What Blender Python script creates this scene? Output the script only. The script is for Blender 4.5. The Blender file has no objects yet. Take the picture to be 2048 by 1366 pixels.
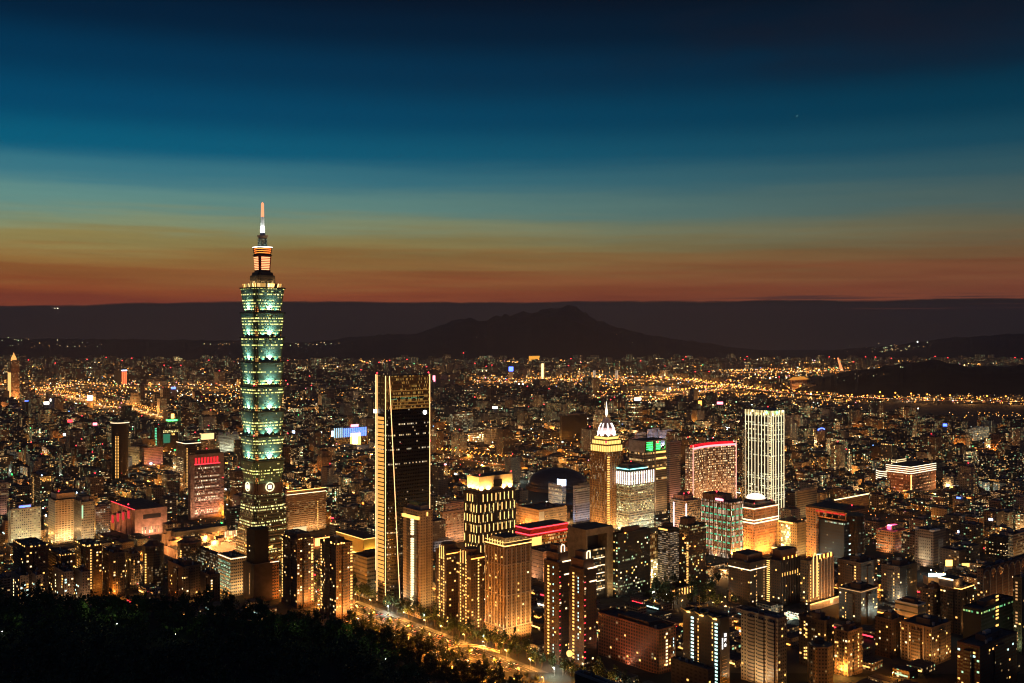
import bpy, math, random
from mathutils import Vector
random.seed(11)
R_ = random.Random(5)
S = bpy.context.scene
COL = S.collection
rad = math.radians

# ------------------------------------------------------------------ camera
F, HZ, CX, CZ = 2070.0, 660.0, 1024.0, 330.0     # focal length and horizon in photo pixels, eye height in metres
cam_d = bpy.data.cameras.new('camera')
cam = bpy.data.objects.new('camera', cam_d)
COL.objects.link(cam)
cam.location = (0, 0, CZ)
cam.rotation_euler = (rad(90), 0, 0)
cam_d.sensor_width = 36.0
cam_d.lens = 36.0 * F / 2048.0
cam_d.shift_y = -(683.0 - HZ) / 2048.0
cam_d.clip_start = 1.0
cam_d.clip_end = 90000.0
S.camera = cam
S.view_settings.view_transform = 'Standard'
S.view_settings.look = 'None'
S.view_settings.exposure = 0.85
S.view_settings.gamma = 1.0
S.view_settings.use_curve_mapping = False
cy = S.cycles
cy.use_denoising = True
cy.max_bounces = 4
cy.diffuse_bounces = 2
cy.glossy_bounces = 2
cy.transmission_bounces = 2
cy.volume_bounces = 0
cy.transparent_max_bounces = 8
cy.sample_clamp_indirect = 3.0
cy.caustics_reflective = False
cy.caustics_refractive = False
cy.use_light_tree = True
cy.pixel_filter_type = 'BLACKMAN_HARRIS'
cy.filter_width = 1.15


def lin(c):
    c = c / 255.0
    return c / 12.92 if c <= 0.04045 else ((c + 0.055) / 1.055) ** 2.4


def rgb(r, g, b, k=1.0):
    return (lin(r) * k, lin(g) * k, lin(b) * k, 1.0)


# ------------------------------------------------------------------ shader arithmetic
class X:
    """a socket (or number) in a node tree that understands + - * / and friends"""
    def __init__(s, nt, v): s.nt, s.v = nt, v
    def op(s, o, *a, clamp=False):
        n = s.nt.nodes.new('ShaderNodeMath'); n.operation = o; n.use_clamp = clamp
        for i, q in enumerate((s,) + a):
            q = q.v if isinstance(q, X) else q
            if isinstance(q, (int, float)): n.inputs[i].default_value = q
            else: s.nt.links.new(q, n.inputs[i])
        return X(s.nt, n.outputs[0])
    def __add__(s, o): return s.op('ADD', o)
    def __sub__(s, o): return s.op('SUBTRACT', o)
    def __mul__(s, o): return s.op('MULTIPLY', o)
    def __truediv__(s, o): return s.op('DIVIDE', o)
    def floor(s): return s.op('FLOOR')
    def fract(s): return s.op('FRACT')
    def lt(s, o): return s.op('LESS_THAN', o)
    def gt(s, o): return s.op('GREATER_THAN', o)
    def step(s, lo, hi):
        n = s.nt.nodes.new('ShaderNodeMapRange'); n.interpolation_type = 'SMOOTHSTEP'
        s.nt.links.new(s.v, n.inputs[0]); n.inputs[1].default_value = lo; n.inputs[2].default_value = hi
        return X(s.nt, n.outputs[0])


def put(nt, sock, q):
    q = q.v if isinstance(q, X) else q
    if isinstance(q, (int, float, tuple, list)): sock.default_value = q
    else: nt.links.new(q, sock)


def vec(nt, x, y, z=0.0):
    n = nt.nodes.new('ShaderNodeCombineXYZ')
    for i, q in enumerate((x, y, z)): put(nt, n.inputs[i], q)
    return n.outputs[0]


def mixc(nt, f, a, b):
    n = nt.nodes.new('ShaderNodeMix'); n.data_type = 'RGBA'
    put(nt, n.inputs[0], f); put(nt, n.inputs[6], a); put(nt, n.inputs[7], b)
    return n.outputs[2]


def white(nt, v):
    n = nt.nodes.new('ShaderNodeTexWhiteNoise'); n.noise_dimensions = '3D'
    nt.links.new(v, n.inputs[0])
    return X(nt, n.outputs[0]), n.outputs[1]


def sep(nt, v):
    n = nt.nodes.new('ShaderNodeSeparateXYZ'); nt.links.new(v, n.inputs[0])
    return [X(nt, n.outputs[i]) for i in range(3)]


def noise(nt, v, scale, detail=4.0, rough=0.55):
    n = nt.nodes.new('ShaderNodeTexNoise'); nt.links.new(v, n.inputs[0])
    n.inputs['Scale'].default_value = scale; n.inputs['Detail'].default_value = detail; n.inputs['Roughness'].default_value = rough
    return X(nt, n.outputs[0])


# ------------------------------------------------------------------ dusk sky
SUN_EL, SUN_AZ = rad(0.5), rad(-32)
W = bpy.data.worlds.new('World'); S.world = W; W.use_nodes = True
nt = W.node_tree
bg = nt.nodes['Background']; wout = nt.nodes['World Output']
tc = nt.nodes.new('ShaderNodeTexCoord')
dx, dy, dz = sep(nt, tc.outputs['Generated'])
hor = (dx * dx + dy * dy).op('SQRT').op('MAXIMUM', 0.001)
el = dz / hor
az = dx.op('ARCTAN2', dy)
streak = noise(nt, vec(nt, az * 1.6, el * 26.0, 3.1), 2.2, 5.0, 0.6) - 0.5
fine = noise(nt, vec(nt, az * 3.0, el * 120.0, 9.4), 2.0, 4.0, 0.6) - 0.5
low = el.step(0.22, 0.05)
el2 = el + streak * low * 0.045 + fine * low * 0.011


def ramp(stops):
    n = nt.nodes.new('ShaderNodeValToRGB')
    put(nt, n.inputs[0], (el2 + 0.05) / 0.75)
    cr = n.color_ramp; cr.interpolation = 'EASE'
    pts = sorted(((((HZ - y) / F) + 0.05) / 0.75, c) for y, c in stops)
    while len(cr.elements) < len(pts): cr.elements.new(0.5)
    for e, (p, c) in zip(cr.elements, pts): e.position = p; e.color = rgb(*c)
    return n.outputs[0]


west = ramp([(620, (92, 40, 27)), (590, (108, 53, 28)), (555, (114, 70, 36)), (523, (122, 90, 47)), (488, (122, 110, 66)), (454, (112, 123, 94)), (418, (84, 122, 116)),
             (360, (47, 102, 116)), (310, (3, 80, 106)), (240, (0, 62, 92)), (150, (0, 46, 74)), (60, (1, 28, 51)), (-10, (2, 18, 37)), (-500, (2, 12, 30))])
north = ramp([(620, (84, 40, 30)), (585, (90, 47, 33)), (550, (96, 58, 38)), (516, (93, 69, 46)), (474, (84, 79, 61)), (424, (62, 78, 76)), (360, (40, 71, 79)),
              (310, (18, 61, 77)), (240, (2, 48, 67)), (150, (3, 31, 49)), (70, (4, 20, 34)), (0, (6, 15, 26)), (-500, (4, 12, 26))])
fr = az.step(-0.50, 0.62)
sky = mixc(nt, fr, west, north)
# thin smoke-like streaks of cloud across the afterglow
wis = noise(nt, vec(nt, az * 2.2 + el * 1.5, el * 46.0 + az * 1.1, 6.6), 1.7, 6.0, 0.62) - 0.5
wmul = wis * el.step(0.16, 0.06) * 0.62 + 1.0
wm_ = nt.nodes.new('ShaderNodeMix'); wm_.data_type = 'RGBA'; wm_.blend_type = 'MULTIPLY'; wm_.inputs[0].default_value = 1.0
nt.links.new(sky, wm_.inputs[6]); put(nt, wm_.inputs[7], vec(nt, wmul, wmul, wmul)); sky = wm_.outputs[2]
# soft dark clouds high up on the northern side
cl = noise(nt, vec(nt, az * 2.0 + 1.3, el * 9.0, 1.0), 1.6, 5.0, 0.55)
clm = cl.step(0.45, 0.72) * el.step(0.20, 0.29) * az.step(-0.25, 0.25)
sky = mixc(nt, clm * 0.85, sky, rgb(16, 22, 35))
# bank of grey cloud on the horizon with a ragged upper edge and thin bars above it
edge = az.step(-0.52, -0.22) * 0.0075 + 0.0195
rag = noise(nt, vec(nt, az * 9.0, el * 60.0, 2.0), 1.5, 5.0, 0.6) - 0.5
bank = (edge + rag * 0.0065 - el) / 0.0017
bank = (bank + 0.5).op('MAXIMUM', 0.0).op('MINIMUM', 1.0)
barn = noise(nt, vec(nt, az * 5.0, el * 420.0, 5.0), 1.0, 3.0, 0.6)
bars = barn.step(0.50, 0.60) * el.step(0.0262, 0.0285) * el.step(0.0345, 0.031) * az.step(0.10, 0.30)
gap = noise(nt, vec(nt, az * 4.0, el * 500.0, 8.0), 1.0, 2.0).step(0.56, 0.66) * el.step(0.018, 0.020) * el.step(0.027, 0.024) * az.step(0.12, 0.3)
bank = bank * ((gap * 0.7).op('SUBTRACT', 1.0) * -1.0)
bankc = mixc(nt, el.step(-0.01, 0.028), rgb(25, 21, 22), rgb(28, 23, 25))
# the air near the ground takes some of the low sky away, so it is that much brighter behind it
lowb = (el.step(0.075, 0.0) * 0.5 + el.step(0.20, 0.05) * 0.14) * (bank.op('SUBTRACT', 1.0) * -1.0) + 1.0
sky = mixc(nt, bars * 0.8, sky, rgb(46, 31, 33))
sky = mixc(nt, bank, sky, bankc)
# the rest of the dome, behind the viewer, is plain late dusk
back = dy.step(0.35, -0.15)
sky = mixc(nt, back, sky, rgb(24, 34, 58))
ns = nt.nodes.new('ShaderNodeTexSky'); ns.sky_type = 'NISHITA'; ns.sun_disc = False
ns.sun_elevation = SUN_EL; ns.sun_rotation = SUN_AZ; ns.altitude = 330
addn = nt.nodes.new('ShaderNodeMix'); addn.data_type = 'RGBA'; addn.blend_type = 'ADD'; addn.inputs[0].default_value = 1.0
sc_ = nt.nodes.new('ShaderNodeMix'); sc_.data_type = 'RGBA'; sc_.blend_type = 'MULTIPLY'; sc_.inputs[0].default_value = 1.0
nt.links.new(ns.outputs[0], sc_.inputs[6]); sc_.inputs[7].default_value = (0.00005, 0.00008, 0.0001, 1)
mulb = nt.nodes.new('ShaderNodeMix'); mulb.data_type = 'RGBA'; mulb.blend_type = 'MULTIPLY'; mulb.inputs[0].default_value = 1.0
nt.links.new(sky, mulb.inputs[6]); put(nt, mulb.inputs[7], vec(nt, lowb, lowb, lowb)); nt.links.new(mulb.outputs[2], addn.inputs[6]); nt.links.new(sc_.outputs[2], addn.inputs[7])
nt.links.new(addn.outputs[2], bg.inputs[0]); bg.inputs[1].default_value = 0.73
W.cycles.sampling_method = 'MANUAL'; W.cycles.sample_map_resolution = 512

sun_d = bpy.data.lights.new('afterglow', 'SUN'); sun_d.energy = 0.02; sun_d.angle = rad(12); sun_d.color = (1, 0.55, 0.3)
sun = bpy.data.objects.new('afterglow', sun_d); COL.objects.link(sun)
sun.rotation_euler = Vector((-math.sin(SUN_AZ), -math.cos(SUN_AZ), -math.tan(rad(3)))).to_track_quat('-Z', 'Y').to_euler()


# ------------------------------------------------------------------ helpers
def depth(y): return CZ * F / (y - HZ)
def wx(px, d): return (px - CX) / F * d
def wz(y, d): return CZ - (y - HZ) / F * d
def ground(px, y):
    d = depth(y)
    return wx(px, d), d
def pxof(x, y): return CX + x / y * F
def gy(y): return HZ + CZ * F / y


def mat_new(name, sample=False):
    m = bpy.data.materials.new(name); m.use_nodes = True
    if not sample: m.cycles.emission_sampling = 'NONE'
    return m, m.node_tree, m.node_tree.nodes['Principled BSDF']


def plain(name, c, rough=0.8, var=0.25, scale=0.15, metal=0.0):
    m, t, p = mat_new(name)
    tcn = t.nodes.new('ShaderNodeTexCoord')
    n = noise(t, tcn.outputs['Object'], scale, 5.0, 0.6)
    a = tuple(v * (1 - var) for v in c[:3]) + (1,); b = tuple(min(1, v * (1 + var)) for v in c[:3]) + (1,)
    put(t, p.inputs['Base Color'], mixc(t, n.step(0.3, 0.7), a, b))
    p.inputs['Roughness'].default_value = rough; p.inputs['Metallic'].default_value = metal
    return m


def neon(name, c, st, sample=False):
    m, t, p = mat_new(name, sample)
    p.inputs['Base Color'].default_value = (0.02, 0.02, 0.02, 1)
    p.inputs['Emission Color'].default_value = tuple(c[:3]) + (1,)
    p.inputs['Emission Strength'].default_value = st * 0.55
    return m


WARM, AMB, COOL, GRN, WHT = (1, 0.48, 0.11), (1, 0.34, 0.05), (0.75, 0.95, 0.9), (0.55, 1, 0.55), (1, 0.74, 0.36)


def facade(name, wall, cw=3.2, ch=3.5, mx=0.2, my=0.25, lit=0.2, ca=WARM, cb=WHT, st=2.5, fb=0.0, glass=(0.012, 0.014, 0.016), wrough=0.75, attr=False, big=1.0, grough=0.34):
    """walls with a grid of windows laid out in metres; a share of the windows is lit from inside"""
    m, t, p = mat_new(name)
    un = t.nodes.new('ShaderNodeUVMap')
    u, v, _ = sep(t, un.outputs[0])
    oi = t.nodes.new('ShaderNodeObjectInfo'); orand = X(t, oi.outputs['Random'])
    if attr:
        at = t.nodes.new('ShaderNodeAttribute'); at.attribute_name = 'tint'
        ap = t.nodes.new('ShaderNodeAttribute'); ap.attribute_name = 'prm'
        pr = sep(t, ap.outputs['Color']); warm = X(t, ap.outputs['Alpha'])
        seed = pr[0]; wall = at.outputs['Color']
        cwv = ((seed * 7.7).fract() * 2.6 + 2.3) * big; chv = ((seed * 5.3).fract() * 0.5 + 3.1) * big
        mxv = (seed * 3.1).fract() * 0.2 + 0.12; myv = (seed * 9.7).fract() * 0.14 + 0.2
        litv, fbv = pr[1], pr[2]
        sd = seed * 97.0
    else:
        cwv, chv, mxv, myv, litv, fbv = X(t, cw), X(t, ch), mx, my, X(t, lit), fb
        sd = orand * 91.0 + (hash(name) % 97 if False else sum(map(ord, name)) % 97)
    gu = u / cwv if not isinstance(cwv.v, float) else u * (1.0 / cwv.v)
    gv = v / chv if not isinstance(chv.v, float) else v * (1.0 / chv.v)
    iu, iv, fu, fv = gu.floor(), gv.floor(), gu.fract(), gv.fract()
    hx = (fu - 0.5).op('ABSOLUTE'); hy = (fv - 0.5).op('ABSOLUTE')
    if attr: mask = hx.lt(X(t, 0.5).op('SUBTRACT', mxv)) * hy.lt(X(t, 0.5).op('SUBTRACT', myv))
    else: mask = hx.lt(0.5 - mx) * hy.lt(0.5 - my)
    r, rc = white(t, vec(t, iu + 0.37, iv + 0.61, sd))
    rcx = sep(t, rc)
    rf, _ = white(t, vec(t, iv + 0.21, sd, 4.4))
    rcol, _ = white(t, vec(t, iu + 0.13, sd, 8.8))
    # fb: how far light comes floor by floor (whole rows lit) instead of window by window
    if attr:
        row = rf.lt(litv) * 0.8
        thr = litv + (row - litv) * fbv + rcol.lt(0.07) * 0.45
    else:
        thr = rf.lt(lit) * (0.75 * fb) + lit * (1 - fb) * (1.0 if lit < .95 else 1.06)
        if lit >= .95: thr = X(t, 1.1)
    on = r.lt(thr)
    bri = rcx[0].op('POWER', 3.0) * 1.6 + rcx[0].op('POWER', 14.0) * 6.0 + 0.14
    col = mixc(t, (rcx[1] * 0.6 + warm * 0.7 - 0.15).op('ADD', 0, clamp=True) if attr else rcx[1], tuple(ca) + (1,), tuple(cb) + (1,))
    if attr: col = mixc(t, rcx[2].lt(0.17), col, (0.5, 1.0, 0.5, 1))
    tcn = t.nodes.new('ShaderNodeTexCoord')
    nz = noise(t, tcn.outputs['Object'], 0.09, 5.0, 0.65).step(0.25, 0.75) * 0.5 + 0.7
    wc = t.nodes.new('ShaderNodeMix'); wc.data_type = 'RGBA'; wc.blend_type = 'MULTIPLY'; wc.inputs[0].default_value = 1.0
    put(t, wc.inputs[6], wall if not isinstance(wall, tuple) else tuple(wall[:3]) + (1,)); put(t, wc.inputs[7], vec(t, nz, nz, nz))
    put(t, p.inputs['Base Color'], mixc(t, mask, wc.outputs[2], tuple(glass) + (1,)))
    put(t, p.inputs['Roughness'], mask * (grough - wrough) + wrough)
    put(t, p.inputs['Emission Color'], col)
    put(t, p.inputs['Emission Strength'], mask * on * bri * (st * 0.95))
    return m


def glow_attr(name, st):
    m, t, p = mat_new(name)
    at = t.nodes.new('ShaderNodeAttribute'); at.attribute_name = 'tint'
    p.inputs['Base Color'].default_value = (0.02, 0.02, 0.02, 1)
    put(t, p.inputs['Emission Color'], at.outputs['Color'])
    put(t, p.inputs['Emission Strength'], X(t, at.outputs['Alpha']) * st)
    return m


class MB:
    """collects polygons; build() links them as ONE mesh object"""
    def __init__(s): s.v, s.f, s.uv, s.mi, s.ti, s.pr = [], [], [], [], [], []; s.tr = None; s.tint = (0.3, 0.3, 0.3, 1); s.prm = (0.5, 0.1, 0, 0.5)
    def at(s, x=0, y=0, z=0, rot=0): s.tr = (x, y, z, math.cos(rot), math.sin(rot)); return s
    def P(s, p):
        if s.tr:
            x, y, z, c, k = s.tr
            p = (x + p[0] * c - p[1] * k, y + p[0] * k + p[1] * c, z + p[2])
        s.v.append(p); return len(s.v) - 1
    def face(s, pts, uvs=None, mi=0):
        s.f.append([s.P(p) for p in pts]); s.uv += uvs or [(p[0], p[1]) for p in pts]
        s.mi.append(mi); s.ti.append(s.tint); s.pr.append(s.prm)
    def prism(s, lo, z0, z1, hi=None, mi=0, mt=1, cap=True, bottom=False, uo=0.0):
        hi = hi or lo; n = len(lo); u = uo
        for i in range(n):
            a, b, c, d = lo[i], lo[(i + 1) % n], hi[(i + 1) % n], hi[i]
            w = math.hypot(b[0] - a[0], b[1] - a[1]); h = z1 - z0
            s.face([(a[0], a[1], z0), (b[0], b[1], z0), (c[0], c[1], z1), (d[0], d[1], z1)], [(u, z0), (u + w, z0), (u + w, z0 + h), (u, z0 + h)], mi); u += w
        if cap: s.face([(x, y, z1) for x, y in hi], None, mt)
        if bottom: s.face([(x, y, z0) for x, y in reversed(lo)], None, mt)
        return s
    def box(s, x0, x1, y0, y1, z0, z1, mi=0, mt=None, bottom=False):
        return s.prism([(x0, y0), (x1, y0), (x1, y1), (x0, y1)], z0, z1, None, mi, mi if mt is None else mt, True, bottom)
    def ngon(s, cx, cy_, r, n, z0, z1, r2=None, mi=0, mt=None, cap=True, ph=0.0, sx=1.0, sy=1.0):
        r2 = r if r2 is None else r2
        A = [(math.cos(2 * math.pi * i / n + ph), math.sin(2 * math.pi * i / n + ph)) for i in range(n)]
        return s.prism([(cx + c * r * sx, cy_ + k * r * sy) for c, k in A], z0, z1, [(cx + c * r2 * sx, cy_ + k * r2 * sy) for c, k in A], mi, mi if mt is None else mt, cap)
    def lathe(s, prof, n=20, cx=0, cy_=0, mi=0):
        for (r0, z0), (r1, z1) in zip(prof[:-1], prof[1:]): s.ngon(cx, cy_, max(r0, .01), n, z0, z1, max(r1, .01), mi, mi, False)
        s.face([(cx + prof[-1][0] * math.cos(2 * math.pi * i / n), cy_ + prof[-1][0] * math.sin(2 * math.pi * i / n), prof[-1][1]) for i in range(n)], None, mi); return s
    def bar(s, a, b, w, mi=0):
        a, b = Vector(a), Vector(b); d = (b - a).normalized()
        e = d.cross(Vector((0, 0, 1))); e = e.normalized() if e.length > 1e-3 else Vector((1, 0, 0)); g = e.cross(d)
        q = [e + g, e - g, -e - g, -e + g]
        for i in range(4):
            j = (i + 1) % 4
            s.face([tuple(a + q[j] * w / 2), tuple(a + q[i] * w / 2), tuple(b + q[i] * w / 2), tuple(b + q[j] * w / 2)], None, mi)
        s.face([tuple(a + k * w / 2) for k in q], None, mi); s.face([tuple(b + k * w / 2) for k in reversed(q)], None, mi); return s
    def octa(s, x, y, z, r, mi=0):
        p = [(x + r, y, z), (x, y + r, z), (x - r, y, z), (x, y - r, z)]
        for i in range(4):
            s.face([p[i], p[(i + 1) % 4], (x, y, z + r)], None, mi); s.face([p[(i + 1) % 4], p[i], (x, y, z - r)], None, mi)
    def mesh(s, name, mats):
        me = bpy.data.meshes.new(name); me.from_pydata(s.v, [], s.f)
        ul = me.uv_layers.new(name='UV'); ul.data.foreach_set('uv', [c for q in s.uv for c in q])
        me.polygons.foreach_set('material_index', s.mi)
        for nm, dat in (('tint', s.ti), ('prm', s.pr)):
            a = me.attributes.new(nm, 'FLOAT_COLOR', 'FACE'); a.data.foreach_set('color', [c for q in dat for c in q])
        for m in mats: me.materials.append(m)
        me.update(); return me
    def build(s, name, mats, parent=None, loc=(0, 0, 0), rot=0.0):
        mats = mats if isinstance(mats, (list, tuple)) else [mats, mats]
        return obj(name, s.mesh(name, mats), parent, loc, rot)


def obj(name, me, parent=None, loc=(0, 0, 0), rot=0.0):
    o = bpy.data.objects.new(name, me); COL.objects.link(o); o.location = loc
    if rot: o.rotation_euler = (0, 0, rot)
    if parent: o.parent = parent
    return o


def tag(o, label=None, cat=None, group=None, kind=None):
    for k, v in (('label', label), ('category', cat), ('group', group), ('kind', kind)):
        if v: o[k] = v
    return o


def thing(name, label, cat, loc=(0, 0, 0), rot=0.0, group=None):
    o = bpy.data.objects.new(name, None); COL.objects.link(o); o.location = loc; o.rotation_euler = (0, 0, rot); o.empty_display_size = 5
    return tag(o, label, cat, group)


def copy_tree(o, parent=None):
    c = o.copy(); COL.objects.link(c); c.parent = parent
    for ch in o.children: copy_tree(ch, c)
    return c


def light(kind, name, loc, c, power, parent=None, aim=None, **kw):
    d = bpy.data.lights.new(name, kind); d.color = c[:3]; d.energy = power
    for k, v in kw.items(): setattr(d, k, v)
    o = bpy.data.objects.new(name, d); COL.objects.link(o); o.location = loc
    if parent: o.parent = parent
    if aim: o.rotation_euler = (Vector(aim) - Vector(loc)).to_track_quat('-Z', 'Z').to_euler()
    return o


_bm = {}
def boxmesh(dx, dy, dz, m):
    k = (round(dx, 3), round(dy, 3), round(dz, 3), m.name)
    if k not in _bm:
        b = MB(); b.box(-dx / 2, dx / 2, -dy / 2, dy / 2, -dz / 2, dz / 2, 0, 0, True); _bm[k] = b.mesh('slab', [m])
    return _bm[k]


# ------------------------------------------------------------------ shared materials
M = dict(
    asphalt=plain('asphalt', (0.05, 0.048, 0.046), 0.85, 0.3, 0.02), roof=plain('roofing', (0.07, 0.065, 0.06), 0.9, 0.4, 0.2), concrete=plain('concrete', (0.3, 0.28, 0.25), 0.85),
    dark=plain('dark_cladding', (0.035, 0.03, 0.028), 0.6), beige=plain('beige_stone', (0.42, 0.34, 0.26), 0.8), white=plain('white_paint', (0.7, 0.68, 0.64), 0.7, 0.08),
    brown=plain('brown_tile', (0.16, 0.09, 0.06), 0.8), pink=plain('pink_granite', (0.45, 0.26, 0.22), 0.75), steel=plain('steel', (0.25, 0.25, 0.26), 0.45, 0.1, 0.5, 0.6),
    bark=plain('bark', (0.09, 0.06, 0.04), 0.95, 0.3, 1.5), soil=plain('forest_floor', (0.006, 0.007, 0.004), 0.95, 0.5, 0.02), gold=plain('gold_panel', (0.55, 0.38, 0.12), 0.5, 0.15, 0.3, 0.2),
    grey=plain('grey_render', (0.26, 0.25, 0.25), 0.85), tank=plain('tank_steel', (0.4, 0.4, 0.4), 0.5, 0.1, 0.5, 0.3), kerb=plain('kerb_stone', (0.13, 0.12, 0.11), 0.9), paint=plain('road_paint', (0.75, 0.72, 0.65), 0.8, 0.1),
    rust=plain('red_brown_tile', (0.22, 0.1, 0.065), 0.8), glass=plain('dark_glass', (0.015, 0.02, 0.02), 0.12, 0.2), rock=plain('mountain_slope', (0.02, 0.022, 0.018), 0.95, 0.4, 0.002),
    n_white=neon('lamp_white', (1, 0.95, 0.85), 5), n_warm=neon('lamp_warm', WARM, 4.5), n_amber=neon('lamp_amber', AMB, 5), n_gold=neon('lamp_gold', (1, 0.55, 0.14), 2.6), n_red=neon('lamp_red', (1, 0.03, 0.05), 5),
    n_green=neon('lamp_green', (0.05, 1, 0.2), 3), n_blue=neon('lamp_blue', (0.08, 0.16, 1), 5), n_cyan=neon('lamp_cyan', (0.3, 0.95, 0.9), 3), n_pink=neon('lamp_pink', (1, 0.25, 0.35), 4), n_sky=neon('lamp_bluewhite', (0.6, 0.75, 1), 6),
    n_orange=neon('lamp_orange', (1, 0.22, 0.03), 4), w_warm=neon('window_warm', WARM, 2.3), w_amber=neon('window_amber', (1, 0.5, 0.13), 2.2), w_white=neon('window_white', WHT, 2.4), w_green=neon('window_green', (0.5, 0.95, 0.55), 1.3),
    w_cool=neon('window_cool', (0.6, 1, 0.9), 2.2), w_dim=neon('window_dim', (1, 0.5, 0.18), 0.8), n_line=neon('lamp_line', (1, 0.72, 0.4), 3.2), n_spire=neon('lamp_spire', (1, 0.24, 0.11), 2.1),
)


class Bld:
    """a building whose nearest corner stands at photo column C on the ground line `base`; its south face runs from the corner to column L, its east face to column R"""
    def __init__(s, name, label, L, C, R, top, base, rot=40, cat='building', group=None, d=None):
        D = s.D = d or depth(base); th = rad(rot); s.th = th
        c, k = math.cos(th), math.sin(th); x = wx(C, D); sl, sr = (L - CX) / F, (R - CX) / F
        s.a = max(3.0, (x - sl * D) / (k + sl * c)); s.b = max(3.0, (sr * D - x) / (c - sr * k))
        s.x = x - s.a / 2 * k + s.b / 2 * c; s.y = D + s.a / 2 * c + s.b / 2 * k
        s.H = wz(top, D); s.root = thing(name, label, cat, (s.x, s.y, 0), th, group)
        KEEP.append((s.x, s.y, max(s.a, s.b) * 0.62 + 3)); LAND.append((pxof(s.x, s.y), s.y, name, label, C, top)); HERO.append((L - 4, R + 4, s.y, top))
    def z(s, y): return wz(y, s.D)
    def build(s, mb, name, mats, parent=None): return mb.build(name, mats, parent or s.root)
    def body(s, m, name='wall', z0=-2.0, z1=None, inset=0.0, roof=None):
        mb = MB(); mb.box(-s.b / 2 + inset, s.b / 2 - inset, -s.a / 2 + inset, s.a / 2 - inset, z0, s.H if z1 is None else z1, 0, 1)
        return mb.build(name, [m, roof or M['roof']], s.root)
    def vol(s, name, u0, u1, v0, v1, z0, z1, m, roof=None, parent=None):
        """a block on the footprint; u along the east face from the corner, v along the south face from the corner, both 0..1"""
        mb = MB(); mb.box(-s.b / 2 + u0 * s.b, -s.b / 2 + u1 * s.b, -s.a / 2 + v0 * s.a, -s.a / 2 + v1 * s.a, z0, z1, 0, 1)
        return mb.build(name, [m, roof or m], parent or s.root)
    def panel(s, name, face, u0, u1, z0, z1, t, m, out=0.0, parent=None):
        """a slab on a face ('L' south: u runs from the far end to the corner, 'R' east: from the corner to the far end)"""
        if face == 'L': me = boxmesh(t, (u1 - u0) * s.a, z1 - z0, m); loc = (-s.b / 2 - out - t / 2, s.a / 2 - (u0 + u1) / 2 * s.a, (z0 + z1) / 2)
        else: me = boxmesh((u1 - u0) * s.b, t, z1 - z0, m); loc = (-s.b / 2 + (u0 + u1) / 2 * s.b, -s.a / 2 - out - t / 2, (z0 + z1) / 2)
        return obj(name, me, parent or s.root, loc)
    def width(s, face): return s.a if face == 'L' else s.b
    def bands(s, name, z0, z1, n, m, frac=0.6, faces='LR', t=0.12, um=0.03):
        h = (z1 - z0) / n
        for f in faces:
            for i in range(n): s.panel(name, f, um, 1 - um, z0 + h * (i + 0.2), z0 + h * (i + 0.2 + frac), t, m)
    def column(s, face, u, w, z0, z1, n, m, name='window', share=1.0, frac=0.5, t=0.1):
        h = (z1 - z0) / n; wu = w / s.width(face)
        for i in range(n):
            if R_.random() < share: s.panel(name, face, u - wu / 2, u + wu / 2, z0 + h * (i + 0.25), z0 + h * (i + 0.25 + frac), t, m)
    def lits(s, n, z0, z1, mats, faces='LR', w=2.0, h=1.7, fl=3.4):
        seen = set()
        for _ in range(n):
            f = R_.choice(faces) if s.a > 6 and s.b > 6 else ('L' if s.a > s.b else 'R')
            W_ = s.width(f); nc = max(1, int(W_ / 3.3)); nf = max(1, int((z1 - z0) / fl)); c, r = R_.randrange(nc), R_.randrange(nf)
            if (f, c, r) in seen: continue
            seen.add((f, c, r)); u = (c + 0.5) / nc; zz = z0 + (r + 0.35) * fl
            s.panel('window', f, u - w / 2 / W_, u + w / 2 / W_, zz, zz + h, 0.1, M[R_.choice(mats)])
    def rim(s, m, z, h=0.7, t=0.5, faces='LR', name='light_line', out=0.0):
        for f in faces: s.panel(name, f, 0, 1, z, z + h, t, m, out)
    def fins(s, face, n, z0, z1, w, t, m, name='fin', u0=0.0, u1=1.0, out=0.0):
        wu = w / s.width(face)
        for i in range(n):
            u = u0 + (u1 - u0) * (i / (n - 1) if n > 1 else 0.5); s.panel(name, face, max(0, u - wu / 2), min(1, u + wu / 2), z0, z1, t, m, out)
    def shed(s, m='grey', h=5.0, u=(0.25, 0.75), v=(0.25, 0.75), name='roof_shed'): return s.vol(name, u[0], u[1], v[0], v[1], s.H, s.H + h, M[m], M['roof'])
    def clutter(s, n, z=None):
        z = s.H if z is None else z
        for i in range(n):
            u, v, h = R_.uniform(.06, .86), R_.uniform(.06, .86), R_.uniform(1.4, 3.6)
            if i % 3 == 2:
                mb = MB(); mb.ngon(-s.b / 2 + u * s.b, -s.a / 2 + v * s.a, R_.uniform(.9, 1.4), 9, z, z + h); s.build(mb, 'water_tank', [M['tank'], M['tank']])
            else: s.vol('roof_unit', u, u + R_.uniform(.05, .13), v, v + R_.uniform(.05, .13), z, z + h, M[R_.choice(('grey', 'concrete', 'brown'))])
    def parapet(s, m, h=1.2, t=0.5):
        mb = MB(); b, a = s.b / 2 + 0.06, s.a / 2 + 0.06
        for q in ((-b, b, -a, -a + t), (-b, b, a - t, a), (-b, -b + t, -a + t, a - t), (b - t, b, -a + t, a - t)): mb.box(*q, s.H - 0.3, s.H + h, 0, 0)
        return mb.build('parapet', [m], s.root)
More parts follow.
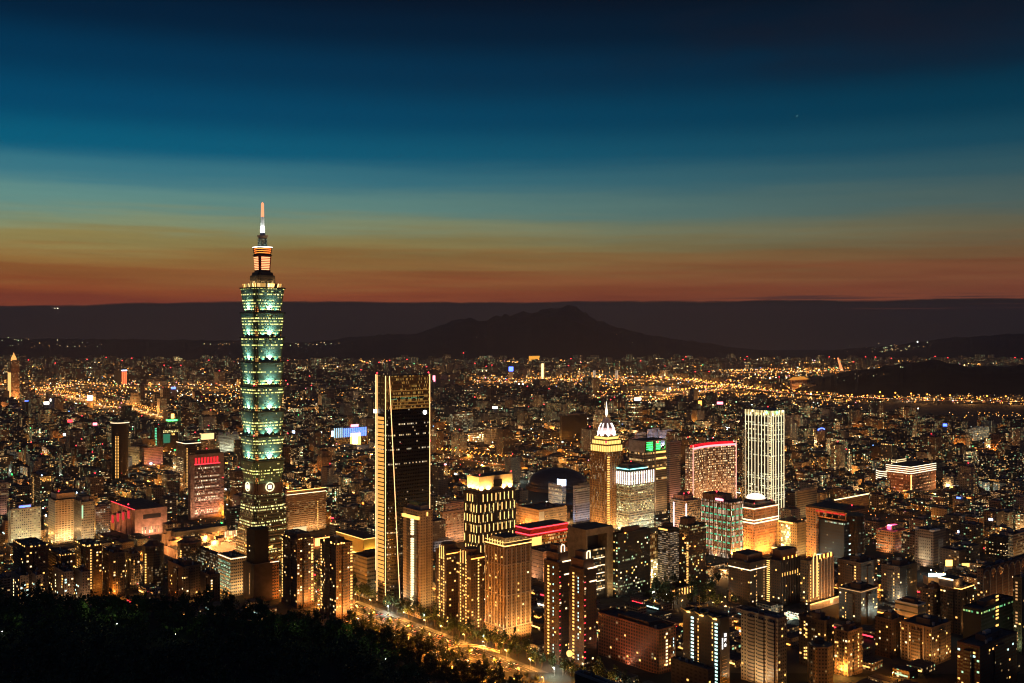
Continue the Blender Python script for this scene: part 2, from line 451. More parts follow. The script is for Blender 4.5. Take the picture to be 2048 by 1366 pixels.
    def beacon(s, u, v, z=None, m='n_red', r=1.2):
        mb = MB(); x, y = -s.b / 2 + u * s.b, -s.a / 2 + v * s.a; z = s.H if z is None else z
        mb.box(x - .15, x + .15, y - .15, y + .15, z, z + 2, 0, 0); o = mb.build('mast', [M['steel']], s.root)
        mb = MB(); mb.octa(x, y, z + 2 + r * 0.6, r); mb.build('beacon', [M[m]], o)
    def wash(s, face, c, power, z=4.0, off=9.0, u=0.5, w=0.9, up=0.55):
        """a row of floodlights at the foot of a face, aimed up the wall"""
        wd = s.width(face) * w; hh = s.H * up
        if face == 'L': p = (-s.b / 2 - off, s.a / 2 - u * s.a, z); q = (-s.b / 2, s.a / 2 - u * s.a, z + hh)
        else: p = (-s.b / 2 + u * s.b, -s.a / 2 - off, z); q = (-s.b / 2 + u * s.b, -s.a / 2, z + hh)
        o = light('AREA', 'floodlight', p, c, power * 0.85, s.root, q, shape='RECTANGLE', size=wd, size_y=1.5)
        return o
    def spot(s, face, u, z, c, power, off=2.5, cone=70, up=20.0, blend=0.6, r=0.6):
        if face == 'L': p = (-s.b / 2 - off, s.a / 2 - u * s.a, z); q = (-s.b / 2, s.a / 2 - u * s.a, z + up)
        else: p = (-s.b / 2 + u * s.b, -s.a / 2 - off, z); q = (-s.b / 2 + u * s.b, -s.a / 2, z + up)
        return light('SPOT', 'uplight', p, c, power, s.root, q, spot_size=rad(cone), spot_blend=blend, shadow_soft_size=r)


KEEP, LAND, HERO = [], [], []

# ------------------------------------------------------------------ ground, water, hills
mb = MB(); mb.face([(-13000, -400, 0), (13000, -400, 0), (13000, 17200, 0), (-13000, 17200, 0)])
tag(mb.build('ground', plain('city_ground', (0.045, 0.042, 0.038), 0.9, 0.35, 0.01)), 'dark city ground between the streets and buildings', 'ground', kind='structure')

m_water, t_, p_ = mat_new('river_water')
p_.inputs['Base Color'].default_value = (0.008, 0.01, 0.012, 1); p_.inputs['Roughness'].default_value = 0.12
tcn_ = t_.nodes.new('ShaderNodeTexCoord'); bp_ = t_.nodes.new('ShaderNodeBump'); bp_.inputs['Strength'].default_value = 0.15
put(t_, bp_.inputs['Height'], noise(t_, tcn_.outputs['Object'], 0.05, 3)); t_.links.new(bp_.outputs[0], p_.inputs['Normal'])
RIVER = [[(1130, 757), (1250, 752), (1330, 748), (1440, 742), (1560, 737), (1700, 733), (1700, 728), (1560, 731), (1440, 735), (1330, 739), (1230, 741), (1140, 746)],
         [(1250, 781), (1300, 786), (1380, 784), (1400, 778), (1350, 772), (1290, 771)]]
mb = MB()
for poly in RIVER: mb.face([(*ground(px, y), 0.5) for px, y in poly])
tag(mb.build('river', m_water), 'dark bends of the river crossing the far city', 'river', kind='structure')


def interp(pts, x):
    if x <= pts[0][0]: return pts[0][1]
    for (a, b), (c, d) in zip(pts[:-1], pts[1:]):
        if x <= c: return b + (d - b) * (x - a) / (c - a)
    return pts[-1][1]


def ridge(name, label, prof, d0, d1, d2, mat, step=6, rows=14, rough=1.0):
    """a hill range with its foot at d0, its crest at d1 and its back foot at d2; prof gives the crest line"""
    xs = [prof[0][0] + i * step for i in range(int((prof[-1][0] - prof[0][0]) / step) + 1)]
    mb = MB(); rr = random.Random(name); g = []
    wob = [[rr.uniform(-1, 1) for _ in range(len(xs) // 3 + 4)] for _ in range(rows * 2 + 2)]
    for j in range(rows * 2 + 1):
        t = j / rows; row = []
        for i, px in enumerate(xs):
            k = i / 3.0; i0 = int(k); w = wob[j][i0] * (1 - (k - i0)) + wob[j][i0 + 1] * (k - i0)
            zt = max(0.0, CZ - (interp(prof, px) - HZ) / F * d1)
            d = d0 + (d1 - d0) * t if t <= 1 else d1 + (d2 - d1) * (t - 1)
            h = math.sin(min(1, t if t <= 1 else 2 - t) * math.pi / 2) ** 1.15
            if 0 < t < 2 and t != 1: h = max(0, h * (1 + 0.10 * w * rough * (1 - abs(t - 1))))
            row.append((wx(px, d), d, zt * h - (2 if t in (0, 2) else 0)))
        g.append(row)
    for j in range(rows * 2):
        for i in range(len(xs) - 1): mb.face([g[j][i], g[j][i + 1], g[j + 1][i + 1], g[j + 1][i]])
    o = mb.build(name, mat); tag(o, label, 'hill', kind='structure')
    for p in o.data.polygons: p.use_smooth = True
    return g


rr = random.Random(2)
def crag(pts, amp, step=7):
    out = []
    for x in range(int(pts[0][0]), int(pts[-1][0]), step): out.append((x, interp(pts, x) + rr.uniform(-amp, amp)))
    return out + [pts[-1]]
MOUNT = crag([(560, 692), (640, 683), (700, 675), (760, 671), (830, 668), (855, 660), (900, 645), (925, 640), (945, 638), (958, 643), (972, 646), (990, 637), (1010, 632), (1040, 630), (1075, 624),
              (1100, 618), (1120, 616), (1135, 614), (1150, 618), (1165, 625), (1200, 645), (1240, 657), (1290, 669), (1350, 679), (1420, 687), (1480, 697), (1540, 704)], 0.7)
ridge('mountain', 'broad dark mountain with a stepped summit rising behind the far city', MOUNT, 11300, 14600, 17000, M['rock'])
ridge('western_hills', 'long low dark ridge behind the far city, beside the tall tower', crag([(-260, 682), (-60, 679), (100, 677), (300, 680), (480, 682), (600, 686), (700, 694)], 0.6), 11400, 14000, 16500, M['rock'])
ridge('northern_hills', 'low dark ridge on the horizon above the river bridges', crag([(1640, 704), (1700, 698), (1780, 692), (1835, 684), (1900, 677), (1980, 671), (2060, 667), (2300, 660)], 0.7), 10600, 13600, 16400, M['rock'])
YUAN = crag([(1590, 778), (1640, 757), (1690, 746), (1730, 740), (1760, 735), (1800, 729), (1850, 723), (1885, 724), (1915, 731), (1940, 736), (1990, 735), (2050, 731), (2300, 726)], 1.2)
gY = ridge('wooded_hill', 'near black wooded hill above the elevated expressway', YUAN, 5050, 5750, 6700, plain('wooded_slope', (0.012, 0.014, 0.01), 0.95, 0.5, 0.01), 6, 10)
# foreground hillside below the viewpoint
RIM = [(-500, 1212), (0, 1212), (180, 1214), (330, 1226), (480, 1240), (600, 1252), (700, 1262), (780, 1300), (840, 1352), (900, 1420), (1100, 1500), (2400, 1560)]
mb = MB(); g = []
for j in range(18):
    row = []
    for i in range(60):
        px = -500 + i * 50
        dr = 700.0; zr = CZ - (interp(RIM, px) - HZ) / F * dr
        if j <= 12:
            d = 50 + (dr - 50) * j / 12; z = min(308 + (zr - 308) * (d - 50) / 650, max(330 - .375 * d, zr - (700 - d) * .03 + (700 - d) * .09))
            z += rr.uniform(-2, 2) if 0 < j < 12 else 0
        else: d = dr + (j - 12) * 62; z = zr * max(0, 1 - (j - 12) / 5) ** 1.3 - (1.5 if j == 17 else 0)
        row.append((wx(px, max(d, 120)) if d < 120 else wx(px, d), d, z))
    g.append(row)
for j in range(17):
    for i in range(59): mb.face([g[j][i], g[j][i + 1], g[j + 1][i + 1], g[j + 1][i]])
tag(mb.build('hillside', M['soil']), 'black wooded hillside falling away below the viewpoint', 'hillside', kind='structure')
def hill_z(px, d):
    zr = CZ - (interp(RIM, px) - HZ) / F * 700.0
    return min(308 + (zr - 308) * (d - 50) / 650, max(330 - .375 * d, zr + (700 - d) * .06)) if d <= 700 else zr * max(0, 1 - (d - 700) / 310) ** 1.3

# ------------------------------------------------------------------ the tall tiered tower
def notched(w, n):
    h = w / 2; m = n / 2
    return [(-h + n, -h), (h - n, -h), (h - n, -h + m), (h - m, -h + m), (h - m, -h + n), (h, -h + n), (h, h - n), (h - m, h - n), (h - m, h - m), (h - n, h - m), (h - n, h),
            (-h + n, h), (-h + n, h - m), (-h + m, h - m), (-h + m, h - n), (-h, h - n), (-h, -h + n), (-h + m, -h + n), (-h + m, -h + m), (-h + n, -h + m)]
TD = 1476.0
def tz(y): return wz(y, TD)
T = thing('tiered_skyscraper', 'tallest tower, green lit stacked tiers flaring upward with a lit spire', 'skyscraper', (wx(525, TD), TD, 0), rad(40))
KEEP.append((wx(525, TD), TD, 60)); LAND.append((525, TD, 'tiered_skyscraper', 'tower', 509, 405))
K = TD / F
gl = facade('tower_glass', (0.13, 0.25, 0.19), 1.6, 4.2, 0.10, 0.32, 0.40, (0.75, 0.9, 0.2), (1, 0.75, 0.26), 4.2, 0.7, (0.10, 0.22, 0.19), 0.5, grough=0.3)
glb = facade('tower_base_glass', (0.10, 0.12, 0.09), 1.7, 4.2, 0.08, 0.28, 0.36, (0.75, 0.85, 0.3), (1, 0.78, 0.3), 3.2, 0.75, (0.03, 0.05, 0.045), 0.5, grough=0.25)
red_w = facade('corner_stair_lights', (0.16, 0.09, 0.05), 1.3, 3.0, 0.12, 0.2, 0.8, (1, 0.18, 0.03), (1, 0.6, 0.15), 1.5)
eave_m = plain('eave_metal', (0.05, 0.08, 0.06), 0.5)
W0 = 49.0
ys = [576, 625, 674, 722.5, 771, 820, 869, 918, 963]
for i in range(8):
    zt, zb = tz(ys[i]), tz(ys[i + 1]); wt, wb = W0 * 1.01, W0 * 0.85
    mb = MB(); mb.prism(notched(wb, 5), zb, zt, notched(wt * 0.985, 5), 0, 1); mo = mb.build('tier', [gl, M['roof']], T)
    mb = MB(); mb.prism(notched(wt + 1.6, 5), zt - 1.6, zt + 0.4, None, 0, 0, True, True); mb.build('eave', [eave_m], mo)
    # lit glazed corner between the two visible faces
    c = -(wb + wt) / 4 + 3.6
    mb = MB(); mb.prism([(-wb / 2 + 1.6, -wb / 2 + 6), (-wb / 2 + 1.6, -wb / 2 + 1.6), (-wb / 2 + 6, -wb / 2 + 1.6), (-wb / 2 + 6, -wb / 2 + 6)], zb + 0.4, zb + (zt - zb) * 0.62); mb.build('corner_bay', [red_w, M['roof']], mo)
    mb = MB(); mb.prism([(wb / 2 - 5.6, -wb / 2 + 1.8), (wb / 2 - 2.0, -wb / 2 + 1.8), (wb / 2 - 2.0, -wb / 2 + 6), (wb / 2 - 5.6, -wb / 2 + 6)], zb + 0.4, zb + (zt - zb) * 0.55); mb.build('corner_bay', [red_w, M['roof']], mo)
    if i < 7:
        h = wb / 2 + 2.2
        for f in ('L', 'R'):
            # scroll ornament on the ledge, with its floodlights
            mb = MB(); q = (-h, 0) if f == 'L' else (0, -h)
            for s_ in (-1.6, 1.6):
                qq = (q[0], q[1] + s_) if f == 'L' else (q[0] + s_, q[1])
                mb.ngon(qq[0], qq[1], 1.5, 10, zb - 1.2, zb + 0.6)
            mb.build('ledge_ornament', [M['steel']], mo)
            for s_ in (-9, 0, 9):
                p = (-h - 0.4, s_, zb + 0.7) if f == 'L' else (s_, -h - 0.4, zb + 0.7)
                aim = (-wb / 2 - 1.2, s_ * 1.3, zb + 16) if f == 'L' else (s_ * 1.3, -wb / 2 - 1.2, zb + 16)
                light('SPOT', 'uplight', p, (0.5, 1.0, 0.78) if s_ else (0.75, 1, 0.9), 4500 if s_ else 46000, T, aim, spot_size=rad(95), spot_blend=0.8, shadow_soft_size=0.5)
# belt with the round medallions, then the sloping base
mb = MB(); mb.prism(notched(43.5, 4), tz(985), tz(963), notched(43, 4)); mb.build('belt', [plain('belt_stone', (0.12, 0.08, 0.06), 0.7), M['roof']], T)
for f in ('L', 'R'):
    mb = MB(); r1, r0, z0, h = 6.6, 5.5, tz(970), 22.3
    for i in range(28):
        a, b = 2 * math.pi * i / 28, 2 * math.pi * (i + 1) / 28
        for q in ((r0, r1, 1),):
            P_ = [(r1, a), (r1, b), (r0, b), (r0, a)]
            def pt(r, t, o): return (-h - o, -r * math.cos(t), z0 + r * math.sin(t)) if f == 'L' else (r * math.cos(t), -h - o, z0 + r * math.sin(t))
            mb.face([pt(r, t, 1.2) for r, t in P_]); mb.face([pt(r1, a, 0), pt(r1, b, 0), pt(r1, b, 1.2), pt(r1, a, 1.2)]); mb.face([pt(r0, b, 0), pt(r0, a, 0), pt(r0, a, 1.2), pt(r0, b, 1.2)])
    ring = mb.build('medallion', [neon('medallion_ring', (1, 0.86, 0.42), 2.2)], T)
    mb = MB()
    for (y0, y1, q0, q1) in ((-2.2, 2.2, 0.8, 2.2), (-2.2, 2.2, -2.2, -0.8), (-2.2, -0.8, -0.8, 0.8), (0.8, 2.2, -0.8, 0.8)):
        if f == 'L': mb.box(-h - 1.0, -h, y0, y1, z0 + q0, z0 + q1, 0, 0, True)
        else: mb.box(y0, y1, -h - 1.0, -h, z0 + q0, z0 + q1, 0, 0, True)
    mb.build('coin_square', [M['n_white']], ring)
mb = MB(); mb.prism(notched(64, 6), -2, tz(985), notched(45.5, 5)); base_o = mb.build('sloping_base', [glb, M['roof']], T)
for i in range(9):   # pale horizontal sun-shades on the lower storeys
    z = tz(1048) - i * 6.0; wd = 64 + (45.5 - 64) * (z + 2) / (tz(985) + 2)
    mb = MB(); mb.prism(notched(wd + 0.9, 6), z, z + 0.9, None, 0, 0, True, True); mb.build('sunshade', [M['beige']], T)
# crown, lantern and spire
def stack(name, w0, w1, y0, y1, m, parent=None, n=0.1):
    mb = MB(); mb.prism(notched(w0 * K / 1.34, w0 * K / 1.34 * n), tz(y0), tz(y1), notched(w1 * K / 1.34, w1 * K / 1.34 * n)); return mb.build(name, [m, M['roof']], parent or T)
crown = stack('crown_terrace', 80, 84, 576, 568, facade('crown_lights', (0.5, 0.33, 0.12), 1.6, 6, 0.1, 0.05, 0.85, (1, 0.45, 0.08), (1, 0.75, 0.3), 2.4, 0, (0.3, 0.2, 0.1)))
for k in range(10):
    a = 2 * math.pi * k / 10 + 0.2
    light('POINT', 'crown_lamp', (21 * math.cos(a), 21 * math.sin(a), tz(567) + 2), (1, 0.6, 0.2), 1200, T, shadow_soft_size=0.5)
stack('upper_block', 54, 52, 568, 554, facade('upper_block_wall', (0.06, 0.045, 0.04), 2, 4, 0.1, 0.3, 0.06, WARM, WHT, 1.5))
ring = stack('ring_ledge', 52, 52, 554, 551.5, M['dark']); stack('ring_light', 50, 50, 553.6, 551.9, M['n_white'], ring).scale = (1.03, 1.03, 1)
stack('terrace_block', 46, 42, 551.5, 545, M['dark']); stack('neck', 34, 33, 545, 540, M['dark'])
lant = stack('lantern', 33, 38, 541, 512, plain('lantern_red', (0.25, 0.03, 0.02), 0.6), None, 0.14)
lw = neon('lantern_panel', (1, 0.36, 0.14), 2.4)
for f in ('L', 'R'):
    for r in range(8):
        z = tz(540.2 - r * 3.4); z2 = z + 1.35; hw = (33 + 5 * r / 8) * K / 2.68; q0, q1 = (-0.68, 0.68)
        mb = MB()
        if f == 'L': mb.box(-hw - 0.25, -hw + 0.3, q0 * hw, q1 * hw, z, z2, 0, 0, True)
        else: mb.box(q0 * hw, q1 * hw, -hw - 0.25, -hw + 0.3, z, z2, 0, 0, True)
        mb.build('lantern_panel', [lw], lant)
stack('lantern_eave', 41, 41, 512, 510.5, M['dark'])
for k, (w_, y0, y1) in enumerate(((36, 510.5, 507), (38, 506, 503), (39, 502, 499), (40, 498, 496))):
    stack('lantern_top', w_, w_ + 1, y0, y1, plain('lantern_top_red', (0.2, 0.04, 0.03), 0.6)); stack('top_strip', w_ - 3, w_ - 3, y1, y1 - 1.2, M['n_orange'])
rr_ = stack('summit_ledge', 41, 41, 496, 494.5, M['dark']); stack('summit_ring', 41.5, 41.5, 495.6, 494.2, M['n_white'], rr_)
drum_m = facade('drum_glass', (0.3, 0.36, 0.3), 1.1, 2.5, 0.15, 0.2, 0.6, (0.55, 0.9, 0.7), WHT, 1.0, 0, (0.1, 0.2, 0.16))
stack('drum', 20, 20, 494.3, 477, drum_m); mb = MB(); mb.lathe([(5.0, tz(477)), (7.4, tz(473)), (8.0, tz(471.2)), (2, tz(471))], 20); mb.build('dish', [M['white']], T)
mb = MB(); mb.lathe([(3.6, tz(471)), (3.1, tz(455)), (2.3, tz(434))], 14); mb.build('spire', [M['white']], T)
for k in range(6):
    a = 2 * math.pi * k / 6
    light('SPOT', 'spire_light', (7 * math.cos(a), 7 * math.sin(a), tz(470)), (0.9, 1, 0.95), 24000, T, (1.0 * math.cos(a), 1.0 * math.sin(a), tz(450)), spot_size=rad(60), spot_blend=0.9, shadow_soft_size=0.3)
mb = MB(); mb.lathe([(2.2, tz(434)), (1.9, tz(408)), (0.5, tz(404.5))], 12); mb.build('spire_beacon', [M['n_spire']], T)
for px_, z_ in ((-26, tz(771)), (-26, tz(869))):
    mb = MB(); mb.octa(px_, -26, z_ + 2, 1.1); mb.octa(26, -26, z_ + 2, 1.1); mb.build('warning_light', [M['n_red']], T)

# ------------------------------------------------------------------ black tapering tower with light lines
nb = Bld('black_glass_tower', 'black glass skyscraper with gold crown and warm light lines on its edges', 752, 777.5, 859, 752, 1216)
def cut(t, z):   # outline with the bevelled corner; t 0 at the foot, 1 at the top
    a, b = nb.a / 2, nb.b / 2; ca = 0.24 * nb.a * (1.0 - 0.05 * t); cb = nb.b * (0.255 * (1 - t) + 0.012)
    return [(-b + cb, -a), (b, -a), (b, a), (-b, a), (-b, -a + ca)]
zc = nb.z(820); tc_ = zc / nb.H
blk = facade('black_curtain_wall', (0.012, 0.011, 0.010), 1.9, 4.3, 0.16, 0.3, 0.13, (1, 0.62, 0.25), (1, 0.85, 0.6), 1.7, 0.7, (0.008, 0.008, 0.008), 0.3, grough=0.12)
gld = facade('gold_crown_glass', (0.30, 0.19, 0.06), 1.5, 4.2, 0.25, 0.2, 0.45, (0.9, 0.42, 0.07), (1, 0.62, 0.16), 1.7, 0.1, (0.10, 0.065, 0.02), 0.5)
mb = MB(); mb.prism(cut(0, 0), -2, zc, cut(tc_, zc), 0, 1); nb.build(mb, 'shaft', [blk, M['roof']])
mb = MB(); mb.prism(cut(tc_, zc), zc, nb.H, cut(1, nb.H), 0, 1); crown = nb.build(mb, 'crown', [gld, M['roof']])
for yy in (783, 795, 806, 812, 819): nb.panel('crown_rail', 'R', 0.03, 0.99, nb.z(yy), nb.z(yy) + 0.8, 0.4, neon('rail_gold', (1, .45, .08), .3), 0, crown)
nb.panel('crown_window', 'R', 0.05, 0.85, nb.z(800), nb.z(796.5), 0.4, facade('crown_green', (0.1, 0.08, 0.03), 2.2, 2.2, 0.1, 0.1, 0.5, (0.3, 1, 0.5), (0.7, 1, 0.5), 0.9), 0, crown)
line = neon('edge_light', (1, 0.52, 0.2), 3.0)
def edge(name, p0, p1, w=0.55):
    mb = MB(); mb.bar(p0, p1, w); return nb.build(mb, name, [line])
lo, hi = cut(0, 0), cut(1, nb.H); A_, B_ = nb.a / 2, nb.b / 2
edge('edge_light', (lo[0][0], lo[0][1] - .4, 4), (hi[0][0], hi[0][1] - .4, nb.H))
edge('edge_light', (lo[4][0] - .4, lo[4][1], 4), (hi[4][0] - .4, hi[4][1], nb.H))
edge('edge_light', (B_ + .2, -A_ - .3, 20), (B_ + .2, -A_ - .3, nb.H + 1)); edge('edge_light', (-B_ - .4, A_ * 0.80, 4), (-B_ - .4, A_ * 0.80, nb.H + 1))
edge('edge_light', (-B_ - .3, A_ + .2, 40), (-B_ - .3, A_ + .2, nb.H + 1), 0.5)
gcol = neon('gold_lit_bay', (1, 0.45, 0.09), 1.1); nf = 40; zz0, zz1 = 30, nb.z(833)
for i in range(nf): nb.panel('gold_bay', 'L', 0.16, 0.62, zz0 + (zz1 - zz0) * i / nf, zz0 + (zz1 - zz0) * (i + 0.72) / nf, 0.4, gcol)
for i in range(18): nb.panel('gold_bay', 'L', 0.14, 0.74, nb.z(830) + (nb.H - nb.z(830)) * i / 18, nb.z(830) + (nb.H - nb.z(830)) * (i + 0.6) / 18, 0.3, gld)
def disc(b, name, face, u, z, r, m, t=0.8, out=0.0):
    mb = MB(); n = 20; w = (u - 0.5)
    for o_ in (out + t,):
        mb.face([((-b.b / 2 - o_, -w * b.a + r * math.cos(-q), z + r * math.sin(q)) if face == 'L' else (w * b.b + r * math.cos(q), -b.a / 2 - o_, z + r * math.sin(q))) for q in [2 * math.pi * k / n for k in range(n)]])
    for k in range(n):
        q0, q1 = 2 * math.pi * k / n, 2 * math.pi * (k + 1) / n
        f_ = lambda q, o_: (-b.b / 2 - o_, -w * b.a + r * math.cos(q), z + r * math.sin(q)) if face == 'L' else (w * b.b + r * math.cos(q), -b.a / 2 - o_, z + r * math.sin(q))
        mb.face([f_(q0, 0), f_(q1, 0), f_(q1, out + t), f_(q0, out + t)])
    return b.build(mb, name, [m])
disc(nb, 'round_sign', 'R', 0.88, nb.z(829), 2.6, M['n_white'])
mb = MB(); mb.ngon(-B_ - 1.6, A_ - 1, 2.2, 14, nb.z(825) - 2, nb.z(825) + 2); nb.build(mb, 'round_sign', [M['n_white']])
nb.beacon(0.02, 0.98); nb.beacon(0.98, 0.02); nb.beacon(0.3, 0.02, nb.z(890) - 2, 'n_red', 0.8)
mb = MB(); mb.octa(B_ + .6, -A_ - .8, nb.z(888), 1.0); nb.build(mb, 'beacon', [M['n_red']])

# ------------------------------------------------------------------ other landmark buildings
def sign_text(b, body, face, u, z, size, m, name='sign_letters'):
    cu = bpy.data.curves.new(name, 'FONT'); cu.body = body; cu.size = size; cu.extrude = 0.08; cu.align_x = 'CENTER'; cu.align_y = 'CENTER'; cu.materials.append(m)
    o = bpy.data.objects.new(name, cu); COL.objects.link(o); o.parent = b.root
    if face == 'R': o.location = (-b.b / 2 + u * b.b, -b.a / 2 - 0.5, z); o.rotation_euler = (rad(90), 0, 0)
    else: o.location = (-b.b / 2 - 0.5, b.a / 2 - u * b.a, z); o.rotation_euler = (rad(90), 0, rad(-90))
    return o

# cream residential tower in front of the black tower
b = Bld('cream_tower', 'slender cream residential tower with a white lit stairwell, before the black glass tower', 806, 841, 865, 1022, 1238)
b.body(facade('cream_wall', (0.46, 0.36, 0.24), 3.4, 3.3, 0.3, 0.25, 0.03, WARM, WHT, 1.6, 0, (0.05, 0.04, 0.03)))
b.vol('balcony_bay', -0.06, 0.0, 0.15, 0.75, 6, b.H - 6, facade('cream_bay', (0.16, 0.13, 0.09), 2.4, 3.3, 0.12, 0.2, 0.06, WARM, WHT, 1.6))
b.column('L', 0.62, 3.6, 8, b.z(1040), 38, M['w_white'], 'stair_window', 0.97, 0.62, 3.2)
b.column('R', 0.55, 1.2, 8, b.z(1030), 40, M['dark'], 'slot_window', 1.0, 0.6)
b.panel('crown_window', 'L', 0.05, 0.95, b.z(1040), b.z(1034), 3.0, M['w_warm']); b.panel('crown_window', 'R', 0.5, 0.62, b.z(1034), b.z(1026), 0.3, M['w_warm'])
b.shed('concrete', 5, (0.15, 0.9), (0.1, 0.85), 'penthouse'); b.vol('roof_screen', 0.1, 0.4, 0.2, 0.7, b.H + 5, b.H + 8, plain('green_roof_screen', (0.12, 0.22, 0.12)))
b.wash('R', (1, 0.56, 0.2), 5000, 14, 16, up=0.6); b.wash('L', (1, 0.66, 0.35), 2600, 12, 14, up=0.6)

# gold fin tower with the glowing box on its roof
b = Bld('gold_fin_tower', 'dark tower with staggered gold uplit fins and a glowing orange box on its roof', 928, 955, 1031, 985, 1166)
b.body(facade('fin_tower_glass', (0.05, 0.035, 0.025), 2.0, 4.0, 0.15, 0.2, 0.13, (1, 0.5, 0.15), (0.9, 0.8, 0.35), 1.5, 0.3, (0.02, 0.02, 0.02)))
fin = neon('fin_uplight_glow', (1, 0.55, 0.16), 2.2); rows = 8; hh = (b.H - 12) / rows  # uplighting on the fins is put into their colour as an even glow
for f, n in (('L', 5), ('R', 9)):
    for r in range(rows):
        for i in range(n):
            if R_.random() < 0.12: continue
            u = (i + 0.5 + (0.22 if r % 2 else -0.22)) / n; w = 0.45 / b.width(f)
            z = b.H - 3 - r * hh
            b.panel('uplit_fin', f, u - w, u + w, z - hh * 0.78, z - 0.6, 0.6, fin)
bx = b.vol('crown_box', 0.06, 0.94, 0.06, 0.94, b.H, b.H + 19.5, plain('crown_stone', (0.62, 0.46, 0.27), 0.7, 0.12), M['roof'])
b.vol('crown_opening', 0.42, 0.64, -0.005, 0.05, b.H + 5, b.H + 14, M['dark'], None, bx)
for u in (0.12, 0.3, 0.7, 0.88): b.spot('R', u, b.H + 0.7, (1, 0.55, 0.16), 60000, -0.2, 130, 16)
for u in (0.2, 0.5, 0.8): b.spot('L', u, b.H + 0.7, (1, 0.55, 0.16), 40000, 0.4, 130, 16)
mb = MB(); q = 1.2; mb.box(-b.b / 2 - q, b.b / 2 + q, -b.a / 2 - q, b.a / 2 + q, b.H - 1.2, b.H, 0, 0, True); b.build(mb, 'cornice', [M['brown']])
b.beacon(0.08, 0.08, b.H + 19.5); b.beacon(0.92, 0.1, b.H + 19.5); b.panel('beacon', 'R', 0.3, 0.33, b.z(1095), b.z(1093), 0.8, M['n_red'])

def resid(name, label, L, C, R, top, base, wall, cols=(), n=12, mats=('w_warm', 'w_amber', 'w_white'), lit=0.02, wash=None, shed=True, rim=None, group=None, cw=3.2, glass=(0.012, 0.012, 0.012), rot=40, d=None, mx=.24, my=.27, bay=True, fl=3.3, wz0=6):
    """residential tower: wall with unlit windows, lit windows one by one, lit stairwell columns, bays, roof shed and tank"""
    b = Bld(name, label, L, C, R, top, base, rot, 'residential tower', group, d)
    b.body(facade(name + str(L), wall, cw, fl, mx, my, lit, (1, 0.55, 0.2), WHT, 1.3, 0, glass))
    for f, u, w, m, share in cols: b.column(f, u, w, wz0, b.H - 3, max(4, int((b.H - 3 - wz0) / fl)), M[m], 'window', share, 0.5, 0.25)
    b.lits(int(n * 1.8), wz0, b.H - 4, mats, fl=fl)
    if bay:
        wm = facade(name + 'bay' + str(L), tuple(v * 0.8 for v in wall), 2.1, fl, 0.16, 0.25, 0.04, (1, 0.6, 0.22), WHT, 1.3)
        b.vol('balcony_bay', 0.36, 0.62, -0.05, 0.0, 3, b.H - 4, wm, M['roof']); b.vol('balcony_bay', -0.05, 0.0, 0.34, 0.64, 3, b.H - 4, wm, M['roof'])
    b.parapet(plain(name + 'parapet' + str(L), wall, 0.8), 1.3); b.clutter(6)
    if shed:
        s_ = b.shed('brown', 5.5, (0.3, 0.75), (0.25, 0.7)); b.vol('water_tank', 0.36, 0.5, 0.35, 0.5, b.H + 5.5, b.H + 8, M['tank'], None, s_)
    if rim: b.rim(M[rim], b.H - 0.6, 0.7, 0.4)
    if wash: 
        for f, c, p in wash: b.wash(f, c, p * 1.9, 6, 12, up=0.5)
    if name == 'mixed_apartments': b.column(R_.choice('LR'), R_.uniform(.15, .85), 1.5, wz0, b.H - 3, max(4, int((b.H - wz0) / 3.3)), M[R_.choice(('w_amber', 'w_warm'))], 'window', .75, .5, .25); b.panel('crown_light', 'L', R_.uniform(.05, .3), R_.uniform(.5, .9), b.H + .2, b.H + .9, .3, M['n_gold'], -1)
    return b

ORG = (1, 0.5, 0.15)
# four towers along the boulevard
def roofrow(b, n=5, m='n_gold', h=3.2):
    """short lit uprights along the parapet, as on the crowns of these towers"""
    for f in 'LR':
        for i in range(n):
            u = (i + 0.5 + R_.uniform(-.2, .2)) / n; q = R_.uniform(.08, .3) / n
            if R_.random() < .2: continue
            b.panel('crown_light', f, u - q, u + q, b.H + 0.2, b.H + 0.2 + h * (0.4 if i % 2 else 0.22), 0.3, M[m])
b = resid('balcony_tower', 'brown tower with gold crown lights and lit balcony corners, before the tiered skyscraper', 563, 594, 627, 1080, 1217, (0.17, 0.10, 0.055), [('L', 0.06, 1.8, 'w_amber', 0.9), ('R', 0.92, 2.6, 'w_amber', 0.75)], 30, wash=[('R', ORG, 5000)])
roofrow(b); b.shed('brown', 6, (0.1, 0.9), (0.1, 0.9), 'crown_block')
b = resid('balcony_tower', 'brown tower with lit roof frames, closest to the low mall with the gold glowing screen', 640, 672, 705, 1090, 1240, (0.18, 0.105, 0.055), [('L', 0.08, 1.8, 'w_amber', 0.85), ('R', 0.93, 2.6, 'w_amber', 0.8), ('L', 0.4, 1.8, 'w_warm', 0.3)], 34, wash=[('R', ORG, 7000)])
roofrow(b, 5, 'n_warm', 5)
b = resid('balcony_tower', 'dark brown tower with twin amber light columns, beside the cream tower', 871, 893, 922, 1104, 1250, (0.09, 0.055, 0.03), [('L', 0.36, 1.5, 'w_amber', 1), ('L', 0.76, 1.5, 'w_amber', 1), ('L', 0.56, 2.4, 'w_warm', .15)], 14, shed=False, mats=('w_amber', 'w_warm'), bay=False)
mb = MB(); mb.ngon(2, 2, min(b.a, b.b) * 0.42, 18, b.H, b.H + 7); b.build(mb, 'round_crown', [M['brown'], M['roof']])
b.fins('L', 3, b.H - 9, b.H + 6, 0.7, 0.4, M['w_amber'], 'crown_fin', 0.4, 0.75); b.rim(M['n_amber'], b.H - 3, 0.9, 0.3, 'R')
